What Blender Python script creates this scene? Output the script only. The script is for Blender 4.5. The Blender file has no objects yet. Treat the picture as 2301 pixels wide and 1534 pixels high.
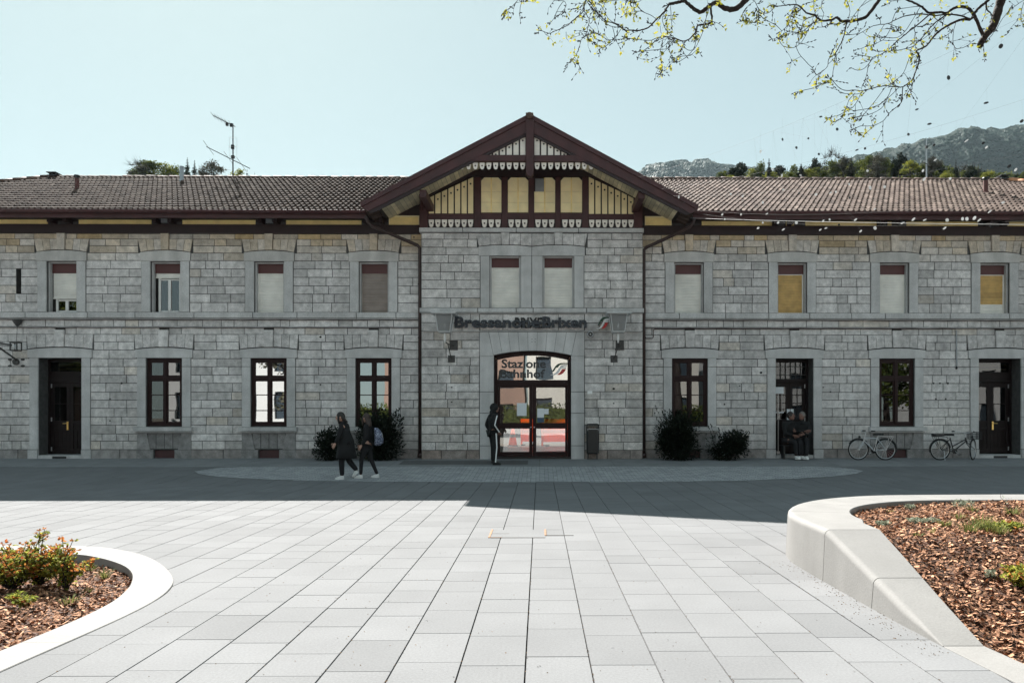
import bpy, bmesh, math, random
from mathutils import Vector, Matrix
from math import radians, sin, cos, pi, sqrt, atan2

S = bpy.context.scene
COL = S.collection
RNG = random.Random(7)

# ------------------------------------------------------------------ camera
F = 1625.0; PX, PY = 1227.6, 930.5; TH = 0.0091; CAMZ = 1.55
cam = bpy.data.cameras.new('camera'); camo = bpy.data.objects.new('camera', cam); COL.objects.link(camo)
cam.sensor_width = 36.0; cam.lens = F/2301*36
cam.shift_x = (1150.5-PX)/2301; cam.shift_y = (PY-767)/2301
cam.clip_start = 0.05; cam.clip_end = 6000
camo.location = (0, 0, CAMZ); camo.rotation_euler = (radians(90), 0, -TH)
S.camera = camo

# ------------------------------------------------------------------ sun + sky
SUN_A, SUN_T = 0.50, 1.02          # x-shift and drop of a shadow per metre towards the camera
sun_dir = Vector((-SUN_A, 1.0, SUN_T)).normalized()
sl = bpy.data.lights.new('sun', 'SUN'); sl.energy = 5.0; sl.angle = radians(0.5); sl.color = (1.0, 0.965, 0.91)
so = bpy.data.objects.new('sun', sl); COL.objects.link(so)
so.rotation_euler = sun_dir.to_track_quat('Z', 'Y').to_euler()
W = bpy.data.worlds.new('World'); S.world = W; W.use_nodes = True
wn, wl = W.node_tree.nodes, W.node_tree.links
wn.clear()
wout = wn.new('ShaderNodeOutputWorld'); wbg = wn.new('ShaderNodeBackground'); sky = wn.new('ShaderNodeTexSky')
sky.sky_type = 'NISHITA'; sky.sun_disc = False
sky.sun_elevation = math.asin(sun_dir.z); sky.sun_rotation = atan2(sun_dir.x, sun_dir.y)
sky.altitude = 560; sky.air_density = 1.0; sky.dust_density = 1.0; sky.ozone_density = 1.5
gm = wn.new('ShaderNodeGamma'); gm.inputs['Gamma'].default_value = 0.22     # hazy spring sky: soften the range of the clear-sky model
tn = wn.new('ShaderNodeMix'); tn.data_type = 'RGBA'; tn.blend_type = 'MULTIPLY'; tn.inputs[0].default_value = 1.0; tn.inputs[7].default_value = (1.05, 1.25, 1.205, 1)
wl.new(sky.outputs[0], gm.inputs['Color']); wl.new(gm.outputs[0], tn.inputs[6]); wl.new(tn.outputs[2], wbg.inputs['Color']); wl.new(wbg.outputs[0], wout.inputs['Surface'])
wbg.inputs['Strength'].default_value = 0.109
S.view_settings.view_transform = 'Standard'; S.view_settings.look = 'None'
S.view_settings.exposure = 1.82; S.view_settings.gamma = 1.0
S.render.engine = 'CYCLES'
S.cycles.use_denoising = True
S.cycles.max_bounces = 6; S.cycles.diffuse_bounces = 3; S.cycles.glossy_bounces = 3; S.cycles.transparent_max_bounces = 12
S.cycles.caustics_reflective = False; S.cycles.caustics_refractive = False
S.cycles.sample_clamp_indirect = 6.0

def P(px, py, Y):
    """measured photo position -> real place on the vertical plane y = Y"""
    a = (px-PX)/F; b = (PY-py)/F
    dx = sin(TH)+a*cos(TH); dy = cos(TH)-a*sin(TH)
    s = Y/dy
    return Vector((dx*s, Y, CAMZ+b*s))
def X(px, Y): return P(px, 900, Y).x
def Z(py, Y, px=1212): return P(px, py, Y).z

# ------------------------------------------------------------------ ground height
RY, RS = 16.5, 0.0636
def gz(y):
    if y < RY: return 0.0
    return min((y-RY)*RS, 0.285)
def G(px, py):
    """place on the ground seen at a photo position"""
    a = (px-PX)/F; b = (PY-py)/F
    dx = sin(TH)+a*cos(TH); dy = cos(TH)-a*sin(TH)
    y = -CAMZ/b*dy
    if y > RY:
        y = (CAMZ+RS*RY)/(RS-b/dy)
    return Vector((dx/dy*y, y, gz(y)))

# ------------------------------------------------------------------ materials
MATS = {}
def mat(name, col, rough=0.8, var=0.0, scale=8.0, bump=0.0, bscale=None, tone=0.0, metal=0.0, spec=0.5, col2=None, stretch=None, coat=0.0, warm=None, detail=4.0, fine=0.0, broad=0.0, streak=0.0, spots=0.0):
    m = bpy.data.materials.new(name); m.use_nodes = True
    nt = m.node_tree; N, L = nt.nodes, nt.links
    b = N['Principled BSDF']; b.inputs['Roughness'].default_value = rough; b.inputs['Metallic'].default_value = metal
    b.inputs['Specular IOR Level'].default_value = spec; b.inputs['Coat Weight'].default_value = coat
    c = (col[0], col[1], col[2], 1)
    tc = N.new('ShaderNodeTexCoord'); vec = tc.outputs['Object']
    if stretch:
        mp = N.new('ShaderNodeMapping'); mp.inputs['Scale'].default_value = stretch
        L.new(vec, mp.inputs['Vector']); vec = mp.outputs[0]
    cur = None
    def rgb(v):
        n = N.new('ShaderNodeRGB'); n.outputs[0].default_value = (v[0], v[1], v[2], 1); return n.outputs[0]
    def mix(a, bb, fac, typ='MIX'):
        n = N.new('ShaderNodeMix'); n.data_type = 'RGBA'; n.blend_type = typ
        L.new(a, n.inputs[6]); L.new(bb, n.inputs[7])
        if isinstance(fac, float): n.inputs[0].default_value = fac
        else: L.new(fac, n.inputs[0])
        return n.outputs[2]
    cur = rgb(c)
    if tone or col2 or warm:
        at = N.new('ShaderNodeAttribute'); at.attribute_name = 'tone'
        if col2: cur = mix(cur, rgb(col2), at.outputs['Fac'])
        if warm:
            aw = N.new('ShaderNodeAttribute'); aw.attribute_name = 'warm'
            cur = mix(cur, rgb(warm), aw.outputs['Fac'])
        if tone:
            mr = N.new('ShaderNodeMapRange'); mr.inputs[3].default_value = 1-tone; mr.inputs[4].default_value = 1+tone
            L.new(at.outputs['Fac'], mr.inputs[0])
            cb = N.new('ShaderNodeCombineColor')
            for i in range(3): L.new(mr.outputs[0], cb.inputs[i])
            cur = mix(cur, cb.outputs[0], 1.0, 'MULTIPLY')
    def addvar(cur, amount, sc, det):
        nz = N.new('ShaderNodeTexNoise'); nz.inputs['Scale'].default_value = sc; nz.inputs['Detail'].default_value = det
        L.new(vec, nz.inputs['Vector'])
        mr = N.new('ShaderNodeMapRange'); mr.inputs[1].default_value = 0.25; mr.inputs[2].default_value = 0.75
        mr.inputs[3].default_value = 1-amount; mr.inputs[4].default_value = 1+amount
        L.new(nz.outputs['Fac'], mr.inputs[0])
        cb = N.new('ShaderNodeCombineColor')
        for i in range(3): L.new(mr.outputs[0], cb.inputs[i])
        return mix(cur, cb.outputs[0], 1.0, 'MULTIPLY')
    if var: cur = addvar(cur, var, scale, detail)
    if fine: cur = addvar(cur, fine, 60.0, 2.0)
    if broad: cur = addvar(cur, broad, 0.55, 6.0)
    if streak:                                   # run-off marks drawn down the face
        keep = vec; mp = N.new('ShaderNodeMapping'); mp.inputs['Scale'].default_value = (3.2, 3.2, 0.35); L.new(vec, mp.inputs['Vector']); vec = mp.outputs[0]
        cur = addvar(cur, streak, 1.0, 5.0); vec = keep
    if spots:
        vo = N.new('ShaderNodeTexVoronoi'); vo.inputs['Scale'].default_value = 2.3; L.new(vec, vo.inputs['Vector'])
        mr = N.new('ShaderNodeMapRange'); mr.inputs[1].default_value = 0.018; mr.inputs[2].default_value = 0.04; mr.inputs[3].default_value = 1-spots; mr.inputs[4].default_value = 1.0
        L.new(vo.outputs['Distance'], mr.inputs[0]); cb = N.new('ShaderNodeCombineColor')
        for i in range(3): L.new(mr.outputs[0], cb.inputs[i])
        cur = mix(cur, cb.outputs[0], 1.0, 'MULTIPLY')
    L.new(cur, b.inputs['Base Color'])
    if bump:
        n2 = N.new('ShaderNodeTexNoise'); n2.inputs['Scale'].default_value = bscale or scale*3; n2.inputs['Detail'].default_value = 5
        L.new(vec, n2.inputs['Vector'])
        bp = N.new('ShaderNodeBump'); bp.inputs['Strength'].default_value = bump; bp.inputs['Distance'].default_value = 0.02
        L.new(n2.outputs['Fac'], bp.inputs['Height']); L.new(bp.outputs[0], b.inputs['Normal'])
    MATS[name] = m
    return m

def glass_mat(name, refl=0.45, tint=(0.35, 0.38, 0.4), rough=0.01):
    m = bpy.data.materials.new(name); m.use_nodes = True
    N, L = m.node_tree.nodes, m.node_tree.links; N.clear()
    o = N.new('ShaderNodeOutputMaterial'); mx = N.new('ShaderNodeMixShader'); t = N.new('ShaderNodeBsdfTransparent'); g = N.new('ShaderNodeBsdfGlossy')
    t.inputs[0].default_value = (*tint, 1); g.inputs['Roughness'].default_value = rough; g.inputs[0].default_value = (0.95, 0.97, 1, 1)
    tc = N.new('ShaderNodeTexCoord'); nz = N.new('ShaderNodeTexNoise'); nz.inputs['Scale'].default_value = 1.3; nz.inputs['Detail'].default_value = 1
    bp = N.new('ShaderNodeBump'); bp.inputs['Strength'].default_value = 0.05; bp.inputs['Distance'].default_value = 0.03
    L.new(tc.outputs['Object'], nz.inputs['Vector']); L.new(nz.outputs['Fac'], bp.inputs['Height']); L.new(bp.outputs[0], g.inputs['Normal'])
    fr = N.new('ShaderNodeFresnel'); fr.inputs[0].default_value = 1.5
    ma = N.new('ShaderNodeMath'); ma.operation = 'ADD'; ma.inputs[1].default_value = refl; ma.use_clamp = True
    L.new(fr.outputs[0], ma.inputs[0]); L.new(ma.outputs[0], mx.inputs[0]); L.new(t.outputs[0], mx.inputs[1]); L.new(g.outputs[0], mx.inputs[2]); L.new(mx.outputs[0], o.inputs[0])
    return m

def leaf_mat(name, col, col2, trans=0.35):
    m = bpy.data.materials.new(name); m.use_nodes = True
    N, L = m.node_tree.nodes, m.node_tree.links; N.clear()
    o = N.new('ShaderNodeOutputMaterial'); mx = N.new('ShaderNodeMixShader'); d = N.new('ShaderNodeBsdfPrincipled'); t = N.new('ShaderNodeBsdfTranslucent')
    d.inputs['Roughness'].default_value = 0.7; d.inputs['Specular IOR Level'].default_value = 0.12
    at = N.new('ShaderNodeAttribute'); at.attribute_name = 'tone'
    c = N.new('ShaderNodeMix'); c.data_type = 'RGBA'; c.inputs[6].default_value = (*col, 1); c.inputs[7].default_value = (*col2, 1)
    L.new(at.outputs['Fac'], c.inputs[0]); L.new(c.outputs[2], d.inputs['Base Color']); L.new(c.outputs[2], t.inputs[0])
    mx.inputs[0].default_value = trans; L.new(d.outputs[0], mx.inputs[1]); L.new(t.outputs[0], mx.inputs[2]); L.new(mx.outputs[0], o.inputs[0])
    return m

M = {}
M['stone'] = mat('granite_ashlar', (0.54, 0.518, 0.507), 0.85, 0.28, 7, 0.5, 26, tone=0.20, broad=0.18, streak=0.16, spec=0.2, warm=(0.50, 0.37, 0.21), fine=0.30)
M['trim'] = mat('dressed_granite', (0.50, 0.492, 0.487), 0.8, 0.14, 3, 0.25, 50, tone=0.12, warm=(0.42, 0.34, 0.22), fine=0.22, streak=0.16, broad=0.08, spec=0.2)
M['mortar'] = mat('mortar', (0.075, 0.072, 0.07), 0.95, 0.3, 10)
M['plinth'] = mat('plinth_granite', (0.26, 0.25, 0.245), 0.9, 0.35, 5, 0.6, 20, tone=0.25, warm=(0.26, 0.20, 0.17), fine=0.3)
M['wood_red'] = mat('oxblood_painted_timber', (0.055, 0.016, 0.017), 0.55, 0.35, 3, 0.15, 30, stretch=(1, 1, 1))
M['wood_dark'] = mat('dark_timber', (0.016, 0.009, 0.009), 0.7, 0.3, 4)
M['cream'] = mat('cream_painted_boards', (0.93, 0.72, 0.31), 0.7, 0.22, 2.2, 0.1, 20, tone=0.12, fine=0.08)
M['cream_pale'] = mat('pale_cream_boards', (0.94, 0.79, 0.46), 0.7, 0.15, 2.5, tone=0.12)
M['white_wood'] = mat('white_painted_boards', (0.85, 0.79, 0.72), 0.65, 0.14, 4, tone=0.1)
M['soffit'] = mat('weathered_soffit_boards', (0.62, 0.55, 0.38), 0.85, 0.3, 3, tone=0.25)
M['tile'] = mat('clay_pantile', (0.068, 0.046, 0.038), 0.9, 0.3, 5, 0.2, 40, tone=0.4, col2=(0.108, 0.083, 0.071), spec=0.12)
M['tile_ridge'] = mat('clay_ridge_tile', (0.10, 0.055, 0.04), 0.75, 0.3, 5, tone=0.3)
M['tile_orange'] = mat('orange_ridge_tile', (0.50, 0.22, 0.11), 0.75, 0.25, 5, tone=0.2)
M['slab'] = mat('grey_paving_slab', (0.163, 0.165, 0.1685), 0.95, 0.05, 1.7, 0.12, 120, tone=0.085, fine=0.10, spec=0.12, broad=0.06, spots=0.3)
M['joint'] = mat('joint_sand', (0.075, 0.062, 0.045), 0.95, 0.4, 6)
M['asphalt'] = mat('asphalt_strip', (0.10, 0.10, 0.10), 0.9, 0.15, 4, 0.2, 60)
M['concrete'] = mat('white_cast_concrete', (0.205, 0.20, 0.193), 0.8, 0.07, 2.5, 0.10, 60, fine=0.06, broad=0.06, streak=0.07, spec=0.2)
M['soil'] = mat('dark_soil', (0.07, 0.034, 0.02), 0.95, 0.4, 9, 0.6, 30)
M['chip'] = mat('bark_chips', (0.10, 0.040, 0.023), 0.9, 0.2, 20, tone=0.42, col2=(0.55, 0.31, 0.19), spec=0.08)
M['bark'] = mat('tree_bark', (0.020, 0.013, 0.010), 0.9, 0.4, 12, 0.8, 40)
M['twig'] = mat('twig_bark', (0.012, 0.009, 0.008), 0.9)
M['leaf_new'] = leaf_mat('young_leaf', (0.20, 0.21, 0.02), (0.42, 0.38, 0.06), 0.5)
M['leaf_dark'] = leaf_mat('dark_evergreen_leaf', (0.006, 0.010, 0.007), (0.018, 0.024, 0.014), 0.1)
M['leaf_mid'] = leaf_mat('spring_leaf', (0.03, 0.045, 0.014), (0.10, 0.115, 0.022), 0.3)
M['leaf_lime'] = leaf_mat('lime_leaf', (0.09, 0.11, 0.02), (0.24, 0.24, 0.04), 0.35)
M['leaf_grey'] = leaf_mat('budding_twig_crown', (0.05, 0.046, 0.038), (0.10, 0.095, 0.06), 0.2)
M['needle'] = leaf_mat('conifer_needles', (0.012, 0.020, 0.014), (0.035, 0.045, 0.024), 0.1)
M['rose_green'] = leaf_mat('rose_leaf_green', (0.10, 0.14, 0.03), (0.38, 0.37, 0.07), 0.5)
M['rose_red'] = leaf_mat('rose_leaf_red', (0.26, 0.07, 0.03), (0.52, 0.24, 0.06), 0.5)
M['grass'] = leaf_mat('grass_blade', (0.06, 0.085, 0.025), (0.25, 0.25, 0.08), 0.3)
M['silverleaf'] = leaf_mat('silver_green_leaf', (0.16, 0.19, 0.13), (0.30, 0.32, 0.24), 0.25)
M['forest'] = leaf_mat('forest_canopy', (0.004, 0.012, 0.009), (0.007, 0.018, 0.012), 0.0)
M['hill'] = mat('forested_hill_ground', (0.007, 0.022, 0.015), 0.95, 0.4, 0.02)
M['glass'] = glass_mat('window_glass', 0.10, (0.30, 0.31, 0.31))
M['glass_mirror'] = glass_mat('mirroring_window_glass', 0.42, (0.25, 0.27, 0.28))
M['glass_dim'] = glass_mat('dull_window_glass', 0.02, (0.35, 0.35, 0.34))
M['door_glass'] = glass_mat('door_glass', 0.16, (0.86, 0.85, 0.82))
M['transom_glass'] = glass_mat('transom_glass', 0.40, (0.5, 0.5, 0.48))
M['lamp_glass'] = leaf_mat('frosted_lantern_glass', (0.42, 0.42, 0.42), (0.42, 0.42, 0.42), 0.5)
def see_through(m, k):
    N, L = m.node_tree.nodes, m.node_tree.links; o = [n for n in N if n.type == 'OUTPUT_MATERIAL'][0]; s = o.inputs[0].links[0].from_socket
    t = N.new('ShaderNodeBsdfTransparent'); x = N.new('ShaderNodeMixShader'); x.inputs[0].default_value = k; L.new(s, x.inputs[1]); L.new(t.outputs[0], x.inputs[2]); L.new(x.outputs[0], o.inputs[0])
see_through(M['lamp_glass'], 0.5)
M['lantern_frame'] = mat('pale_grey_lantern_metal', (0.55, 0.56, 0.56), 0.5, 0.1, 10)
M['room'] = mat('dark_interior', (0.03, 0.028, 0.026), 0.9, 0.3, 1.0)
M['hall'] = mat('hall_plaster', (0.42, 0.39, 0.34), 0.9, 0.1, 1.0)
M['hall_floor'] = mat('hall_floor', (0.12, 0.105, 0.095), 0.3, 0.2, 2)
M['shutter_w'] = mat('white_roller_shutter', (0.80, 0.775, 0.72), 0.6, 0.12, 3, tone=0.10)
M['shutter_y'] = mat('ochre_roller_shutter', (0.56, 0.36, 0.13), 0.6, 0.2, 5, tone=0.18)
M['shutter_b'] = mat('brown_grey_roller_shutter', (0.30, 0.25, 0.22), 0.6, 0.15, 4, tone=0.15)
M['white_frame'] = mat('white_window_frame', (0.78, 0.77, 0.74), 0.5, 0.05, 3)
M['frame_red'] = mat('dark_red_window_frame', (0.020, 0.007, 0.007), 0.5, 0.2, 4, spec=0.2)
M['door_wood'] = mat('dark_stained_door', (0.011, 0.006, 0.006), 0.5, 0.3, 5, 0.1, 40, spec=0.2)
M['brass'] = mat('brass', (0.75, 0.52, 0.18), 0.3, metal=1.0)
M['steel'] = mat('brushed_steel', (0.55, 0.55, 0.55), 0.35, 0.1, 20, metal=1.0)
M['zinc'] = mat('zinc_sheet', (0.33, 0.35, 0.37), 0.45, 0.1, 6, metal=0.7)
M['black'] = mat('black_painted_metal', (0.012, 0.012, 0.013), 0.45, 0.2, 20)
M['iron'] = mat('weathered_iron', (0.05, 0.048, 0.046), 0.6, 0.3, 20)
M['iron_inside'] = mat('grey_window_bars', (0.16, 0.15, 0.14), 0.6)
M['pipe'] = mat('brown_copper_pipe', (0.035, 0.017, 0.015), 0.5, 0.25, 6)
M['letter'] = mat('slate_blue_letters', (0.018, 0.023, 0.032), 0.5, 0.15, 12)
M['letter_old'] = mat('faded_black_letters', (0.012, 0.012, 0.013), 0.7)
M['green'] = mat('emblem_green', (0.006, 0.05, 0.025), 0.4)
M['red'] = mat('emblem_red', (0.52, 0.03, 0.03), 0.4)
M['white'] = mat('white_enamel', (0.78, 0.78, 0.77), 0.5)
M['paper'] = mat('paper', (0.72, 0.75, 0.78), 0.8)
M['orange'] = leaf_mat('orange_plastic_netting', (0.85, 0.20, 0.02), (0.9, 0.26, 0.03), 0.6)
M['rubber'] = mat('tyre_rubber', (0.012, 0.012, 0.012), 0.8)
M['silver'] = mat('silver_lacquer', (0.55, 0.55, 0.56), 0.3, 0.05, 8, metal=0.6)
M['coat'] = mat('black_wool', (0.0065, 0.0065, 0.0075), 0.9, 0.3, 30, 0.3, 60)
M['jeans'] = mat('black_denim', (0.006, 0.006, 0.008), 0.85, 0.2, 30)
M['hoodie'] = mat('black_cotton', (0.008, 0.008, 0.009), 0.9, 0.2, 25, 0.3, 50)
M['skin'] = mat('skin', (0.50, 0.30, 0.23), 0.5)
M['skin_dim'] = mat('skin_shade_darkened', (0.19, 0.10, 0.075), 0.55)  # darker skin for figures at the doors, doorway shade put into the colour
M['hair'] = mat('dark_brown_hair', (0.012, 0.007, 0.005), 0.5, 0.4, 40)
M['hair_brown'] = mat('brown_hair', (0.035, 0.020, 0.015), 0.55, 0.4, 40)
M['hair_grey'] = mat('pale_grey_hair', (0.15, 0.13, 0.115), 0.6, 0.2, 30)
M['shoe'] = mat('white_sneaker', (0.70, 0.70, 0.68), 0.6)
M['shoe_dark'] = mat('black_sneaker', (0.012, 0.012, 0.012), 0.7)
M['eye'] = mat('eye', (0.02, 0.015, 0.012), 0.3)
M['lip'] = mat('lips', (0.30, 0.10, 0.09), 0.5)
M['scarf'] = mat('red_wool', (0.10, 0.008, 0.01), 0.9)
M['disc_shaded'] = mat('backlit_disc', (0.012, 0.014, 0.016), 0.6)  # shaded copy of the disc, backlit darkness put into the colour
M['disc_sunlit'] = leaf_mat('sunlit_disc', (0.55, 0.56, 0.56), (0.55, 0.56, 0.56), 0.5)  # lit copy of the same disc, coloured pale to look sunlit
M['wire'] = mat('galvanised_wire', (0.36, 0.36, 0.35), 0.6)
M['rust'] = mat('rusty_steel_edge', (0.22, 0.105, 0.04), 0.8, 0.3, 20)
M['petal'] = mat('fallen_bud_scales', (0.16, 0.085, 0.03), 0.9, tone=0.5)
M['render_w'] = mat('white_render', (0.46, 0.455, 0.44), 0.9, 0.05, 0.6)
M['render_b'] = mat('brown_render', (0.20, 0.13, 0.10), 0.9, 0.1, 0.6)
M['render_g'] = mat('grey_render', (0.38, 0.38, 0.37), 0.9, 0.06, 0.6)
M['yellow_paint'] = mat('yellow_paint', (0.62, 0.40, 0.03), 0.6)

# setts for the lens in front of the entrance
def setts_mat():
    m = mat('granite_setts', (0.40, 0.41, 0.415), 0.85, 0.12, 6, 0, spec=0.2, fine=0.15)
    N, L = m.node_tree.nodes, m.node_tree.links
    b = N['Principled BSDF']; src = b.inputs['Base Color'].links[0].from_socket
    tc = N.new('ShaderNodeTexCoord'); br = N.new('ShaderNodeTexBrick')
    L.new(tc.outputs['Object'], br.inputs['Vector'])
    br.inputs['Scale'].default_value = 1.0; br.inputs['Brick Width'].default_value = 0.21; br.inputs['Row Height'].default_value = 0.105
    br.inputs['Mortar Size'].default_value = 0.007; br.offset = 0.43
    br.inputs['Color1'].default_value = (1, 1, 1, 1); br.inputs['Color2'].default_value = (0.72, 0.72, 0.74, 1); br.inputs['Mortar'].default_value = (0.3, 0.29, 0.28, 1)
    n = N.new('ShaderNodeMix'); n.data_type = 'RGBA'; n.blend_type = 'MULTIPLY'; n.inputs[0].default_value = 1
    L.new(src, n.inputs[6]); L.new(br.outputs['Color'], n.inputs[7]); L.new(n.outputs[2], b.inputs['Base Color'])
    return m
M['setts'] = setts_mat()

# backpack cloth: navy with pale blotches
def pack_mat():
    m = mat('patterned_backpack_cloth', (0.012, 0.02, 0.06), 0.8)
    N, L = m.node_tree.nodes, m.node_tree.links; b = N['Principled BSDF']
    tc = N.new('ShaderNodeTexCoord'); v = N.new('ShaderNodeTexVoronoi'); v.feature = 'DISTANCE_TO_EDGE'; v.inputs['Scale'].default_value = 26
    nz = N.new('ShaderNodeTexNoise'); nz.inputs['Scale'].default_value = 9
    L.new(tc.outputs['Object'], v.inputs['Vector']); L.new(tc.outputs['Object'], nz.inputs['Vector'])
    r = N.new('ShaderNodeMapRange'); r.inputs[1].default_value = 0.05; r.inputs[2].default_value = 0.16; r.inputs[3].default_value = 1; r.inputs[4].default_value = 0
    L.new(v.outputs['Distance'], r.inputs[0])
    mu = N.new('ShaderNodeMath'); mu.operation = 'MULTIPLY'; L.new(r.outputs[0], mu.inputs[0]); L.new(nz.outputs['Fac'], mu.inputs[1])
    n = N.new('ShaderNodeMix'); n.data_type = 'RGBA'; n.inputs[6].default_value = (0.012, 0.02, 0.06, 1); n.inputs[7].default_value = (0.55, 0.6, 0.75, 1)
    L.new(mu.outputs[0], n.inputs[0]); L.new(n.outputs[2], b.inputs['Base Color'])
    return m
M['pack'] = pack_mat()

# ------------------------------------------------------------------ mesh builder
class MB:
    def __init__(s): s.v = []; s.f = []; s.t = []; s.w = []; s.m = []; s.tone = 0.5; s.warm = 0.0; s.mi = 0
    def add(s, vs, fs):
        o = len(s.v); s.v += [tuple(p) for p in vs]
        for f in fs: s.f.append(tuple(i+o for i in f)); s.t.append(s.tone); s.w.append(s.warm); s.m.append(s.mi)
    def box(s, x0, x1, y0, y1, z0, z1):
        s.add([(x0,y0,z0),(x1,y0,z0),(x1,y1,z0),(x0,y1,z0),(x0,y0,z1),(x1,y0,z1),(x1,y1,z1),(x0,y1,z1)],
              [(0,3,2,1),(4,5,6,7),(0,1,5,4),(1,2,6,5),(2,3,7,6),(3,0,4,7)])
    def block(s, x0, x1, y0, yb, z0, z1, c=0.008, jit=0.0):
        j = lambda: RNG.uniform(-jit, jit)
        s.add([(x0,yb,z0),(x1,yb,z0),(x1,yb,z1),(x0,yb,z1),(x0+c,y0+j(),z0+c),(x1-c,y0+j(),z0+c),(x1-c,y0+j(),z1-c),(x0+c,y0+j(),z1-c)],
              [(4,5,6,7),(0,1,5,4),(1,2,6,5),(2,3,7,6),(3,0,4,7)])
    def prism(s, poly, y0, y1):
        """poly: list of (x,z), extruded from y0 (front) to y1"""
        n = len(poly)
        s.add([(p[0],y0,p[1]) for p in poly]+[(p[0],y1,p[1]) for p in poly],
              [tuple(range(n)), tuple(range(2*n-1, n-1, -1))]+[(i, i+n, (i+1)%n+n, (i+1)%n) for i in range(n)])
    def tube(s, pts, rad, n=8, cap=True):
        pts = [Vector(p) for p in pts]
        if not isinstance(rad, (list, tuple)): rad = [rad]*len(pts)
        ring = []; up = None
        for i, p in enumerate(pts):
            d = (pts[min(i+1, len(pts)-1)]-pts[max(i-1, 0)])
            if d.length < 1e-9: d = Vector((0, 0, 1))
            d.normalize()
            if up is None:
                a = Vector((0, 0, 1)) if abs(d.z) < 0.9 else Vector((1, 0, 0))
                u = d.cross(a).normalized()
            else:
                u = (up-d*up.dot(d))
                u = u.normalized() if u.length > 1e-6 else d.orthogonal().normalized()
            up = u; w = d.cross(u)
            ring.append([p+(u*cos(2*pi*k/n)+w*sin(2*pi*k/n))*rad[i] for k in range(n)])
        vs = [q for r in ring for q in r]; fs = []
        for i in range(len(pts)-1):
            for k in range(n): fs.append((i*n+k, i*n+(k+1)%n, (i+1)*n+(k+1)%n, (i+1)*n+k))
        if cap: fs.append(tuple(range(n-1, -1, -1))); fs.append(tuple((len(pts)-1)*n+k for k in range(n)))
        s.add(vs, fs)
    def loft(s, rings, cap=True):
        n = len(rings[0]); vs = [q for r in rings for q in r]; fs = []
        for i in range(len(rings)-1):
            for k in range(n): fs.append((i*n+k, i*n+(k+1)%n, (i+1)*n+(k+1)%n, (i+1)*n+k))
        if cap: fs.append(tuple(range(n-1, -1, -1))); fs.append(tuple((len(rings)-1)*n+k for k in range(n)))
        s.add(vs, fs)
    def ball(s, c, r, nu=10, nv=7, rot=None):
        c = Vector(c); r = r if isinstance(r, (tuple, list, Vector)) else (r, r, r)
        rings = []
        for i in range(nv+1):
            a = pi*i/nv-pi/2; cr = max(cos(a), 0.02)
            ring = []
            for k in range(nu):
                q = Vector((r[0]*cr*cos(2*pi*k/nu), r[1]*cr*sin(2*pi*k/nu), r[2]*sin(a)))
                if rot is not None: q = rot @ q
                ring.append(c+q)
            rings.append(ring)
        s.loft(rings)
    def quad(s, c, u, w):
        c, u, w = Vector(c), Vector(u), Vector(w)
        s.add([c-u-w, c+u-w, c+u+w, c-u+w], [(0, 1, 2, 3)])
    def leaf(s, c, d, up, l, wd):
        """a folded leaf: base c, direction d"""
        c = Vector(c); d = d.normalized(); side = d.cross(up)
        side = side.normalized() if side.length > 1e-4 else d.orthogonal().normalized()
        nrm = side.cross(d)
        s.add([c, c+d*l*0.45+side*wd+nrm*wd*0.3, c+d*l, c+d*l*0.45-side*wd+nrm*wd*0.3], [(0, 1, 2), (0, 2, 3)])
    def build(s, name, mats, parent=None, smooth=False, bevel=0.0, recalc=False, loc=None):
        me = bpy.data.meshes.new(name); me.from_pydata(s.v, [], s.f); 
        if not isinstance(mats, (list, tuple)): mats = [mats]
        for m_ in mats: me.materials.append(M[m_] if isinstance(m_, str) else m_)
        a = me.attributes.new('tone', 'FLOAT', 'FACE'); a.data.foreach_set('value', s.t)
        a = me.attributes.new('warm', 'FLOAT', 'FACE'); a.data.foreach_set('value', s.w)
        me.polygons.foreach_set('material_index', s.m)
        if recalc:
            b = bmesh.new(); b.from_mesh(me); bmesh.ops.recalc_face_normals(b, faces=b.faces); b.to_mesh(me); b.free()
        if smooth: me.polygons.foreach_set('use_smooth', [True]*len(me.polygons))
        me.update()
        o = bpy.data.objects.new(name, me); COL.objects.link(o)
        if parent is not None: o.parent = parent
        if loc is not None: o.location = loc
        if bevel:
            bm_ = o.modifiers.new('bevel', 'BEVEL'); bm_.width = bevel; bm_.segments = 2; bm_.limit_method = 'ANGLE'
        return o

def pieces(mb, gap):
    """separate an MB into builders, one per cluster of touching or neighbouring islands along x"""
    par = list(range(len(mb.v)))
    def fd(i):
        while par[i] != i: par[i] = par[par[i]]; i = par[i]
        return i
    for fc in mb.f:
        r = fd(fc[0])
        for i in fc[1:]: par[fd(i)] = r
    isl = {}
    for k, fc in enumerate(mb.f): isl.setdefault(fd(fc[0]), []).append(k)
    items = sorted([(min(mb.v[i][0] for k in ks for i in mb.f[k]), max(mb.v[i][0] for k in ks for i in mb.f[k]), ks) for ks in isl.values()], key=lambda q: q[0])
    groups = []
    for lo, hi, ks in items:
        if groups and lo-groups[-1][0] < gap: groups[-1][0] = max(groups[-1][0], hi); groups[-1][1] += ks
        else: groups.append([hi, list(ks)])
    out = []
    for _, ks in groups:
        n = MB(); mp = {}
        for k in ks:
            nf = []
            for i in mb.f[k]:
                if i not in mp: mp[i] = len(n.v); n.v.append(mb.v[i])
                nf.append(mp[i])
            n.f.append(tuple(nf)); n.t.append(mb.t[k]); n.w.append(mb.w[k]); n.m.append(mb.m[k])
        out.append(n)
    return out
def tag(o, label=None, cat=None, group=None, kind=None):
    if label: o['label'] = label
    if cat: o['category'] = cat
    if group: o['group'] = group
    if kind: o['kind'] = kind
    return o
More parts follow.
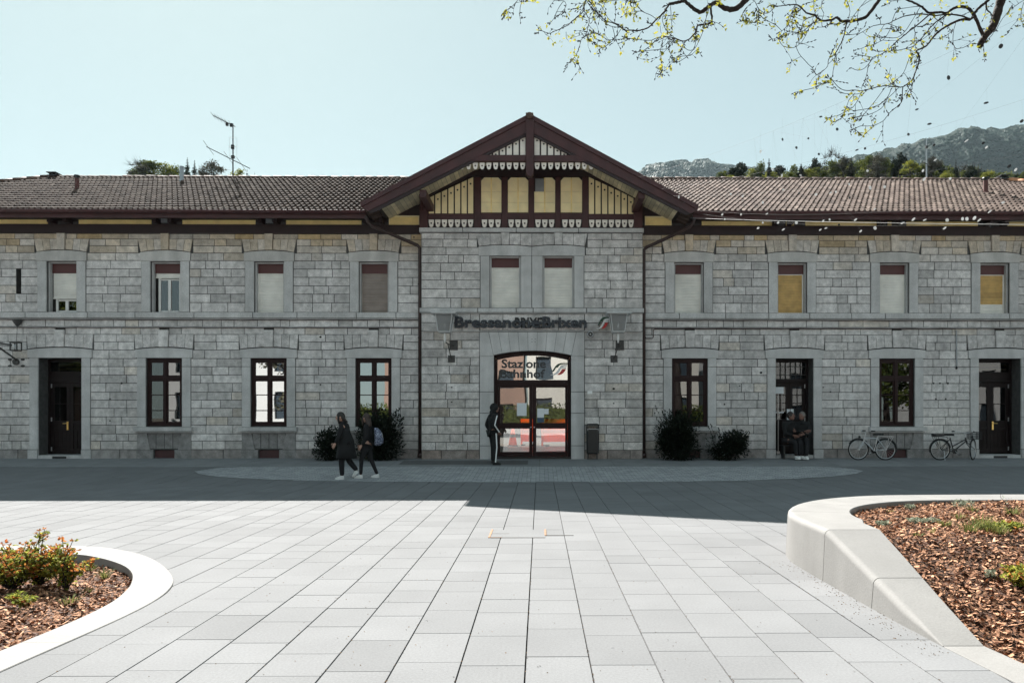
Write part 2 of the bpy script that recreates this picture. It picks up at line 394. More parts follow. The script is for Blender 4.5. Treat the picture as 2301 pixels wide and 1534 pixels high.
def empty(name, loc=(0, 0, 0), parent=None, rz=0.0):
    o = bpy.data.objects.new(name, None); COL.objects.link(o); o.location = loc; o.rotation_euler.z = rz
    o.empty_display_size = 0.2
    if parent is not None: o.parent = parent
    return o
def thing(name, loc, label, cat, group=None, rz=0.0):
    return tag(empty(name, loc, None, rz), label, cat, group)
KIDS = {}
def copy_tree(o, parent=None):
    c = o.copy(); COL.objects.link(c)
    if parent is not None: c.parent = parent
    for ch in [q for q in bpy.data.objects if q.parent == o]: copy_tree(ch, c)
    return c
def text_mesh(body, size, extrude, offset=0.0):
    cu = bpy.data.curves.new('lettering', 'FONT'); cu.body = body; cu.size = size; cu.extrude = extrude; cu.offset = offset; cu.resolution_u = 3
    t = bpy.data.objects.new('lettering', cu); COL.objects.link(t)
    dg = bpy.context.evaluated_depsgraph_get(); me = bpy.data.meshes.new_from_object(t.evaluated_get(dg))
    bpy.data.objects.remove(t); bpy.data.curves.remove(cu)
    return me
def letters(name, body, x0, x1, z0, z1, y, depth, m, parent, offset=0.0):
    """raised lettering filling the box x0..x1, z0..z1 with its front at y"""
    me = text_mesh(body, 1.0, depth/2, offset)
    xs = [v.co.x for v in me.vertices]; zs = [v.co.y for v in me.vertices]
    sx = (x1-x0)/(max(xs)-min(xs)); sz = (z1-z0)/(max(zs)-min(zs)); mx, mz = min(xs), min(zs)
    for v in me.vertices:
        v.co = ((v.co.x-mx)*sx+x0, y+depth/2-v.co.z, (v.co.y-mz)*sz+z0)
    me.materials.clear(); me.materials.append(M[m])
    o = bpy.data.objects.new(name, me); COL.objects.link(o); o.parent = parent
    return o
# ================================================================== GROUND
g = MB()
g.add([(-900,-300,-0.16),(900,-300,-0.16),(900,40,-0.16),(-900,40,-0.16)], [(0,1,2,3)])
tag(g.build('ground', 'joint'), kind='structure')
g = MB()
g.add([(-60,-60,-0.004),(60,-60,-0.004),(60,1.9,-0.004),(-60,1.9,-0.004)], [(0,1,2,3)])
tag(g.build('forecourt', 'slab'), kind='structure')

def rim_z(y):
    if y >= 6.70: return 0.48
    if y <= 4.80: return 0.006
    z = 0.006+(y-4.80)/(1.90)*0.474
    return z
def arc(cx, cy, r, rx, a0, a1, n): return [(cx+rx*cos(a0+(a1-a0)*i/n), cy+r*sin(a0+(a1-a0)*i/n)) for i in range(n+1)]
# right planter: outer and inner edges in plan, from the near end to the far right
outer = [(2.92,2.6),(2.80,3.6),(2.74,4.2),(2.69,4.8),(2.67,5.3),(2.665,5.755),(2.66,6.2),(2.65,6.7),(2.65,7.1)]
outer += arc(5.05, 7.35, 2.28, 2.40, pi, pi/2, 16)[0:]+[(5.8,9.66),(6.8,9.68),(9.0,9.7)]
inner = [(3.22,2.6),(3.10,3.6),(3.03,4.2),(2.97,4.8),(3.02,5.3),(3.07,5.755),(3.12,6.2),(3.17,6.7),(3.20,7.1)]
inner += arc(5.15, 7.35, 1.64, 1.85, pi, pi/2, 16)[0:]+[(5.8,9.0),(6.8,9.02),(9.0,9.04)]
def in_poly(x, y, poly):
    c = False; j = len(poly)-1
    for i in range(len(poly)):
        xi, yi = poly[i]; xj, yj = poly[j]
        if (yi > y) != (yj > y) and x < (xj-xi)*(y-yi)/(yj-yi)+xi: c = not c
        j = i
    return c
def cr_path(p, n=4):
    out = []
    for i in range(len(p)-1):
        a, b_, c, d = p[max(0, i-1)], p[i], p[i+1], p[min(len(p)-1, i+2)]
        for t in range(n):
            t = t/n; out.append(tuple(.5*((2*b_[q])+(-a[q]+c[q])*t+(2*a[q]-5*b_[q]+4*c[q]-d[q])*t*t+(-a[q]+3*b_[q]-3*c[q]+d[q])*t*t*t) for q in range(2)))
    out.append(p[-1]); return out
louter = cr_path([(-3.28,2.2),(-3.27,3.4),(-3.24,4.4),(-3.18,5.4),(-3.19,5.98),(-3.27,6.42),(-3.45,6.83),(-3.85,7.38),(-4.31,7.84),(-4.85,8.18),(-5.32,8.30),(-6.2,8.36),(-8.0,8.36)])
linner = cr_path([(-3.62,2.2),(-3.60,3.4),(-3.55,4.4),(-3.49,5.4),(-3.52,5.95),(-3.60,6.3),(-3.70,6.58),(-3.90,6.95),(-4.2,7.3),(-4.65,7.64),(-5.10,7.83),(-6.2,7.92),(-8.0,7.92)])
opR = outer+[(9.0,2.6)]; opL = louter+[(-8.0,2.2)]
def in_planter(x, y): return (x > 2.5 and in_poly(x-0.06, y-0.0, opR) and in_poly(x, y, opR)) or (x < -3 and in_poly(x+0.06, y, opL) and in_poly(x, y, opL))
# ---- paving slabs, one sheet of individually laid stones
R2 = random.Random(11)
pv = MB(); SW = 0.403; X0J = -0.0876
YEND = 19.12
k0, k1 = int(-26/SW), int(24/SW)
for k in range(k0, k1):
    xa, xb = X0J+k*SW, X0J+(k+1)*SW
    y = 1.9-R2.uniform(0, 0.4); base = R2.uniform(-0.05, 0.05)
    gap = R2.choice([0.0024, 0.003, 0.0038])
    while y < YEND:
        ln = R2.choice([0.4, 0.6, 0.6, 0.4, 0.5]); ye = min(y+ln, YEND)
        pv.tone = min(1, max(0, 0.62+base+R2.gauss(0, 0.20) - (0.35 if R2.random() < 0.12 else 0)))
        e = R2.choice([0.0008, 0.0016, 0.0008, 0.0024]); x0, x1, y0, y1 = xa+gap, xb-gap, y+e, ye-e
        dz = R2.uniform(-0.0007, 0.0007); b = 0.002
        za, zb = gz(y0)+dz, gz(y1)+dz
        near = (x1 > 2.6 or x0 < -3.2) and 2 < y1 and y0 < 9.8
        cs = [in_planter(x0+(x1-x0)*i/2, y0+(y1-y0)*j/2) for i in range(3) for j in range(3)] if near else [False]
        if all(cs): y = ye; continue
        if any(cs):
            nx, ny = 12, 14
            for i in range(nx):
                for j in range(ny):
                    ax, bx, ay, by = x0+(x1-x0)*i/nx, x0+(x1-x0)*(i+1)/nx, y0+(y1-y0)*j/ny, y0+(y1-y0)*(j+1)/ny
                    if not in_planter((ax+bx)/2, (ay+by)/2): pv.add([(ax,ay,za),(bx,ay,za),(bx,by,za),(ax,by,za)], [(0,1,2,3)])
        elif y1-y0 > 0.02:
            pv.add([(x0,y0,za-0.012),(x1,y0,za-0.012),(x1,y1,zb-0.012),(x0,y1,zb-0.012),
                    (x0+b,y0+b,za),(x1-b,y0+b,za),(x1-b,y1-b,zb),(x0+b,y1-b,zb)],
                   [(4,5,6,7),(0,1,5,4),(1,2,6,5),(2,3,7,6),(3,0,4,7)])
        y = ye
tag(pv.build('plaza_paving', 'slab'), kind='structure')
# ramp bed under the slabs near the station
g = MB(); g.add([(-30,16.4,-0.012),(28,16.4,-0.012),(28,19.12,gz(19.12)-0.014),(-30,19.12,gz(19.12)-0.014)], [(0,1,2,3)])
tag(g.build('ramp_bed', 'joint'), kind='structure')
# lens of pale setts before the entrance
lens_px = [(437,1059),(446,1064),(470,1068.5),(520,1073),(600,1077),(700,1079.8),(850,1081.8),(1000,1082.8),(1190,1083),(1380,1082.8),(1550,1081.5),(1700,1078.5),(1800,1074.5),(1880,1069.5),(1925,1064),(1940,1058),(1933,1053),(1905,1049.5),(1860,1047.5)]
lp = [G(*p) for p in lens_px]
lpt = [(p.x, p.y) for p in lp]
top_y = 19.12
cent = [(lp[-1].x, top_y), (lp[0].x+0.9, top_y), (G(470,1048).x, top_y-0.08), (G(446,1053).x, G(446,1053).y)]
poly = lpt+[(lp[-1].x, top_y)]
# fill as strips along x so that the sheet follows the ramp
g = MB()
xs = sorted(set([q[0] for q in lpt]+[-8.2+i*0.55 for i in range(31)]))
def lens_low(x):
    for i in range(15):
        a, b = lpt[i], lpt[i+1]
        if a[0] <= x <= b[0] and b[0] > a[0]: return a[1]+(b[1]-a[1])*(x-a[0])/(b[0]-a[0])
    return None
def lens_high(x):
    xl, xr = lpt[0][0], lpt[15][0]
    d = min(x-xl, xr-x)
    w = 1.2
    if d >= w: return top_y
    t = max(0, d/w)
    yt = lpt[0][1]
    return yt+(top_y-yt)*sqrt(max(0, 1-(1-t)**2))
prev = None
for x in xs:
    lo = lens_low(x)
    if lo is None: continue
    hi = max(lens_high(x), lo+1e-4)
    row = [(x, lo+(hi-lo)*t/6, gz(lo+(hi-lo)*t/6)+0.006) for t in range(7)]
    if prev:
        for t in range(6): g.add([prev[t], row[t], row[t+1], prev[t+1]], [(0,1,2,3)])
    prev = row
tag(g.build('sett_paving', 'setts'), kind='structure')
# strip of pavement along the facade, and the strip in front of the entrance
g = MB(); xx = [-30+i*2.0 for i in range(30)]
for i in range(29):
    a, b = xx[i]+0.004, xx[i+1]-0.004
    g.tone = R2.uniform(0.3, 0.7)
    g.add([(a,19.12,gz(19.12)-0.02),(b,19.12,gz(19.12)-0.02),(b,19.12,gz(19.12)+0.008),(a,19.12,gz(19.12)+0.008),(a,21.2,0.289),(b,21.2,0.289),(a,20.2,gz(20.2)+0.006),(b,20.2,gz(20.2)+0.006)],
          [(0,1,2,3),(3,2,7,6),(6,7,5,4)])
tag(g.build('footpath', mat('footpath_stone', (0.20,0.205,0.21), 0.85, 0.15, 3, tone=0.15, fine=0.15)), kind='structure')
a_, b_ = G(895,1044), G(1187,1035)
g = MB(); g.tone = 0.3
g.add([(a_.x,a_.y,gz(a_.y)+0.012),(b_.x,a_.y,gz(a_.y)+0.012),(b_.x,b_.y,gz(b_.y)+0.012),(a_.x,b_.y,gz(b_.y)+0.012)], [(0,1,2,3)])
tag(g.build('entrance_apron', 'asphalt'), kind='structure')

# recessed manhole cover in the paving, rusty edge strips
c = thing('manhole_cover', (0, 0, 0), 'paved manhole cover with rusty steel edges flush in the sunlit slabs', 'manhole cover')
p1, p2, p3, p4 = G(1105,1190), G(1099,1208), G(1226,1208), G(1222,1190)
g = MB()
g.add([(p2.x,p2.y,0.004),(p3.x,p2.y,0.004),(p3.x,p1.y,0.004),(p2.x,p1.y,0.004)], [(0,1,2,3)])
g.build('lid', 'slab', c)
g = MB(); e = 0.012
for (xa, xb, ya, yb) in ((p2.x-e, p2.x+e, p2.y, p1.y), (p3.x-e, p3.x+e, p2.y+0.15, p1.y), (p2.x+e, p2.x+0.16, p2.y-e*0.5, p2.y+e*0.5)):
    g.box(xa, xb, ya, yb, 0.0, 0.009)
[q.build('edge_strip', 'rust', c) for q in pieces(g, -9)]
g = MB()
g.box(p2.x+0.16, p3.x-e, p2.y-0.004, p2.y+0.004, 0.0, 0.006); g.box(p3.x+e, p3.x+0.36, p2.y+0.16, p2.y+0.168, 0.0, 0.006); g.box(p2.x+e, p2.x+0.24, p2.y+0.3, p2.y+0.308, 0.0, 0.006)
[q.build('joint', 'joint', c) for q in pieces(g, -9)]

# fallen bud scales: in the joints and scattered thinly
g = MB()
for i in range(900):
    k = R2.randint(-4, 8) if R2.random() < 0.75 else R2.randint(-9, 7)
    y = 4.0+R2.random()**1.6*5
    if R2.random() < 0.72: x = X0J+k*SW+R2.gauss(0, 0.004)
    else: x = R2.uniform(-2.8, 2.6)
    if x > 2.6: continue
    s_ = R2.uniform(0.003, 0.0075); a = R2.uniform(0, pi); g.tone = R2.random()
    g.add([(x+s_*cos(a), y+s_*sin(a), 0.003), (x-s_*0.5*sin(a), y+s_*0.5*cos(a), 0.006), (x-s_*cos(a), y-s_*sin(a), 0.003), (x+s_*0.5*sin(a), y-s_*0.5*cos(a), 0.002)], [(0,1,2,3)])
for i in range(260):
    y = 4.6+R2.random()*3.0; x = 2.66-abs(R2.gauss(0, 0.12)); s_ = R2.uniform(0.004, 0.009); a = R2.uniform(0, pi); g.tone = R2.random()
    g.add([(x+s_*cos(a), y+s_*sin(a), 0.003), (x-s_*0.5*sin(a), y+s_*0.5*cos(a), 0.007), (x-s_*cos(a), y-s_*sin(a), 0.003), (x+s_*0.5*sin(a), y-s_*0.5*cos(a), 0.002)], [(0,1,2,3)])
tag(g.build('fallen_bud_scales', 'petal'), 'tiny brown bud scales fallen on the sunlit paving', 'plant litter', kind='stuff')

# ================================================================== PLANTERS
pl = thing('raised_planter', (0, 0, 0), 'curved white concrete planter with a tall seat edge, bark mulch inside, at the right', 'planter', 'curved white planters on the plaza')
def rim_piece(i0, i1, trim0=0.0, trim1=0.0):
    """one cast block of the rim between two plan stations, with rounded outer shoulder"""
    sec = []
    for i in range(i0, i1+1):
        o_, n_ = Vector((*outer[i], 0)), Vector((*inner[i], 0))
        if i == i0 and trim0:
            o2, n2 = Vector((*outer[i+1], 0)), Vector((*inner[i+1], 0)); t = trim0/(o2-o_).length; o_, n_ = o_.lerp(o2, t), n_.lerp(n2, t)
        if i == i1 and trim1:
            o2, n2 = Vector((*outer[i-1], 0)), Vector((*inner[i-1], 0)); t = trim1/(o2-o_).length; o_, n_ = o_.lerp(o2, t), n_.lerp(n2, t)
        z = rim_z(o_.y) if outer[i][1] < 7 else 0.48
        d = (n_-o_).normalized(); r = min(0.055, z*0.8); r2 = min(0.012, z)
        rg = [Vector((o_.x, o_.y, -0.02)) - d*0.02*min(1, z/0.3)]
        if z > .1: q = o_+Vector((0, 0, z-r-.012)); rg.append(q)
        else: rg.append(Vector((o_.x, o_.y, z*.1)))
        for t in range(9):
            a = t/8*pi/2
            q = o_+d*(r*(1-cos(a)))
            rg.append(Vector((q.x, q.y, z-r+r*sin(a))))
        q = o_+d*(r+.012); rg.append(Vector((q.x, q.y, z)))
        q = n_-d*(r2+.012); rg.append(Vector((q.x, q.y, z)))
        q = n_-d*r2; rg.append(Vector((q.x, q.y, z))); rg.append(Vector((n_.x, n_.y, z-r2))); rg.append(Vector((n_.x, n_.y, min(z-0.25, -0.05))))
        sec.append(rg)
    m = MB(); m.loft(sec, cap=True); return m
cuts = [0, 3, 5, 7, 12, 16, 20, 24, len(outer)-1]
for a, b in zip(cuts[:-1], cuts[1:]):
    o = rim_piece(a, b, 0.004, 0.004).build('rim_block', 'concrete', pl, smooth=True, recalc=True)
    md = o.modifiers.new('edges', 'EDGE_SPLIT'); md.split_angle = radians(32)

def bed_z_right(x, y):
    base = rim_z(y)-0.072 if y < 6.7 else 0.408
    return base+0.012*sin(x*2.1+1)*sin(y*1.7)+min(0.06, max(0, (x-3.6)*0.03))
def bed(name, inner_poly, zf, x0, x1, y0, y1, nchip, seed, label):
    R = random.Random(seed); g = MB(); st = 0.09
    nx, ny = int((x1-x0)/st), int((y1-y0)/st)
    idx = {}
    for i in range(nx+1):
        for j in range(ny+1):
            x, y = x0+i*st, y0+j*st
            idx[i, j] = len(g.v); g.v.append((x, y, zf(x, y)-0.02+R.uniform(-0.008, 0.008)))
    for i in range(nx):
        for j in range(ny):
            if any(in_poly(x0+(i+a)*st, y0+(j+b)*st, inner_poly) for a in (0, 1) for b in (0, 1)):
                g.f.append((idx[i,j], idx[i+1,j], idx[i+1,j+1], idx[i,j+1])); g.t.append(0.1); g.w.append(0); g.m.append(0)
    g.mi = 1; n = 0
    while n < nchip:
        x, y = R.uniform(x0, x1), R.uniform(y0, y1)
        if R.random() > min(1, 5.2/y)**1.2: continue
        if not in_poly(x, y, inner_poly): continue
        n += 1
        l, w = R.uniform(0.009, 0.030), R.uniform(0.005, 0.012); a = R.uniform(0, 2*pi); tilt = R.gauss(0, 0.38); roll = R.gauss(0, 0.45)
        u = Vector((cos(a)*cos(tilt), sin(a)*cos(tilt), sin(tilt))); v = Vector((-sin(a)*cos(roll), cos(a)*cos(roll), sin(roll)))
        c_ = Vector((x, y, zf(x, y)+R.uniform(-0.015, 0.014)))
        g.tone = min(1, max(0, R.betavariate(1.3, 1.9)))
        k = R.uniform(-0.3, 0.3)*w; up = Vector((0, 0, 1))
        g.add([c_-u*l-v*w*R.uniform(.5,1), c_-u*l*0.2-v*w+up*k, c_+u*l-v*w*R.uniform(.3,1), c_+u*l*0.9+v*w*R.uniform(.3,1), c_+up*k+v*w, c_-u*l+v*w*R.uniform(.5,1)], [(0,1,4,5),(1,2,3,4)])
    return tag(g.build(name, ['soil', 'chip']), label, 'mulch', kind='stuff')
ipR = inner+[(9.0,2.6)]
bed('bark_mulch', ipR, bed_z_right, 2.9, 6.6, 3.3, 9.05, 36000, 3, 'reddish brown bark mulch filling the right planter')

# left planter: flush band
plL = thing('flush_planter', (0, 0, 0), 'low white concrete kerb ring around the rose bed at the left, level with the paving', 'planter', 'curved white planters on the plaza')
def lpiece(i0, i1):
    sec = []
    for i in range(i0, i1+1):
        o_, n_ = Vector((*louter[i], 0)), Vector((*linner[i], 0))
        if i == i0: o_ = o_.lerp(Vector((*louter[i+1], 0)), 0.008); n_ = n_.lerp(Vector((*linner[i+1], 0)), 0.008)
        z = 0.008+0.042*max(0, min(1, (o_.y-6.0)/2.2)); d = (n_-o_).normalized()
        sec.append([Vector((o_.x,o_.y,-0.02)), Vector((o_.x,o_.y,z-0.005)), Vector((o_.x+d.x*.005,o_.y+d.y*.005,z)), Vector((n_.x-d.x*.006,n_.y-d.y*.006,z)), Vector((n_.x,n_.y,z-0.006)), Vector((n_.x,n_.y,-0.15))])
    m = MB(); m.loft(sec); return m
lc = [0, 6, 10, 14, 20, 36, 44, len(louter)-1]
for a, b in zip(lc[:-1], lc[1:]):
    o = lpiece(a, b).build('rim_block', 'concrete', plL, smooth=True, recalc=True)
    md = o.modifiers.new('edges', 'EDGE_SPLIT'); md.split_angle = radians(35)
def bed_z_left(x, y): return -0.022-0.02*max(0, min(1, (y-6)/2))+0.006*sin(x*3+y*2)
ipL = linner+[(-8.0,2.2)]
bed('bark_mulch', ipL, bed_z_left, -7.2, -3.5, 3.4, 8.2, 26000, 4, 'brown bark mulch around the roses in the left bed')
# ================================================================== STATION BUILDING
YW, YC = 21.0, 20.78
zW = lambda py: Z(py, YW)
zC = lambda py: Z(py, YC)
xW = lambda px: X(px, YW)
xC = lambda px: X(px, YC)
B = thing('station_building', (0, 21, 0.28), 'two storey grey granite railway station with tiled roofs and a dark red timber gable', 'station')
def attach(o, e, loc):
    o.parent = e; o.matrix_parent_inverse = Matrix.Translation(-Vector(loc)); return o
BL = (0, 21, 0.28)
def bpart(mb, name, m, **k): return attach(mb.build(name, m, **k), B, BL)
def bparts(mb, name, m, gap, **k): return [bpart(q, name, m, **k) for q in pieces(mb, gap)]
def holder(name, loc):
    e = bpy.data.objects.new(name, None); COL.objects.link(e); e.empty_display_size = 0.2
    e.parent = B; e.location = Vector(loc)-Vector(BL); e['_loc'] = 0
    return e
def sub(mb, name, m, e, loc, **k):
    o = mb.build(name, m, **k); o.parent = e; o.matrix_parent_inverse = Matrix.Translation(-Vector(loc)); return o

RS_ = random.Random(21)
def fill_row(mb, x0, x1, z0, z1, y, holes, warmf, wmin=0.26, wmax=0.78, yb=0.03):
    iv = [(x0, x1)]
    for (a, b, c, d) in holes:
        if min(z1, d)-max(z0, c) > 0.35*(z1-z0):
            n = []
            for (p, q) in iv:
                if b <= p or a >= q: n.append((p, q)); continue
                if a > p: n.append((p, a))
                if b < q: n.append((b, q))
            iv = n
    for (p, q) in iv:
        x = p
        while x < q-1e-4:
            w = RS_.uniform(wmin, wmax)
            if q-(x+w) < 0.24: w = q-x
            if w > wmax+0.2: w = w/2
            g_ = 0.0045
            mb.tone = min(1, max(0, RS_.gauss(0.5, 0.24)))
            mb.warm = min(1, max(0, warmf(z0)*RS_.uniform(0.3, 1.3)+(0.22 if RS_.random() < 0.06 else 0)))
            if x+w-g_ > x+g_+0.02: mb.block(x+g_, x+w-g_, y+RS_.uniform(-0.003, 0.003), y+yb, z0+g_, z1-g_, 0.006, 0.003)
            x += w
def core(mb, x0, x1, z0, z1, y0, y1, holes):
    """wall body with openings cut through it"""
    xs = sorted(set([x0, x1]+[h[0] for h in holes]+[h[1] for h in holes])); zs = sorted(set([z0, z1]+[h[2] for h in holes]+[h[3] for h in holes]))
    xs = [v for v in xs if x0 <= v <= x1]; zs = [v for v in zs if z0 <= v <= z1]
    for i in range(len(xs)-1):
        for j in range(len(zs)-1):
            cx, cz = (xs[i]+xs[i+1])/2, (zs[j]+zs[j+1])/2
            if any(h[0] < cx < h[1] and h[2] < cz < h[3] for h in holes): continue
            mb.add([(xs[i],y0,zs[j]),(xs[i+1],y0,zs[j]),(xs[i+1],y0,zs[j+1]),(xs[i],y0,zs[j+1])], [(0,1,2,3)])
    for (a, b, c, d) in holes:
        for q in ([(a,y0,c),(a,y1,c),(a,y1,d),(a,y0,d)], [(b,y0,c),(b,y0,d),(b,y1,d),(b,y1,c)], [(a,y0,d),(a,y1,d),(b,y1,d),(b,y0,d)], [(a,y0,c),(b,y0,c),(b,y1,c),(a,y1,c)]):
            mb.add(q, [(0,1,2,3)])

ROWS_UP = [527,539,554,570,587,605.5,624,643,661.6,680.7,702.6]
ROWS_LO = [718,734.5,752,768.4,786.7,806,824,842.6,861,881,898.6,917,936,954.5,974,990,1009]
z_base = 0.2
def hood(mb, cx, hb, ht, zb, zt, y, kz, kw, rise=0.065, n=3, warm=0.0):
    """segmental relieving arch of voussoirs with a keystone"""
    def zbot(x): return zb+rise*(1-((x-cx)/hb)**2)
    edges = [-hb+(hb-kw)*i/n for i in range(n+1)]
    for sgn in (1, -1):
        for i in range(n):
            a, b = edges[i], edges[i+1]; r = ht/hb
            ta = a*r if i == 0 else a*(1+(r-1)*0.8)
            tb = b*(1+(r-1)*0.8) if i < n-1 else b
            if sgn < 0: a, b, ta, tb = -b, -a, -tb, -ta
            g_ = 0.006; mb.tone = RS_.uniform(0.25, 0.75); mb.warm = warm*RS_.uniform(0.4, 1.2)
            mb.prism([(cx+a+g_, zbot(cx+a)+0.004), (cx+(a+b)/2, zbot(cx+(a+b)/2)+0.004), (cx+b-g_, zbot(cx+b)+0.004), (cx+tb-g_, zt-g_), (cx+ta+g_, zt-g_)], y, y+0.06)
    mb.tone = RS_.uniform(0.35, 0.8); mb.warm = warm*RS_.uniform(0.7, 1.6)
    mb.prism([(cx-kw+0.012, zbot(cx-kw)-0.006), (cx+kw-0.012, zbot(cx+kw)-0.006), (cx+kw, kz), (cx-kw, kz)], y-0.045, y+0.06)
def lintel(mb, cx, hw, zb, zt, y, rise=0.055, warm=0.0, tone=0.5):
    mb.tone = tone; mb.warm = warm
    top = [(cx+hw*t/6, zt+rise*(1-(t/6)**2)-0.012) for t in range(6, -7, -1)]
    mb.prism([(cx-hw, zb), (cx+hw, zb)]+top, y, y+0.12)

# --- collected holes
holesL, holesR, cutsL, cutsR = [], [], [], []
UP_L = [(139, 'w_part'), (372, 'open'), (605, 'w'), (840, 'b')]
UP_R = [(1548, 'w'), (1780, 'y'), (2009.5, 'w'), (2235, 'y2')]
LO_L = [(135.5, 'door'), (369, 'win'), (604, 'win'), (839.5, 'win0')]
LO_R = [(1550, 'win0'), (1785, 'door2'), (2015, 'win'), (2246, 'door')]
UH, LH, DH = 0.43, 0.52, 0.62
zsill, zutop = zW(702.6), zW(589.5)
zlb, zlt = zW(957), zW(804.5)
for px, kd in UP_L+UP_R:
    cx = xW(px); H, C = (holesL, cutsL) if px < 1200 else (holesR, cutsR)
    H += [(cx-0.695, cx+0.695, zsill, zW(588)), (cx-0.725, cx+0.725, zW(588), zW(568)), (cx-0.79, cx+0.79, zW(568), zW(539)), (cx-0.125, cx+0.125, zW(539), zW(527))]
    C.append((cx-UH, cx+UH, zsill, zutop))
for px, kd in LO_L+LO_R:
    cx = xW(px); H, C = (holesL, cutsL) if px < 1200 else (holesR, cutsR)
    d = kd.startswith('door'); hw = (DH if kd == 'door' else 0.55) if d else LH
    H += [(cx-hw-0.25, cx+hw+0.25, z_base, zW(806)), (cx-hw-0.30, cx+hw+0.30, zW(806), zW(785)), (cx-hw-0.34, cx+hw+0.34, zW(785), zW(752)), (cx-0.14, cx+0.14, zW(752), zW(742))]
    C.append((cx-hw, cx+hw, zW(1022) if d else zlb, zlt))
    if not d:
        C.append((cx-0.29, cx+0.29, zW(1028.5), zW(1009.5)))
C_slit = (xW(36), xW(47), zW(662), zW(606)); cutsL.append(C_slit); holesL.append(C_slit)

XL0, XL1, XR0, XR1 = -22.2, xW(948), xW(1442), 21.4
warmW = lambda z: max(0, min(1, (z-zW(600))/(zW(545)-zW(600))))*0.75
for nm, x0, x1, H, C in (('left', XL0, XL1, holesL, cutsL), ('right', XR0, XR1, holesR, cutsR)):
    m = MB(); core(m, x0, x1, z_base, zW(500), YW+0.016, YW+0.5, C)
    ow = bpart(m, 'wall', 'mortar')
    s = MB()
    for i in range(len(ROWS_UP)-1): fill_row(s, x0, x1, zW(ROWS_UP[i+1]), zW(ROWS_UP[i]), YW, H, warmW)
    for i in range(len(ROWS_LO)-1): fill_row(s, x0, x1, zW(ROWS_LO[i+1]), zW(ROWS_LO[i]), YW, H, lambda z: 0.0 if z > 1.6 else 0.05)
    o = s.build('ashlar', 'stone'); o.parent = ow
    p = MB(); fill_row(p, x0, x1, z_base, zW(1009), YW-0.02, H, lambda z: 0.25, 0.4, 0.95, 0.05)
    o = p.build('plinth', 'plinth'); o.parent = ow
    t = MB(); x = x0
    while x < x1-0.05:
        w = RS_.uniform(0.9, 1.9); xe = x1 if x1-(x+w) < 0.5 else x+w
        t.tone = RS_.uniform(0.25, 0.75); t.block(x+0.003, xe-0.003, YW-0.075, YW+0.02, zW(716), zsill, 0.010)
        t.block(x+0.003, xe-0.003, YW-0.045, YW+0.02, zW(718.2), zW(716.1), 0.004)
        x = xe
    o = t.build('string_course', 'trim'); o.parent = ow
    t = MB(); t.tone = 0.3; t.block(x0, x1, YW-0.03, YW+0.02, zW(737), zW(734.5), 0.006)
    o = t.build('ledge', 'trim'); o.parent = ow
    t = MB(); n = 40
    t.tube([(x0+(x1-x0)*i/n, YW-0.045, zW(718.5)+0.012*sin(i*1.9)-0.02) for i in range(n+1)], 0.010, 6)
    t.tube([(x0+(x1-x0)*i/n, YW-0.05, zW(737.2)+0.006*sin(i*2.7)) for i in range(n+1)], 0.012, 6)
    o = t.build('cable', 'pipe'); o.parent = ow

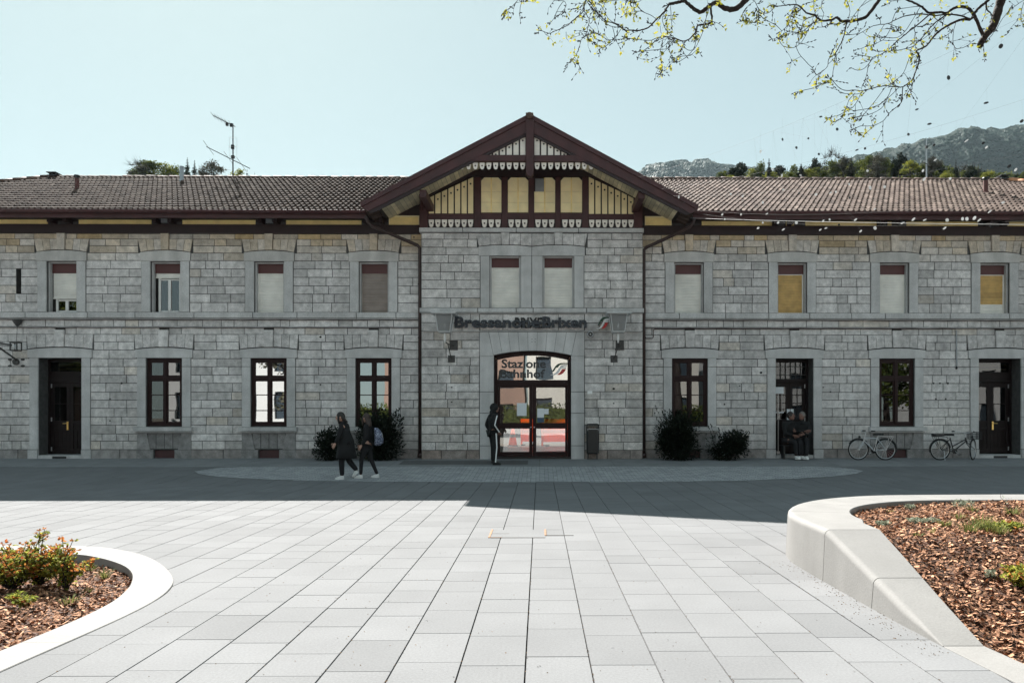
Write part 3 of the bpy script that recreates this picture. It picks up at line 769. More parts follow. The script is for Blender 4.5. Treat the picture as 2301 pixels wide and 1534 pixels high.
# --- upper windows
def slats(mb, cx, hw, z0, z1, y, pitch=0.046, tone=None):
    n = max(1, int((z1-z0)/pitch)); h = (z1-z0)/n
    for i in range(n):
        mb.tone = RS_.uniform(0.35, 0.65) if tone is None else tone(i/n)
        a, b = z0+i*h, z0+(i+1)*h
        mb.add([(cx-hw,y+0.006,a),(cx+hw,y+0.006,a),(cx+hw,y-0.004,a+h*0.12),(cx-hw,y-0.004,a+h*0.12),(cx+hw,y-0.007,a+h*0.5),(cx-hw,y-0.007,a+h*0.5),(cx+hw,y-0.002,b-h*0.1),(cx-hw,y-0.002,b-h*0.1),(cx+hw,y+0.006,b),(cx-hw,y+0.006,b)],
               [(0,1,2,3),(3,2,4,5),(5,4,6,7),(7,6,8,9)])
def upper_window(cx, kind, y0, zs, zt, hw, zbox, parts_surround):
    loc = (cx, y0, zs); e = holder('window', loc)
    parts_surround(e, loc)
    ys = y0+0.20
    m = MB(); m.tone = 0.5
    m.box(cx-hw, cx+hw, ys-0.03, ys+0.02, zbox, zt); sub(m, 'shutter_box', 'wood_red_box', e, loc)
    m = MB(); m.box(cx-hw, cx+hw, ys+0.4, ys+0.41, zs, zt); m.box(cx-hw, cx-hw+0.02, ys+0.05, ys+0.4, zs, zt); sub(m, 'dark_room', 'room', e, loc)
    zb = zs+0.03
    if kind in ('w_part', 'open'):
        bot = zbox-0.11 if kind == 'open' else zs+0.44
        m = MB(); slats(m, cx, hw-0.02, bot, zbox, ys-0.005, 0.05 if kind == 'open' else 0.044)
        m.tone = 0.6; m.box(cx-hw+0.01, cx+hw-0.01, ys-0.02, ys+0.005, bot-0.03, bot)
        sub(m, 'roller_shutter', 'shutter_w', e, loc)
        m = MB(); yf = ys+0.03
        for (a, b, c, d) in ((-hw+0.06, -hw+0.13, zb, bot), (hw-0.11, hw-0.05, zb, bot), (-hw+0.14, hw-0.12, zb, zb+0.05), (-hw+0.14, hw-0.12, bot-0.09, bot-0.04), (-0.04, 0.045, zb+0.05, bot-0.09)):
            m.box(cx+a, cx+b, yf-(0.012 if a == -0.04 else 0), yf+0.05, c, d)
        sub(m, 'frame', 'white_frame', e, loc, bevel=0.006)
        m = MB(); m.box(cx-hw+0.13, cx+hw-0.11, yf+0.02, yf+0.026, zb+0.04, bot-0.05); sub(m, 'pane', 'glass', e, loc)
        m = MB(); m.box(cx-hw, cx+hw, ys-0.06, ys+0.05, zs+0.002, zs+0.028); sub(m, 'sill_sheet', 'zinc', e, loc)
    else:
        m = MB(); mm = {'w': 'shutter_w', 'y': 'shutter_y', 'b': 'shutter_b', 'y2': 'shutter_y'}[kind]
        if kind == 'y2':
            slats(m, cx, hw-0.03, zb+0.26, zbox-0.02, ys, 0.044, lambda t: 0.1 if 0.16 < t < 0.38 else RS_.uniform(.4, .7)); sub(m, 'roller_shutter', mm, e, loc)
            m = MB(); slats(m, cx, hw-0.03, zb, zb+0.26, ys, 0.044); sub(m, 'roller_shutter', 'shutter_w', e, loc)
        else:
            slats(m, cx, hw-0.03, zb, zbox-0.02, ys, 0.046); sub(m, 'roller_shutter', mm, e, loc)
        m = MB(); m.tone = 0.6
        for (a, b, c, d) in ((-hw, -hw+0.03, zb, zbox), (hw-0.03, hw, zb, zbox), (-hw+0.03, hw-0.03, zs+0.004, zb), (-hw+0.03, hw-0.03, zbox-0.02, zbox)): m.box(cx+a, cx+b, ys-0.02, ys+0.03, c, d)
        sub(m, 'guide_rail', 'shutter_w' if kind[0] != 'b' else 'shutter_b', e, loc)
M['wood_red_box'] = mat('oxblood_shutter_box', (0.085, 0.022, 0.020), 0.5, 0.12, 5)
def surround_upper(cx):
    def f(e, loc):
        m = MB()
        lintel(m, cx, 0.72, zutop+0.015, zW(568.5), YW-0.032, warm=0.12, tone=RS_.uniform(.3, .7))
        for s_ in (-1, 1):
            a, b = sorted((cx+s_*UH, cx+s_*0.69)); m.tone = RS_.uniform(0.35, 0.7); m.warm = 0
            m.block(a, b, YW-0.028, YW+0.15, zsill+0.003, zutop+0.012, 0.006)
            a, b = sorted((cx+s_*UH, cx+s_*(UH-0.045))); m.tone = 0.3
            m.box(a, b, YW+0.07, YW+0.19, zsill+0.003, zutop-0.035)
        m.tone = 0.3; m.box(cx-UH, cx+UH, YW+0.07, YW+0.19, zutop-0.035, zutop+0.012)
        sub(m, 'stone_surround', 'trim', e, loc)
        m = MB(); hood(m, cx, 0.715, 0.79, zW(568), zW(539), YW-0.02, zW(527.5), 0.115, warm=0.42); sub(m, 'relieving_arch', 'stone', e, loc)
    return f
for px, kd in UP_L+UP_R:
    upper_window(xW(px), kd, YW, zsill, zutop-0.035, UH-0.045, zW(613), surround_upper(xW(px)))

# --- lower windows
def glazing(e, loc, x0, x1, z0, z1, y, bars, transom, pane='glass', fr=0.07, mull=0.075, m='frame_red'):
    """timber casement: outer frame, mullion, transom and glazing bars; panes behind"""
    w = MB(); cx = (x0+x1)/2
    w.box(x0, x0+fr, y, y+0.07, z0, z1); w.box(x1-fr, x1, y, y+0.07, z0, z1)
    w.box(x0+fr, x1-fr, y, y+0.07, z0, z0+fr*1.15); w.box(x0+fr, x1-fr, y, y+0.07, z1-fr*1.3, z1)
    w.box(x0+fr, x1-fr, y-0.012, y+0.07, transom-0.045, transom+0.045)
    w.box(cx-mull/2, cx+mull/2, y-0.02, y+0.07, z0+fr*1.15, transom-0.045); w.box(cx-mull/2, cx+mull/2, y-0.006, y+0.07, transom+0.045, z1-fr*1.3)
    for s_ in (-1, 1):                                   # casement rails inside the frame
        a, b = sorted((cx+s_*mull/2, cx+s_*((x1-x0)/2-fr)))
        for c, d in ((z0+fr*1.15, transom-0.045), (transom+0.045, z1-fr*1.3)):
            w.box(a, a+0.035, y+0.012, y+0.06, c, d); w.box(b-0.035, b, y+0.012, y+0.06, c, d); w.box(a+0.035, b-0.035, y+0.012, y+0.06, c, c+0.045); w.box(a+0.035, b-0.035, y+0.012, y+0.06, d-0.04, d)
        for zb in bars: w.box(a+0.035, b-0.035, y+0.02, y+0.05, zb-0.013, zb+0.013)
    sub(w, 'frame', m, e, loc, bevel=0.004)
    p = MB(); p.box(x0+fr, x1-fr, y+0.034, y+0.040, z0+fr, z1-fr); sub(p, 'pane', pane, e, loc)
    gb = MB()
    for k in range(6): xx = x0+fr+(x1-x0-2*fr)*(k+.5)/6; gb.tube([(xx, y+.12, z0), (xx, y+.12, z1)], .009, 5)
    for zz in (z0+.25, z0+.95): gb.box(x0, x1, y+.112, y+.128, zz-.015, zz+.015)
    sub(gb, 'window_grille', 'iron_inside', e, loc)
    d = MB(); d.box(x0, x1, y+0.55, y+0.56, z0, z1); d.box(x0-0.01, x0, y+0.08, y+0.55, z0, z1); d.box(x1, x1+0.01, y+0.08, y+0.55, z0, z1); d.box(x0, x1, y+0.08, y+0.55, z0-0.02, z0); d.box(x0, x1, y+0.08, y+0.55, z1, z1+0.02)
    sub(d, 'dark_room', 'room', e, loc)
def surround_lower(e, loc, cx, hw, zb, door):
    m = MB()
    lintel(m, cx, hw+0.30, zlt, zW(785.5), YW-0.034, tone=RS_.uniform(.4, .7))
    for s_ in (-1, 1):
        a, b = sorted((cx+s_*hw, cx+s_*(hw+0.25))); segs = [zW(1009), zW(936), zW(824), zlt] if door else [zb, zW(936), zW(824), zlt]
        for c, d in zip(segs[:-1], segs[1:]):
            m.tone = RS_.uniform(0.35, 0.7); m.block(a, b, YW-0.03, YW+0.14, c+0.002, d-0.002, 0.005)
    if door:
        for s_ in (-1, 1):
            a, b = sorted((cx+s_*hw, cx+s_*(hw+0.29))); m.tone = RS_.uniform(0.1, 0.4); m.block(a, b, YW-0.055, YW+0.14, z_base, zW(1009)-0.002, 0.008)
    sub(m, 'stone_surround', 'trim', e, loc)
    m = MB(); hood(m, cx, hw+0.305, hw+0.335, zW(784.5), zW(752), YW-0.022, zW(742.5), 0.14, n=3); sub(m, 'relieving_arch', 'stone', e, loc)
def lower_window(cx, pane):
    loc = (cx, YW, zlb); e = holder('window', loc); surround_lower(e, loc, cx, LH, zW(959), False)
    m = MB(); m.tone = 0.45; m.block(cx-0.84, cx+0.84, YW-0.12, YW+0.1, zW(968.6), zW(958.6), 0.008); m.tone = 0.3; m.block(cx-0.80, cx+0.80, YW-0.06, YW+0.1, zW(972.5), zW(968.8), 0.006)
    sub(m, 'sill', 'trim', e, loc)
    m = MB()
    for s_ in (-1, 1):                                   # slanting piers under the sill
        m.tone = RS_.uniform(0.5, 0.8)
        m.prism([(cx+s_*0.775, zW(1009)), (cx+s_*0.775, zW(973)), (cx+s_*0.50, zW(973)), (cx+s_*0.40, zW(1009))], YW-0.015, YW+0.1)
    for k in range(4):
        a, b = -0.48+k*0.24, -0.48+(k+1)*0.24; m.tone = RS_.uniform(0.1, 0.5)
        m.block(cx+a+0.004, cx+b-0.004, YW+0.012, YW+0.1, zW(1007.5), zW(973), 0.006)
    m.tone = 0.3
    for a, b in ((-0.80, -0.30), (0.30, 0.80)): m.block(cx+a, cx+b, YW-0.025, YW+0.1, z_base, zW(1009.3), 0.008)
    sub(m, 'apron', 'plinth', e, loc)
    m = MB(); m.box(cx-0.29, cx+0.29, YW+0.30, YW+0.31, zW(1030), zW(1009)); sub(m, 'dark_room', 'room', e, loc)
    m = MB(); m.box(cx-0.29, cx+0.29, YW+0.05, YW+0.07, zW(1029), zW(1011)); sub(m, 'basement_grille', 'wood_red', e, loc)
    tr = zW(850); glazing(e, loc, cx-LH+0.005, cx+LH-0.005, zlb+0.004, zlt-0.004, YW+0.06, [zW(887), zW(922)], tr, pane)
for px, kd in LO_L+LO_R:
    if kd.startswith('win'): lower_window(xW(px), {369: 'glass', 604: 'glass_mirror', 839.5: 'glass_mirror', 1550: 'glass', 2015: 'glass'}[px])
# ground behind slit
m = MB(); m.box(C_slit[0], C_slit[1], YW+0.3, YW+0.31, C_slit[2], C_slit[3]); bpart(m, 'slit_vent', 'room')

# --- side doors
def side_door(cx, hw, hand, glazed, flip=1):
    loc = (cx, YW, zW(1022)); e = holder('door', loc); surround_lower(e, loc, cx, hw, 0, True)
    yd = YW+0.40; x0, x1 = cx-hw, cx+hw; z0, z1 = zW(1021), zlt
    m = MB(); m.tone = 0.4; m.block(x0+0.002, x1-0.002, YW-0.04, YW+0.5, z_base, zW(1021.5), 0.006); sub(m, 'threshold', 'trim', e, loc)
    if not glazed:
        m = MB(); m.box(cx-0.2, cx+0.2, YW-0.05, YW-0.042, zW(1030), zW(1024)); sub(m, 'boot_scraper', 'black', e, loc)
    m = MB()
    zt = zW(853)
    m.box(x0, x0+0.06, yd, yd+0.1, z0, z1); m.box(x1-0.06, x1, yd, yd+0.1, z0, z1); m.box(x0+0.06, x1-0.06, yd, yd+0.1, z1-0.09, z1); m.box(x0+0.06, x1-0.06, yd-0.03, yd+0.1, zt-0.05, zt+0.05)
    if not glazed: m.box(x0+0.06, x1-0.06, yd+0.02, yd+0.06, zt+0.05, zW(833))
    sub(m, 'frame', 'door_wood', e, loc, bevel=0.004)
    m = MB(); m.box(x0+0.06, x1-0.06, yd+0.05, yd+0.055, zt, z1-0.09); sub(m, 'transom_pane', 'glass_dim', e, loc)
    m = MB(); m.box(x0, x1, yd+0.5, yd+0.51, z0, z1); m.box(x0-.01, x0, yd+.1, yd+.5, z0, z1); m.box(x1, x1+.01, yd+.1, yd+.5, z0, z1); m.box(x0, x1, yd+.1, yd+.5, z1, z1+.01); sub(m, 'dark_room', 'room', e, loc)
    if not glazed:
        m = MB()
        for k, (zz, c) in enumerate(((zW(818), 0.5), (zW(827), 0.35))): m.box(x0+0.2, x1-0.07, yd+0.15, yd+0.16, zz-0.035, zz+0.035)
        sub(m, 'transom_board', 'cream', e, loc)
    else:
        m = MB()
        for k in range(6): m.box(x0+0.13+k*0.15, x0+0.145+k*0.15, yd+0.01, yd+0.03, zt+0.05, z1-0.09)
        m.box(x0+0.06, x1-0.06, yd+0.012, yd+0.026, z1-0.22, z1-0.20); m.box(x0+0.06, x1-0.06, yd+0.012, yd+0.026, zt+0.16, zt+0.18)
        sub(m, 'iron_grille', 'iron', e, loc)
    for s_ in (-1, 1):                                    # two leaves
        a, b = sorted((cx, cx+s_*(hw-0.065))); a += 0.003; b -= 0.003
        m = MB(); yl = yd+0.03; st = 0.095
        zg0, zg1 = (zW(945), zW(868)) if not glazed else (zW(942), zW(868))
        m.box(a, a+st, yl, yl+0.05, z0+0.01, zt-0.055); m.box(b-st, b, yl, yl+0.05, z0+0.01, zt-0.055)
        m.box(a+st, b-st, yl, yl+0.05, zg1, zt-0.055); m.box(a+st, b-st, yl, yl+0.05, zg0-0.08, zg0); m.box(a+st, b-st, yl, yl+0.05, z0+0.01, z0+0.16)
        m.box(a+st, b-st, yl, yl+0.05, zg0-0.28, zg0-0.22); m.box(a+st, b-st, yl+0.025, yl+0.04, z0+0.16, zg0-0.08)
        for k in range(3): xx = a+st+(b-a-2*st)*(k+0.5)/3; m.box(xx-0.05, xx+0.05, yl+0.012, yl+0.026, z0+0.18, zg0-0.3)
        m.box(a+st, b-st, yl+0.012, yl+0.038, (zg0+zg1)/2-0.012, (zg0+zg1)/2+0.012)
        if glazed: m.box((a+b)/2-0.01, (a+b)/2+0.01, yl+0.012, yl+0.038, zg0, zg1); m.box(a+st, b-st, yl+0.012, yl+0.038, zg0+0.28, zg0+0.305); m.box(a+st, b-st, yl+0.012, yl+0.038, zg1-0.25, zg1-0.225)
        sub(m, 'leaf', 'door_wood', e, loc, bevel=0.004)
        m = MB(); m.box(a+st, b-st, yl+0.03, yl+0.034, zg0, zg1); sub(m, 'pane', 'glass_dim', e, loc)
    m = MB(); m.box(cx-0.055*flip-0.022, cx-0.055*flip+0.022, yd-0.0, yd+0.028, zW(966), zW(947)); m.tube([(cx-0.055*flip, yd-0.04, zW(951)), (cx-0.055*flip-0.11*flip, yd-0.04, zW(951.5))], 0.011, 8); m.tube([(cx-0.055*flip, yd+0.0, zW(951)), (cx-0.055*flip, yd-0.045, zW(951))], 0.012, 8)
    sub(m, 'handle', 'brass', e, loc)
    m = MB()
    for zz in (866, 942, 1009): m.box(cx+hand*(hw-0.10)-0.012, cx+hand*(hw-0.10)+0.012, yd-0.012, yd+0.01, zW(zz+4.5), zW(zz-4.5))
    sub(m, 'hinge', 'silver', e, loc)
    return e, loc, yd
side_door(xW(135.5), DH, -1, False, 1)
e2, loc2, yd2 = side_door(xW(1785), 0.55, 1, True, -1)
side_door(xW(2246), DH, 1, False, -1)
# notice holder and bar handle on the barred door
xa = xW(1762); m = MB(); m.box(xa-0.12, xa+0.12, yd2-0.012, yd2-0.004, zW(883), zW(868)); m.box(xa-0.12, xa+0.12, yd2-0.012, yd2-0.004, zW(927.5), zW(925)); [sub(q, 'notice', 'paper', e2, loc2) for q in pieces(m, -9)]
m = MB(); m.tube([(xa-0.055, yd2-0.04, zW(1016)), (xa-0.055, yd2-0.04, zW(884))], 0.012, 8); m.tube([(xa+0.055, yd2-0.04, zW(924)), (xa+0.055, yd2-0.04, zW(884))], 0.010, 8); m.box(xa-0.10, xa-0.01, yd2-0.05, yd2-0.02, zW(1021), zW(1015)); sub(m, 'pull_bar', 'steel', e2, loc2)
m = MB(); xb = xW(1787); 
for i in range(2):
    for j in range(2): m.box(xb-0.10+i*0.11, xb-0.01+i*0.11, yd2+0.022, yd2+0.026, zW(930)-j*0.17, zW(930)-j*0.17+0.15)
[sub(q, 'notice', 'paper', e2, loc2) for q in pieces(m, -9)]

# ------------------------------------------------------------------ central block
xc0, xc1 = xC(947), xC(1444)
tw = [(xC(1100), xC(1170)), (xC(1219.5), xC(1290))]
zt0, zt1 = zC(691), zC(575)
en = (xC(1110), xC(1283)); zen0, zen1 = 0.20, zC(797.5)
ENR = zC(787.5)-zC(797.5)
encx = (en[0]+en[1])/2; enhw = (en[1]-en[0])/2
cutsC = [(a, b, zt0, zt1) for a, b in tw]+[(en[0], en[1], zen0, zen1+ENR)]
m = MB(); core(m, xc0, xc1, zen0, zC(511), YC+0.016, YC+0.55, cutsC)
for xx in (xc0, xc1): m.add([(xx,YC+0.016,zen0),(xx,YW+0.1,zen0),(xx,YW+0.1,zC(511)),(xx,YC+0.016,zC(511))], [(0,1,2,3)])
cw = bpart(m, 'wall', 'mortar')
hc = [(xC(1079), xC(1312), zC(692), zC(573)), (xC(1076), xC(1316), zC(573), zC(553)), (xC(1072), xC(1320), zC(553), zC(524)),
      (xC(1077.5), xC(1313.5), zen0, zC(744)), (xC(1077.5), xC(1313.5), zC(744.5), zC(704.5))]
ROWS_CU = [523.7,538,556,573,591,611,629.6,649.6,669.7,692]
ROWS_CL = [704.5,725,744,764.6,783,803,821,841,861,879.6,897,916,936,954.4,974.5,993,1011]
s = MB()
for rows in (ROWS_CU, ROWS_CL):
    for i in range(len(rows)-1): fill_row(s, xc0, xc1, zC(rows[i+1]), zC(rows[i]), YC, hc, lambda z: 0.02 if z > 2.2 else 0.10, 0.3, 0.85)
o = s.build('ashlar', 'stone'); o.parent = cw
s = MB(); fill_row(s, xc0, xc1, zen0, zC(1011), YC-0.02, [(xC(1077.5), xC(1313.5), 0, 9)], lambda z: 0.55, 0.45, 0.9, 0.05)
o = s.build('plinth', 'plinth'); o.parent = cw
# quoin returns
s = MB()
for xx, sg in ((xc0, -1), (xc1, 1)):
    for rows in (ROWS_CU, ROWS_CL):
        for i in range(len(rows)-1):
            s.tone = RS_.uniform(.3, .7)
            a, b = sorted((xx, xx+sg*0.004)); s.box(a, b, YC+0.004, YW-0.01, zC(rows[i+1])+0.004, zC(rows[i])-0.004)
o = s.build('quoin_return', 'stone'); o.parent = cw
s = MB(); s.tone = 0.45
for a, b in ((942, 1040), (1040, 1160), (1160, 1300), (1300, 1446.5)): s.tone = RS_.uniform(.3, .6); s.block(xC(a)+.003, xC(b)-.003, YC-0.07, YC+0.3, zC(523.2), zC(513), 0.008)
o = s.build('cornice', 'trim'); o.parent = cw
s = MB()
for a, b in ((943, 1074), (1074, 1160), (1160, 1198), (1198, 1318), (1318, 1447)): s.tone = RS_.uniform(.3, .7); s.block(xC(a)+.003, xC(b)-.003, YC-0.09, YC+0.05, zC(703), zC(692.3), 0.01)
s.tone = 0.3; s.block(xc0, xc1, YC-0.05, YC+0.05, zC(705.5), zC(703.1), 0.004)
o = s.build('string_course', 'trim'); o.parent = cw
s = MB()
for a, b in ((1078, 1130), (1130, 1255), (1255, 1313)): s.tone = RS_.uniform(.4, .7); s.block(xC(a)+.003, xC(b)-.003, YC-0.004, YC+0.04, zC(742), zC(706), 0.006)
o = s.build('sign_band', 'stone'); o.parent = cw
s = MB(); s.tone = 0.15; s.block(xC(950), xC(1441), YC-0.055, YC+0.02, zC(745.5), zC(742.8), 0.008)
o = s.build('ledge', 'trim'); o.parent = cw
# twin window surround
tcx = (tw[0][0]+tw[1][1])/2; tloc = (tcx, YC, zt0)
tws = [False]
def surround_twin(e, loc):
    if tws[0]: return
    tws[0] = True
    m = MB()
    for cxx in ((tw[0][0]+tw[0][1])/2, (tw[1][0]+tw[1][1])/2):
        lintel(m, cxx, (xC(1315)-xC(1077))/4-0.002, zt1+0.0, zC(554.5), YC-0.034, rise=0.05, tone=RS_.uniform(.4, .65))
    for a, b in ((xC(1079.5), tw[0][0]), (tw[0][1], xC(1194.7)), (xC(1195.2), tw[1][0]), (tw[1][1], xC(1312))):
        m.tone = RS_.uniform(.4, .65); m.block(a, b, YC-0.03, YC+0.16, zC(691.8), zt1-0.002, 0.006)
    for a, b in tw:
        m.tone = 0.4
        m.box(a, a+0.05, YC+0.07, YC+0.19, zC(691.8), zt1-0.04); m.box(b-0.05, b, YC+0.07, YC+0.19, zC(691.8), zt1-0.04); m.box(a, b, YC+0.07, YC+0.19, zt1-0.04, zt1+0.01)
    sub(m, 'stone_surround', 'trim', e, loc)
    m = MB()
    q = (xC(1315)-xC(1077))/4
    for cxx in (tcx-q, tcx+q): hood(m, cxx, q-0.002, q+(0.0), zC(553.5), zC(525), YC-0.02, zC(524.2), 0.115, n=2, rise=0.05)
    for s_ in (-1, 1):
        m.tone = 0.5; m.prism([(tcx+s_*2*q, zC(553)), (tcx+s_*(2*q+0.07), zC(525)), (tcx+s_*2*q, zC(525))], YC-0.018, YC+0.05)
    sub(m, 'relieving_arch', 'stone', e, loc)
for a, b in tw:
    upper_window((a+b)/2, 'w', YC, zt0, zt1-0.04, (b-a)/2-0.05, zC(599), surround_twin)

# entrance: jambs, flat voussoirs, doors
eloc = (encx, YC, 0.3); EN = holder('entrance', eloc)
def arch_z(x): return zen1+ENR*(1-((x-encx)/enhw)**2)
m = MB()
for a, b, sgn in ((xC(1078), en[0], -1), (en[1], xC(1313), 1)):
    segs = [zen0, zC(1001), zC(928), zC(880), zC(800), zC(746)]
    for c, d in zip(segs[:-1], segs[1:]):
        m.tone = RS_.uniform(.4, .7)
        if d > zC(780):
            aa, bb = (a, en[0]-0.10) if sgn < 0 else (en[1]+0.10, b)
            poly = [(a, c), (en[0], c), (en[0]-0.02, zen1), (en[0]-0.16, d), (a, d)] if sgn < 0 else [(b, c), (b, d), (en[1]+0.16, d), (en[1]+0.02, zen1), (en[1], c)]
            m.prism(poly, YC-0.03, YC+0.3)
        else: m.block(a, b, YC-0.03, YC+0.3, c+0.002, d-0.002, 0.006)
[sub(q, 'jamb', 'trim', EN, eloc) for q in pieces(m, .05)]
m = MB(); nv = 9
for k in range(nv):
    t0, t1 = -1+2*k/nv, -1+2*(k+1)/nv; a, b = encx+enhw*1.015*t0, encx+enhw*1.015*t1; r = (enhw+0.15)/enhw
    ta, tb = encx+(enhw+0.15)*t0, encx+(enhw+0.15)*t1
    m.tone = RS_.uniform(.35, .65)
    cl = lambda x: arch_z(max(en[0], min(en[1], x)))
    m.prism([(a+0.004, cl(a)), ((a+b)/2, cl((a+b)/2)), (b-0.004, cl(b)), (tb-0.004, zC(746.2)), (ta+0.004, zC(746.2))], YC-0.03, YC+0.3)
sub(m, 'voussoir_arch', 'trim', EN, eloc)
m = MB()
for dx in (-0.045, 0.045):
    for dz in (-0.04, 0.04): m.ball((encx+dx+0.03, YC-0.03, zC(765)+dz), (0.012, 0.008, 0.012), 6, 4)
sub(m, 'bolt_hole', 'room', EN, eloc)
yE = YC+0.16
zrail = zC(857.5)
m = MB()
top = [(encx+enhw*t/8, arch_z(encx+enhw*t/8)) for t in range(8, -9, -1)]
inn = [(encx+(enhw-0.09)*t/8, arch_z(encx+enhw*t/8)-0.125) for t in range(-8, 9)]
for i in range(16):
    m.prism([top[16-i], inn[i], inn[i+1], top[15-i]], yE, yE+0.09)
m.box(en[0], en[0]+0.09, yE, yE+0.09, zC(1027), zen1-0.12); m.box(en[1]-0.09, en[1], yE, yE+0.09, zC(1027), zen1-0.12)
m.box(en[0]+0.09, en[1]-0.09, yE-0.02, yE+0.09, zC(863), zC(853))
sub(m, 'frame', 'frame_red', EN, eloc, bevel=0.005)
m = MB(); m.prism([(en[0]+0.08, zC(853.5)), (en[1]-0.08, zC(853.5))]+[(encx+(enhw-0.08)*t/8, arch_z(encx+enhw*t/8)-0.12) for t in range(8, -9, -1)], yE+0.05, yE+0.056)
sub(m, 'transom_pane', 'transom_glass', EN, eloc)
M['decal'] = mat('grey_glass_lettering', (0.045, 0.047, 0.05), 0.6)
o = letters('lettering', 'Stazione', xC(1126), xC(1227), zC(826), zC(805.5), yE+0.044, 0.004, 'decal', None, 0.028); o.parent = EN; o.matrix_parent_inverse = Matrix.Translation(-Vector(eloc))
o = letters('lettering', 'Bahnhof', xC(1123), xC(1225), zC(848.5), zC(828.5), yE+0.044, 0.004, 'decal', None, 0.028); o.parent = EN; o.matrix_parent_inverse = Matrix.Translation(-Vector(eloc))
def emblem(parent, loc, x0, x1, z0, z1, y, th, sub_=True):
    """slanting f-shaped flash in green, white and red"""
    def q(pts): return [(x0+(x1-x0)*a, z0+(z1-z0)*b) for a, b in pts]
    shapes = (('emblem_green', 'green', [(0.10,0.28),(0.30,0.74),(0.42,0.90),(0.58,0.985),(0.74,1.0),(1.0,1.0),(0.97,0.90),(0.72,0.895),(0.58,0.84),(0.48,0.72),(0.44,0.60),(0.34,0.60),(0.22,0.28)]),
              ('emblem_white', 'white', [(0.0,0.0),(0.14,0.02),(0.28,0.12),(0.38,0.28),(0.55,0.68),(0.64,0.80),(0.76,0.85),(0.96,0.86),(0.92,0.73),(0.76,0.72),(0.69,0.66),(0.92,0.66),(0.88,0.55),(0.64,0.55),(0.50,0.22),(0.40,0.07),(0.26,-0.02),(0.10,-0.04)]),
              ('emblem_red', 'red', [(0.44,0.06),(0.56,0.22),(0.68,0.50),(0.90,0.50),(0.82,0.30),(0.72,0.12),(0.60,0.02),(0.46,-0.01),(0.36,0.0)]))
    for i, (nm, mm, pts) in enumerate(shapes):
        w = MB(); w.prism(q(pts), y, y+th); oo = w.build(nm, mm, recalc=True); oo.parent = parent; oo.matrix_parent_inverse = Matrix.Translation(-Vector(loc))
emblem(EN, eloc, xC(1236), xC(1277), zC(841), zC(814), yE+0.043, 0.005)
for s_, (ga, gb) in ((-1, (xC(1123), xC(1189))), (1, (xC(1205), xC(1270.5)))):
    a, b = sorted((encx, encx+s_*(enhw-0.09))); a += 0.003; b -= 0.003
    yl = yE+0.02; zb0, zb1 = zC(1026), zC(863.3)
    m = MB()
    m.box(a, ga, yl, yl+0.06, zb0, zb1); m.box(gb, b, yl, yl+0.06, zb0, zb1)
    m.box(ga, gb, yl, yl+0.06, zC(870), zb1); m.box(ga, gb, yl, yl+0.06, zC(963), zC(950)); m.box(ga, gb, yl, yl+0.06, zb0, zC(1015.5))
    sub(m, 'leaf', 'frame_red', EN, eloc, bevel=0.005)
    m = MB(); m.box(ga-0.01, gb+0.01, yl+0.03, yl+0.036, zC(1016), zC(869)); sub(m, 'pane', 'door_glass', EN, eloc)
    m = MB(); m.ball((encx+s_*0.05, yl-0.015, zC(960)), (0.022, 0.022, 0.022)); sub(m, 'handle', 'steel', EN, eloc)
m = MB(); m.box(xC(1161), xC(1183), yE+0.044, yE+0.048, zC(934), zC(905)); [sub(q, 'notice', 'paper', EN, eloc) for q in pieces(m, -9)]
m = MB(); m.box(xC(1207), xC(1222.5), yE+0.044, yE+0.048, zC(938), zC(917)); m.box(xC(1222.6), xC(1233), yE+0.0445, yE+0.0485, zC(930), zC(918)); [sub(q, 'notice', 'paper', EN, eloc) for q in pieces(m, -9)]
m = MB(); m.box(xC(1207), xC(1222.5), yE+0.044, yE+0.048, zC(949), zC(938.4)); sub(m, 'notice', mat('blue_poster', (0.05, 0.09, 0.15), 0.7), EN, eloc)
m = MB(); m.tone = 0.4; m.box(en[0], en[1], YC-0.03, YC+0.45, 0.20, zC(1026.5)); sub(m, 'threshold', 'black', EN, eloc)
# entrance hall, open to the tracks at the back
m = MB(); hx0, hx1, hy1, hz0, hz1 = xC(1010), xC(1380), 30.4, zC(1027), zC(780)
m.box(hx0, hx1, YC+0.5, hy1, hz0-0.05, hz0); bpart(m, 'hall_floor', 'hall_floor')
m = MB(); m.box(hx0-0.1, hx0, YC+0.56, hy1, hz0, hz1); m.box(hx1, hx1+0.1, YC+0.56, hy1, hz0, hz1); m.box(hx0-0.1, hx1+0.1, YC+0.56, hy1, hz1, hz1+0.1)
bpart(m, 'hall_wall', 'hall')
# back and end walls of the building body
m = MB(); m.box(XL0, hx0-0.1, 30.2, 30.5, z_base, zW(478)); m.box(hx1+0.1, XR1, 30.2, 30.5, z_base, zW(478)); m.box(hx0-0.1, hx1+0.1, 30.2, 30.5, hz1, zW(478))
m.box(XL0, XL0+0.3, YW+0.02, 30.2, z_base, zW(478)); m.box(XR1-0.3, XR1, YW+0.02, 30.2, z_base, zW(478))
bpart(m, 'rear_wall', 'stone')
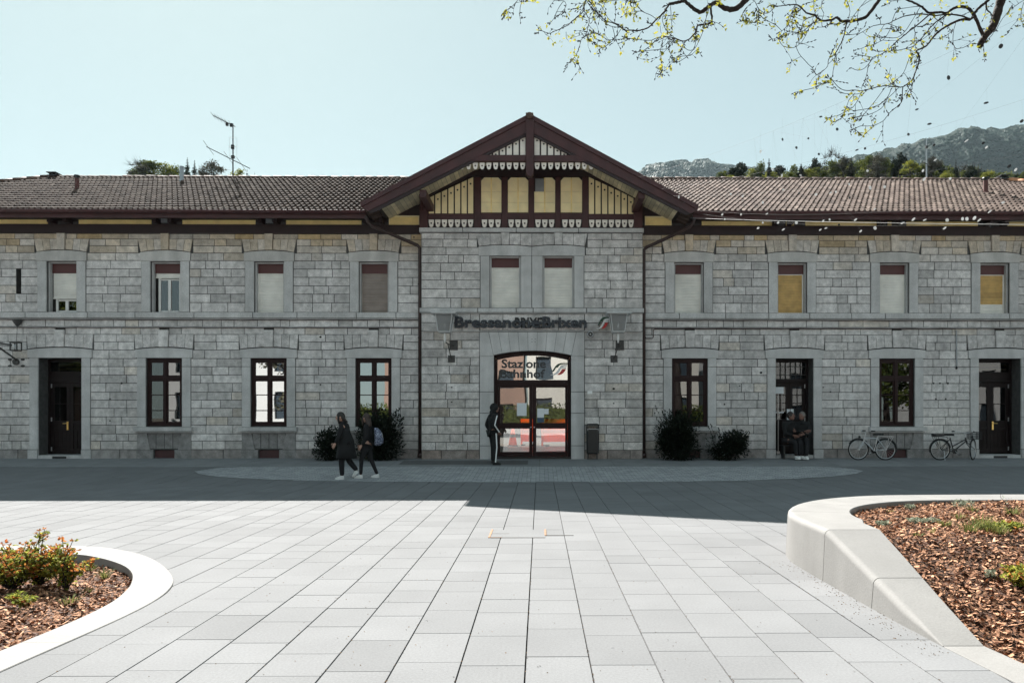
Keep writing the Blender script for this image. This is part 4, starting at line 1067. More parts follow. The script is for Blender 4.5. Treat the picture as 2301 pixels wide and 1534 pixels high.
# ================================================================== ROOFS
EY = 20.2                                       # wing eaves line
ZE = Z(471, EY)-0.045; YRG = 25.36; ZR = Z(399, YRG)-0.07
SL = (ZR-ZE)/(YRG-EY)
xr0, xr1 = X(122, YRG), X(2258, YRG)            # ridge ends
RT = random.Random(5)
def tiles(mb, O, U, V, N, lu, lv, pitch=0.158, course=0.345, clip=None, h=0.040):
    nu, nv = int(lu/pitch), int(math.ceil(lv/course))
    prof = [(0, -0.25), (0.12, 0.5), (0.30, 1.0), (0.48, 0.5), (0.58, -0.5), (0.78, -0.95), (1.0, -0.25)]
    for j in range(nv):
        v0, v1 = j*course-0.02, min((j+1)*course+0.02, lv)
        for i in range(nu):
            u0 = i*pitch
            if clip and not clip(u0+pitch/2, (v0+v1)/2): continue
            mb.tone = min(1, max(0, RT.gauss(0.5, 0.24)))
            ju, jh = RT.uniform(-0.006, 0.006), RT.uniform(-0.004, 0.004)
            low = [O+U*(u0+p*pitch+ju)+V*v0+N*(q*h+0.048+jh) for p, q in prof]
            up = [O+U*(u0+p*pitch)+V*v1+N*(q*h+0.004) for p, q in prof]
            bot = [O+U*(u0+p*pitch+ju)+V*(v0+0.004)+N*(q*h+0.008+jh) for p, q in prof]
            n = len(prof); vs = low+up+bot
            mb.add(vs, [(k, k+1, n+k+1, n+k) for k in range(n-1)]+[(2*n+k, 2*n+k+1, k+1, k) for k in range(n-1)])
wlen = sqrt((YRG-EY)**2+(ZR-ZE)**2)
U, V = Vector((1, 0, 0)), Vector((0, YRG-EY, ZR-ZE))/wlen
N = U.cross(V); N = N if N.z > 0 else -N
ex0, ex1 = xr0-(YRG-EY), xr1+(YRG-EY)
m = MB()
GX = X(1190, 19.3)
def clipw(u, v):
    t = v/wlen*(YRG-EY); x = ex0+u
    if x < ex0+t or x > ex1-t: return False
    if X(836, 20.2) < x < X(1544, 20.2) and EY+t < 21.2: return False
    y = EY+t; zz = ZE+SL*t
    if abs(x-GX) < 4.5 and zz < Z(262, 19.3)-0.535*abs(x-GX)-0.35: return False   # hidden under the gable roof
    return True
tiles(m, Vector((ex0, EY, ZE)), U, V, N, ex1-ex0, wlen, clip=clipw)
roof = bpart(m, 'wing_roof', 'tile')
# boarding beneath, rear and hip slopes
m = MB(); d = 0.03
gxa, gxb, ym = X(832, 20.2), X(1548, 20.2), 21.3
zm = ZE-d+SL*(ym-EY)
m.add([(ex0,EY,ZE-d),(gxa,EY,ZE-d),(gxa,ym,zm),(ex0+(ym-EY),ym,zm)], [(0,1,2,3)]); m.add([(gxb,EY,ZE-d),(ex1,EY,ZE-d),(ex1-(ym-EY),ym,zm),(gxb,ym,zm)], [(0,1,2,3)])
m.add([(ex0+(ym-EY),ym,zm),(ex1-(ym-EY),ym,zm),(xr1,YRG,ZR-d),(xr0,YRG,ZR-d)], [(0,1,2,3)])
ry = 2*YRG-EY
m.add([(ex0,ry,ZE-d),(ex1,ry,ZE-d),(xr1,YRG,ZR-d),(xr0,YRG,ZR-d)], [(3,2,1,0)])
m.add([(ex0,EY,ZE-d),(xr0,YRG,ZR-d),(ex0,ry,ZE-d)], [(0,1,2)]); m.add([(ex1,EY,ZE-d),(xr1,YRG,ZR-d),(ex1,ry,ZE-d)], [(2,1,0)])
for xa_, xb_ in ((ex0, gxa), (gxb, ex1)): m.add([(xa_,EY,ZE-d-.04),(xb_,EY,ZE-d-.04),(xb_,YW+0.3,ZE-d-.02),(xa_,YW+0.3,ZE-d-.02)], [(3,2,1,0)])
o = m.build('roof_boarding', 'wood_dark'); o.parent = roof; o.matrix_parent_inverse = Matrix()
def ridge_caps(mb, a, b, r=0.10, ln=0.40):
    a, b = Vector(a), Vector(b); L_ = (b-a).length; n = int(L_/ln); d = (b-a)/n
    for i in range(n):
        mb.tone = RT.random(); p, q = a+d*i, a+d*(i+1)+d*0.05
        j = RT.uniform(-0.008, 0.008)
        mb.tube([p+Vector((0,0,j)), q+Vector((0,0,j+0.0))], [r*1.08, r*0.92], 10)
m = MB(); ridge_caps(m, (xr0, YRG, ZR+0.0), (xr1, YRG, ZR+0.0)); ridge_caps(m, (ex0, EY, ZE+0.03), (xr0, YRG, ZR+0.03))
o = m.build('ridge', 'tile_ridge', smooth=True); o.parent = roof
m = MB(); ridge_caps(m, (ex1, EY, ZE+0.03), (xr1, YRG, ZR+0.03)); o = m.build('hip_ridge', 'tile_orange', smooth=True); o.parent = roof
# chimneys and vent pipes
def chimney(px, w, h):
    m = MB(); x = X(px, YRG); m.box(x-w/2, x+w/2, YRG-0.12, YRG+0.12, ZR-0.2, ZR+h); o = m.build('chimney', 'tile_ridge'); o.parent = roof
    k = MB(); k.box(x-w*0.72, x+w*0.72, YRG-0.16, YRG+0.16, ZR+h, ZR+h+0.04); k.box(x-w*0.85, x+w*0.85, YRG-0.18, YRG+0.18, ZR+h+0.11, ZR+h+0.14)
    for s_ in (-1, 1): k.box(x+s_*w*0.45-0.03, x+s_*w*0.45+0.03, YRG-0.1, YRG+0.1, ZR+h+0.04, ZR+h+0.11)
    o = k.build('chimney_cap', 'black'); o.parent = roof
chimney(122, 0.19, 0.03); chimney(2253, 0.19, 0.03)
def on_roof(px, py):
    lo, hi = EY, YRG
    for _ in range(40):
        mid = (lo+hi)/2
        if Z(py, mid, px) > ZE+SL*(mid-EY): lo = mid
        else: hi = mid
    y = (lo+hi)/2; return Vector((X(px, y), y, ZE+SL*(y-EY)))
def vent(px, pyb, pyt, m, r, cap):
    p = on_roof(px, pyb); zt = Z(pyt, p.y, px); w = MB()
    w.tube([(p.x,p.y,p.z-0.1),(p.x,p.y,p.z+0.05),(p.x,p.y,p.z+0.06),(p.x,p.y,zt-0.1)], [r*1.6, r*1.35, r, r], 14)
    o = w.build('vent_pipe', m, smooth=False); o.parent = roof
    w = MB()
    if cap: w.tube([(p.x,p.y,zt-0.1),(p.x,p.y,zt-0.02)], r*0.8, 12); w.tube([(p.x,p.y,zt-0.03),(p.x,p.y,zt)], [r*1.5, r*1.35], 12)
    else: w.tube([(p.x,p.y,zt-0.1),(p.x,p.y,zt)], r*1.02, 12)
    o = w.build('vent_cap', 'black' if cap else 'zinc'); o.parent = roof
M['vent_red'] = mat('oxidised_red_pipe', (0.10, 0.03, 0.025), 0.6, 0.3, 12)
vent(173, 428, 394, 'vent_red', 0.062, True); vent(408.5, 409, 374, 'zinc', 0.065, False); vent(2215, 436, 399, 'vent_red', 0.07, True)

# fascia, gutter, frieze boards under the wing eaves
for x0, x1 in ((ex0, X(822, EY)), (X(1558, EY), ex1)):
    m = MB(); m.box(x0, x1, EY+0.06, EY+0.10, Z(490, EY), Z(473, EY)); bpart(m, 'fascia', 'wood_red')
    m = MB(); n = 8
    sec = []
    for xx in (x0, x1):
        sec.append([Vector((xx, EY-0.02+0.075*cos(pi+pi*t/n), Z(474.5, EY)+0.085*sin(pi+pi*t/n))) for t in range(n+1)]+[Vector((xx, EY-0.02+0.068*cos(pi+pi*t/n), Z(474.5, EY)+0.006+0.075*sin(pi+pi*t/n))) for t in range(n, -1, -1)])
    m.loft(sec); bpart(m, 'gutter', 'wood_red', recalc=True)
for x0, x1 in ((XL0, xc0), (xc1, XR1)):
    M['wood_dark2'] = M.get('wood_dark2') or mat('dark_red_beam', (0.022, 0.009, 0.010), 0.6, 0.3, 4)
    m = MB(); m.box(x0, x1, YW-0.05, YW+0.1, zW(527), zW(507)); bpart(m, 'wall_plate', 'wood_dark2')
    m = MB(); m.box(x0, x1, YW+0.02, YW+0.12, zW(507), ZE+0.4); bpart(m, 'frieze', 'wood_dark2')
for a, b in ((-240, -80), (-60, 107), (177, 340), (410, 574), (643, 812), (1577, 1742), (1810, 1971), (2037, 2197), (2265, 2430), (1766, 1784), (1995, 2012)):
    m = MB(); m.tone = RT.uniform(.3, .7); m.box(xW(a), xW(b), YW-0.005, YW+0.03, zW(508), zW(488)); bpart(m, 'frieze_panel', 'cream')
for a, b in ((876, 940), (1451, 1507)):
    m = MB(); m.box(xW(a), xW(b), YW-0.005, YW+0.03, zW(507.5), zW(489)); bpart(m, 'frieze_panel', 'cream')
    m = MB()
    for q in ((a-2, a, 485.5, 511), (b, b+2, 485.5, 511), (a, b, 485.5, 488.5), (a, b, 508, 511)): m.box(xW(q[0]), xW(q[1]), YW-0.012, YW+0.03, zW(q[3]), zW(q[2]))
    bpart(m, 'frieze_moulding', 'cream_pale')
for px in (142, 375, 609, 843, 1755, 1990, 2232):          # console brackets carrying the eaves
    m = MB(); x = xW(px); w = 0.10
    for dx in (-0.22, 0.22):
        m.prism([(0,0)]*0 or [(x+dx-w/2, zW(507)), (x+dx+w/2, zW(507)), (x+dx+w/2, zW(487)), (x+dx-w/2, zW(487))], YW-0.30, YW+0.02)
        m.box(x+dx-w/2, x+dx+w/2, EY+0.12, YW-0.30, zW(494), zW(485))
    bparts(m, 'eaves_bracket', 'wood_dark2', .05)
m = MB()
for px in (375, 609): m.box(xW(px-7), xW(px+7), YW-0.16, YW-0.06, zW(505), zW(491))
bparts(m, 'junction_box', 'zinc', .1)

# ------------------------------------------------------------------ gable roof over the entrance
YG = 19.3
ap = P(1190, 258, YG); gl = P(810, 457, YG); gr = P(1569, 463, YG)
GYB = 25.0
gp = {}
for nm, e_ in (('l', gl), ('r', gr)):
    rise = ap-e_; Lg = rise.length; V = rise/Lg; U = Vector((0, 1, 0)); N = V.cross(U); N = N if N.z > 0 else -N
    m = MB(); tiles(m, Vector((e_.x, YG-0.03, e_.z))-N*0.085, U, V, N, GYB-YG, Lg, clip=None)
    o = bpart(m, 'gable_roof', 'tile')
    m = MB(); th = N*-0.155
    for k in range(14):                                 # soffit boards run up the slope
        a = k/14*Lg; b = (k+1)/14*Lg-0.012
        m.tone = RT.random()
    nb = int(Lg/0.13)
    for k in range(nb):
        a, b = Lg*k/nb+0.003, Lg*(k+1)/nb-0.003; m.tone = RT.random()
        if b < 0.42: continue
        q = Vector((e_.x, 0, e_.z)); c0, c1 = q+V*a+th, q+V*b+th
        m.add([(c0.x,YG+0.03,c0.z),(c1.x,YG+0.03,c1.z),(c1.x,YC+0.3,c1.z),(c0.x,YC+0.3,c0.z)], [(0,1,2,3)])
    o2 = m.build('soffit', 'soffit'); o2.parent = o; o2.matrix_parent_inverse = Matrix()
    m = MB(); q0 = Vector((e_.x, 0, e_.z))+N*-0.13+V*0.3; q1 = Vector((ap.x, 0, ap.z))+N*-0.13
    m.add([(q0.x,YG,q0.z),(q1.x,YG,q1.z),(q1.x,GYB+0.3,q1.z),(q0.x,GYB+0.3,q0.z)], [(0,1,2,3)])
    o2 = m.build('roof_boarding', 'wood_dark'); o2.parent = o
def rake(mb, a0, a1, b0, b1, y0, y1):
    mb.prism([a0, a1, b1, b0], y0, y1)
pg = lambda px, py: (P(px, py, YG).x, P(px, py, YG).z)
m = MB(); m.prism([pg(1190,257), pg(810,456), pg(812,466), pg(1190,268)], YG-0.06, YG+0.02); m.prism([pg(1190.3,257), pg(1190.3,268), pg(1567,472), pg(1569,462)], YG-0.06, YG+0.02)
bparts(m, 'verge_board', 'wood_red', -.02)
m = MB(); m.prism([pg(1183,271), pg(812,466), pg(827,475), pg(1183,299)], YG-0.025, YG+0.04); m.prism([pg(1198,271.5), pg(1198,299.5), pg(1552,480), pg(1567,472)], YG-0.025, YG+0.04)
bparts(m, 'barge_board', 'wood_red', .05)
m = MB(); m.prism([pg(1183,299), pg(827,475), pg(838,478), pg(1183,305)], YG-0.005, YG+0.05); m.prism([pg(1198,299.5), pg(1198,305.5), pg(1541,483), pg(1552,480)], YG-0.005, YG+0.05)
bparts(m, 'verge_moulding', 'wood_dark2', .05)
m = MB(); a = P(1190, 262, YG); m.box(a.x-0.10, a.x+0.10, YG-0.14, YG+0.35, a.z-0.06, a.z+0.045); ridge_caps(m, (ap.x, YG-0.12, ap.z-0.06), (ap.x, GYB, ap.z-0.06), 0.08)
bpart(m, 'gable_ridge', 'tile_ridge')
# decorative king-post truss in the verge plane
YK = YG+0.06
pk = lambda px, py: (P(px, py, YK).x, P(px, py, YK).z)
m = MB(); m.prism([pk(1182,262), pk(1199.5,262), pk(1199.5,392), pk(1195,399), pk(1187,399), pk(1182,392)], YG-0.07, YK+0.06); bpart(m, 'king_post', 'wood_red', bevel=0.012)
m = MB(); m.prism([pk(1055,350.5), pk(1182,350.5), pk(1182,364), pk(1030,364)], YG-0.02, YK+0.05); m.prism([pk(1199.5,351), pk(1326,351), pk(1351,365), pk(1199.5,365)], YG-0.02, YK+0.05); bparts(m, 'tie_beam', 'wood_red', .05, bevel=0.008)
m = MB(); m.prism([pk(1182,300), pk(1040,364), pk(1182,364)], YK+0.05, YK+0.09); m.prism([pk(1199,300), pk(1199,365), pk(1342,365)], YK+0.05, YK+0.09); bparts(m, 'truss_backing', 'wood_dark2', .05)
def star(mb, x, z, y, r):
    pts = [(x+(r if i % 2 == 0 else r*0.55)*cos(pi/2+i*pi/6), z+(r if i % 2 == 0 else r*0.55)*sin(pi/2+i*pi/6)) for i in range(12)]
    mb.prism(pts, y, y+0.006)
sl_ = MB(); st = MB()
for k in range(6):
    for sg in (-1, 1):
        px0 = 1190.7+sg*(10.2+k*15.2); px1 = px0+sg*11.6
        a, b = sorted((px0, px1))
        ytop = lambda p: 303+(abs(p-1190.7)-9)*0.505
        za, zb = ytop(a), ytop(b)
        if min(za, zb) > 349: continue
        sl_.tone = RT.uniform(.3, .7); sl_.prism([pk(a, 350), pk(b, 350), pk(b, min(349.5, zb)), pk(a, min(349.5, za))], YK+0.015, YK+0.045)
        if max(za, zb) < 345: c = pk((a+b)/2, (za+zb)/2+9 if k < 4 else 347); star(st, c[0], c[1], YK+0.010, 0.033)
bparts(sl_, 'gable_slats', 'white_wood', .08); bpart(st, 'star_cutouts', 'wood_dark')
def scallop(mb, hb, p0, p1, y0, y1, plane, pf):
    """hanging tongue with a drilled hole"""
    x0, zt = pf(p0, y0); x1, zb = pf(p1, y1); w = x1-x0; h = zt-zb; cx = (x0+x1)/2
    mb.tone = RT.uniform(.3, .7)
    mb.prism([(x0, zt), (x0, zt-h*0.38), (x0+w*0.06, zt-h*0.46), (x0+w*0.10, zt-h*0.7)]+[(cx-w*0.40*cos(pi*t/6), zt-h*0.7-h*0.30*sin(pi*t/6)) for t in range(1, 6)]+[(x1-w*0.10, zt-h*0.7), (x1-w*0.06, zt-h*0.46), (x1, zt-h*0.38), (x1, zt)][0:4], plane, plane+0.03)
    pts = [(cx+w*0.17*cos(2*pi*t/8), zt-h*0.48+w*0.17*sin(2*pi*t/8)) for t in range(8)]
    hb.prism(pts, plane-0.005, plane+0.001)
s1, h1 = MB(), MB()
for k in range(10):
    scallop(s1, h1, 1180-k*15.2-11, 1180-k*15.2, 365.5, 380.5, YK, pk)
    scallop(s1, h1, 1201.5+k*15.2, 1201.5+k*15.2+11, 365.5, 380.5, YK, pk)
bparts(s1, 'scalloped_valance', 'white_wood', .08, recalc=True); bpart(h1, 'valance_holes', 'wood_dark')

# timber front of the attic
YT = YC-0.05
pt = lambda px, py: (P(px, py, YT).x, P(px, py, YT).z)
def tb(mb, a, b, c, d, y0=YT, y1=YT+0.12):
    x0, z1 = pt(a, c); x1, z0 = pt(b, d); mb.box(x0, x1, y0, y1, z0, z1)
m = MB()
ul, ur = 0.0, 0.0
m.prism([pt(943,512), pt(1445,512), pt(1445,440), pt(1340,385), pt(1045,385), pt(943,440)], YT+0.06, YT+0.16); m.prism([pt(1045,385), pt(1340,385), pt(1191,305)], YT+0.06, YT+0.16)
bpart(m, 'attic_wall', 'wood_dark2')
m = MB()
tb(m, 943, 961, 430, 512, YT-0.03); tb(m, 1424.5, 1443.5, 432, 512, YT-0.03)
for a, b in ((1065.5, 1080.5), (1127, 1140.5), (1187.5, 1200), (1248, 1259.5), (1308.5, 1322.5)): tb(m, a, b, 397, 512)
tb(m, 961, 1065.5, 479.5, 492.5); 
for a, b in ((1080.5, 1127), (1140.5, 1187.5), (1200, 1248), (1259.5, 1308.5)): tb(m, a, b, 478, 492.5); 
tb(m, 1322.5, 1424.5, 480.5, 493)
bpart(m, 'timber_frame', 'wood_red', bevel=0.01)
m = MB(); tb(m, 1055, 1332, 383, 397, YT-0.03); m.prism([pt(961,442), pt(1062,393), pt(1062,383), pt(943,440)], YT-0.02, YT+0.06); m.prism([pt(1324,385), pt(1324,394.5), pt(1424,445), pt(1443,442)], YT-0.02, YT+0.06)
bparts(m, 'attic_plate', 'wood_dark2', -.02)
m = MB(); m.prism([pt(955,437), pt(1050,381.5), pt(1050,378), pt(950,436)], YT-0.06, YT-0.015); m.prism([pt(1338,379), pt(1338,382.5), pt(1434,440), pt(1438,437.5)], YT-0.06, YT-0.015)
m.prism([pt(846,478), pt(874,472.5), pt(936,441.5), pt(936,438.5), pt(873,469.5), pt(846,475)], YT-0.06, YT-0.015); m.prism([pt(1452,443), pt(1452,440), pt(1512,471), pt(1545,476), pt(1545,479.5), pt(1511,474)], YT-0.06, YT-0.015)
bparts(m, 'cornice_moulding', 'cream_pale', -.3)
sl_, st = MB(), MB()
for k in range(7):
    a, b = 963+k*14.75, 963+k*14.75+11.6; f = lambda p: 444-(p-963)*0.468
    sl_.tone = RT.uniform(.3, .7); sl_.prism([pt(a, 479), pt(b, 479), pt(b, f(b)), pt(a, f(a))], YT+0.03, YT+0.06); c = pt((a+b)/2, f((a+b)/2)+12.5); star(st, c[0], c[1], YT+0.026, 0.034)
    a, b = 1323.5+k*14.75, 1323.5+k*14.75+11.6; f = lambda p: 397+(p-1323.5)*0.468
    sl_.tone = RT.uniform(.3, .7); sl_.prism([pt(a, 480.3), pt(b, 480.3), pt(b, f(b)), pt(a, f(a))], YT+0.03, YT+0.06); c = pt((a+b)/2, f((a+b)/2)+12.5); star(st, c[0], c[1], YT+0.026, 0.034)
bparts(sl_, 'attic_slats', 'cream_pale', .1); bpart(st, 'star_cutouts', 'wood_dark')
s1, h1 = MB(), MB()
for k in range(7):
    scallop(s1, h1, 963+k*14.75, 974.6+k*14.75, 493, 510, YT+0.02, pt); scallop(s1, h1, 1324+k*14.75, 1335.6+k*14.75, 493.5, 510.5, YT+0.02, pt)
for g0 in (1082.5, 1142.5, 1203, 1263.5):
    for k in range(3): scallop(s1, h1, g0+k*15.3, g0+k*15.3+11.8, 493, 510.5, YT+0.02, pt)
bparts(s1, 'scalloped_valance', 'white_wood', .08, recalc=True); bpart(h1, 'valance_holes', 'wood_dark')
for i, (a, b) in enumerate(((1081, 1126.5), (1141, 1187), (1200.5, 1247.5), (1260, 1308))):      # shuttered attic windows
    x0, zt = pt(a, 398); x1, zb = pt(b, 477); loc = (x0, YT, zb); e = holder('attic_window', loc); cx = (x0+x1)/2
    c_ = 0.09
    m = MB(); ya = YT+0.035
    for s_ in (-1, 1):
        q0, q1 = sorted((cx+s_*0.008, cx+s_*((x1-x0)/2)))
        rows = [zb, zb+(zt-zb)*0.29, zb+(zt-zb)*0.60, zt]
        for r_ in range(3):
            if i == 2 and s_ == -1 and r_ == 2: continue
            m.tone = RT.uniform(.35, .65); g_ = 0.004
            if r_ == 2:
                poly = [(q0, rows[2]+g_), (q1, rows[2]+g_), (q1, zt-c_), (q1-c_, zt), (q0, zt)] if s_ > 0 else [(q0, rows[2]+g_), (q1, rows[2]+g_), (q1, zt), (q0+c_, zt), (q0, zt-c_)]
                m.prism(poly, ya, ya+0.02)
            else: m.box(q0, q1, ya, ya+0.02, rows[r_]+g_, rows[r_+1]-g_)
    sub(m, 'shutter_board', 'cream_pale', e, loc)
    m = MB(); m.box(cx-0.02, cx+0.02, ya-0.008, ya-0.0005, zb, zt-0.01); sub(m, 'meeting_strip', 'cream', e, loc)
    if i == 2:
        m = MB(); m.box(x0+0.03, cx-0.022, ya+0.012, ya+0.016, zb+(zt-zb)*0.6, zt-0.03); sub(m, 'pane', 'zinc', e, loc)
# purlin ends and struts at the gable corners
m = MB()
for px, py in ((943, 425), (1434, 428)):
    a = P(px, py, YG+0.1); b = P(px+8, py+9, YG+0.1); m.box(a.x, a.x+0.18, YG+0.07, YC+0.05, a.z-0.22, a.z-0.02)
bparts(m, 'purlin', 'wood_red', .1, bevel=0.012)
m = MB()
for px0 in (950, 1434):
    x, z = pt(px0, 470); m.tube([(x, YT-0.02, z), (x, YT-0.5, z+0.42), (x, YG+0.25, z+0.50)], [0.05, 0.05, 0.05], 4)
bparts(m, 'gable_strut', 'wood_red', .1)
# boarding that closes the space between gable roof and wing eaves
m = MB()
for (a, b) in (((846, 479), (943, 479)), ((1445, 479), (1545, 482))):
    x0, z0 = pt(*a); x1, z1 = pt(*b); 
    ya = YW+0.02
    poly = [(x0, zW(512)), (x1, zW(512)), (x1, zW(438) if x1 < 0 else zW(476)), (x0, zW(476) if x1 < 0 else zW(438))]
    m.prism(poly, ya+0.12, ya+0.16)
bparts(m, 'gable_cheek', 'wood_dark', .1)
# downpipes
for pts in ([(822,486),(828,500),(836,508),(900,535),(938,551),(943.5,558),(943.5,600),(943.5,1018)], [(1561,490),(1556,503),(1548,511),(1490,539),(1452,556),(1447,562),(1447,600),(1447,1018)]):
    pp = []
    for i, (a, b) in enumerate(pts):
        Y = (20.2, 20.25, 20.3, 20.6, 20.82, 20.86, 20.88, 20.88)[i]; pp.append(P(a, b, Y))
    m = MB(); m.tube(pp, 0.048, 10)
    for zz in (640, 760, 882): q = P(pts[-1][0], zz, 20.88); m.tube([q, q+Vector((0,0,0.04))], 0.06, 10)
    q = pp[-1]; m.tube([q, q+Vector((0,0,-0.0)), q+Vector((0,0,-0.12))], [0.05, 0.065, 0.07], 10)
    bpart(m, 'downpipe', 'pipe', smooth=True)
# small fittings on the facade
m = MB(); q = lambda a, b: P(a, b, YW-0.03)
m.tube([q(1450,760), q(1466,760), q(1468,757), q(1468,742), q(1471,739), q(1700,738.5), q(2148,738.5)], 0.012, 6); bpart(m, 'conduit', 'pipe')
m = MB(); m.tube([q(2149,742), q(2150,822)], 0.018, 6); bpart(m, 'conduit', 'zinc')
m = MB(); a = q(2149.5, 826); m.ball(a, (0.03, 0.03, 0.05)); bpart(m, 'conduit_end', 'black')
# anchor holes and stains in the stone
m = MB()
for px, py in ((238,861),(273,861),(247,896),(247,945),(76,845),(76,936),(720,864),(1015,870),(1015,903),(1379,873),(1379,906),(2098,861),(2112,861),(2130,861),(2103,896),(2125,896),(1662,867),(1850,870),(1866,880),(1628,908),(1710,837),(265,714),(720,757),(930,533)):
    Y = (YC if 947 < px < 1444 else YW); a = P(px, py, Y-0.004); s_ = RT.uniform(0.022, 0.04)
    m.ball(a, (s_, 0.010, s_*0.8), 8, 5)
bpart(m, 'anchor_holes', 'room')
# ================================================================== THINGS ON AND BEFORE THE FACADE
# --- station name sign
sx0, sx1 = xC(1022.5), xC(1318)
sg = thing('station_sign', ((sx0+sx1)/2, YC, zC(726)), 'raised dark station name lettering across the stone band above the entrance', 'sign'); SGL = sg.location.copy()
YS = YC-0.115
def place(o, e): o.parent = e; o.matrix_parent_inverse = Matrix.Translation(-e.location); return o
def lpart(name, *a, e=sg, **k): 
    o = letters(name, *a, None, **k); return place(o, e)
lpart('name_lettering', 'Bressanone', sx0, xC(1213), zC(737.5), zC(712), YS, 0.05, 'letter', offset=0.03)
lpart('name_lettering', '-', xC(1206.5), xC(1216), zC(729), zC(725.5), YS-0.003, 0.05, 'letter', offset=0.02)
lpart('name_lettering', 'Brixen', xC(1218.5), sx1, zC(737.5), zC(712), YS, 0.05, 'letter', offset=0.03)
lpart('old_lettering', 'BRIXEN', xC(1157), xC(1236), zC(737.5), zC(713.5), YC-0.030, 0.014, 'letter_old', offset=0.018)
m = MB(); m.box(sx0-0.02, sx1+0.02, YS+0.052, YS+0.072, zC(727.5), zC(725.5))
for k in range(9): x = sx0+0.1+(sx1-sx0-0.2)*k/8; m.box(x-0.008, x+0.008, YS+0.07, YC-0.012, zC(727.2), zC(725.8))
place(m.build('mounting_rail', 'iron'), sg)
em = thing('railway_emblem', (xC(1354), YC, zC(725)), 'small slanted green white and red railway emblem at the right end of the name lettering', 'sign')
emblem(em, em.location, xC(1339.5), xC(1369), zC(738.5), zC(712.5), YC-0.08, 0.03)
m = MB(); 
for px in (1348, 1360): m.tube([(xC(px), YC-0.05, zC(726)), (xC(px), YC-0.012, zC(726))], 0.012, 6)
place(m.build('standoff', 'iron'), em)

# --- lanterns beside the sign
def lantern(pxc, pcap, sgn, bracket, label):
    Y = YC-0.55; c = P(pxc, 726, Y); e = thing('wall_lantern', (c.x, Y, c.z), label, 'lantern', 'lanterns flanking the station name')
    z = lambda py: P(pxc, py, Y).z
    sc = Y/F
    def ring(px_half, py, n=4): 
        h = px_half*sc; return [Vector((c.x+h*a, Y+h*b, z(py))) for a, b in ((-1,-1),(1,-1),(1,1),(-1,1))]
    m = MB(); m.loft([ring(27, 707), ring(27.5, 704.5), ring(17, 702.5), ring(5, 701.5)]); place(m.build('cap', 'lantern_frame'), e)
    m = MB()
    top, bot = ring(18.6, 707), ring(13.2, 746)
    for k in range(4):
        m.tube([top[k], bot[k]], 0.011, 6); m.tube([top[k], top[(k+1)%4]], 0.011, 6); m.tube([bot[k], bot[(k+1)%4]], 0.012, 6)
    m.loft([ring(13.2, 746), ring(12.8, 747.5)])
    place(m.build('frame', 'lantern_frame'), e)
    m = MB(); m.loft([[v*0.985+Vector((c.x, Y, v.z))*0.015 for v in top], [v*0.985+Vector((c.x, Y, v.z))*0.015 for v in bot]], cap=False); place(m.build('pane', 'lamp_glass'), e)
    m = MB(); m.tube([(c.x,Y,z(745)),(c.x,Y,z(735)),(c.x,Y,z(731)),(c.x,Y,z(727)),(c.x,Y,z(725))], [0.022, 0.022, 0.038, 0.034, 0.008], 10); place(m.build('bulb', 'white', smooth=True), e)
    m = MB(); m.tube([(c.x,Y,z(747)),(c.x,Y,z(753)),(c.x,Y,z(761)),(c.x,Y,z(770))], [0.018, 0.030, 0.032, 0.022], 10); place(m.build('stem', 'white', smooth=True), e)
    m = MB(); w1 = P(bracket[0], 776, YC-0.03); w2 = P(bracket[1], 806, YC-0.03)
    m.tube([(c.x,Y,z(768)), (c.x+(w1.x-c.x)*0.5, (Y+YC)/2, z(772)), w1], 0.016, 8); m.tube([(c.x+(w1.x-c.x)*0.35, Y+0.14, z(771)), w2], 0.014, 8)
    m.tube([(c.x+(w1.x-c.x)*0.55, Y+0.3, z(774)), (c.x+(w1.x-c.x)*0.55, Y+0.3, z(786))], 0.008, 6)
    place(m.build('bracket_arm', 'iron'), e)
    m = MB(); m.block(w1.x-0.12, w1.x+0.12, YC-0.035, YC, w1.z-0.13, w1.z+0.14, 0.01); m.block(w2.x-0.10, w2.x+0.10, YC-0.035, YC, w2.z-0.10, w2.z+0.10, 0.01); [place(q.build('wall_plate', 'iron'), e) for q in pieces(m, -9)]
lantern(999.5, 1000, 1, (1019, 1014), 'tapered glass wall lantern left of the station name, on an iron bracket')
lantern(1389, 1389, -1, (1393, 1380), 'tapered glass wall lantern right of the tricolour emblem, on an iron bracket')

# --- bracket lamp cut by the left edge of the photograph
Y = YW-0.62; e = thing('bracket_lamp', (xW(36), YW, zW(800)), 'iron bracket arm with a cage lamp over the leftmost door', 'wall bracket')
q = lambda a, b, y=Y: P(a, b, y)
m = MB(); m.tube([q(-30,766), q(26,775)], 0.022, 8); m.tube([q(-30,772), q(26,778)], 0.012, 6); m.tube([q(-20,768), q(34,806,YW-0.1), q(37,813,YW-0.03)], 0.026, 8); place(m.build('bracket_arm', 'iron'), e)
m = MB(); a, b = q(28,769), q(43,788)
for x in (a.x, b.x):
    for dy in (-0.09, 0.09): m.box(x-0.012, x+0.012, Y+dy-0.012, Y+dy+0.012, b.z, a.z)
m.box(a.x-0.012, b.x+0.012, Y-0.1, Y+0.1, a.z-0.02, a.z+0.012); m.box(a.x, b.x, Y-0.09, Y+0.09, b.z-0.01, b.z+0.01); place(m.build('lamp_cage', 'iron'), e)
m = MB(); c = (a+b)/2; m.tube([c+Vector((0,0,0.07)), c, c-Vector((0,0,0.07))], [0.03, 0.045, 0.03], 10); place(m.build('lamp_body', 'zinc'), e)
m = MB(); t = q(39,718,YW-0.10); m.tube([t, t-Vector((0,0,0.09)), t-Vector((0,0,0.2))], [0.14, 0.10, 0.02], 10); m.tube([q(39,728,YW-0.10), q(37,769)], 0.006, 5); place(m.build('ceiling_rose', 'iron'), e)
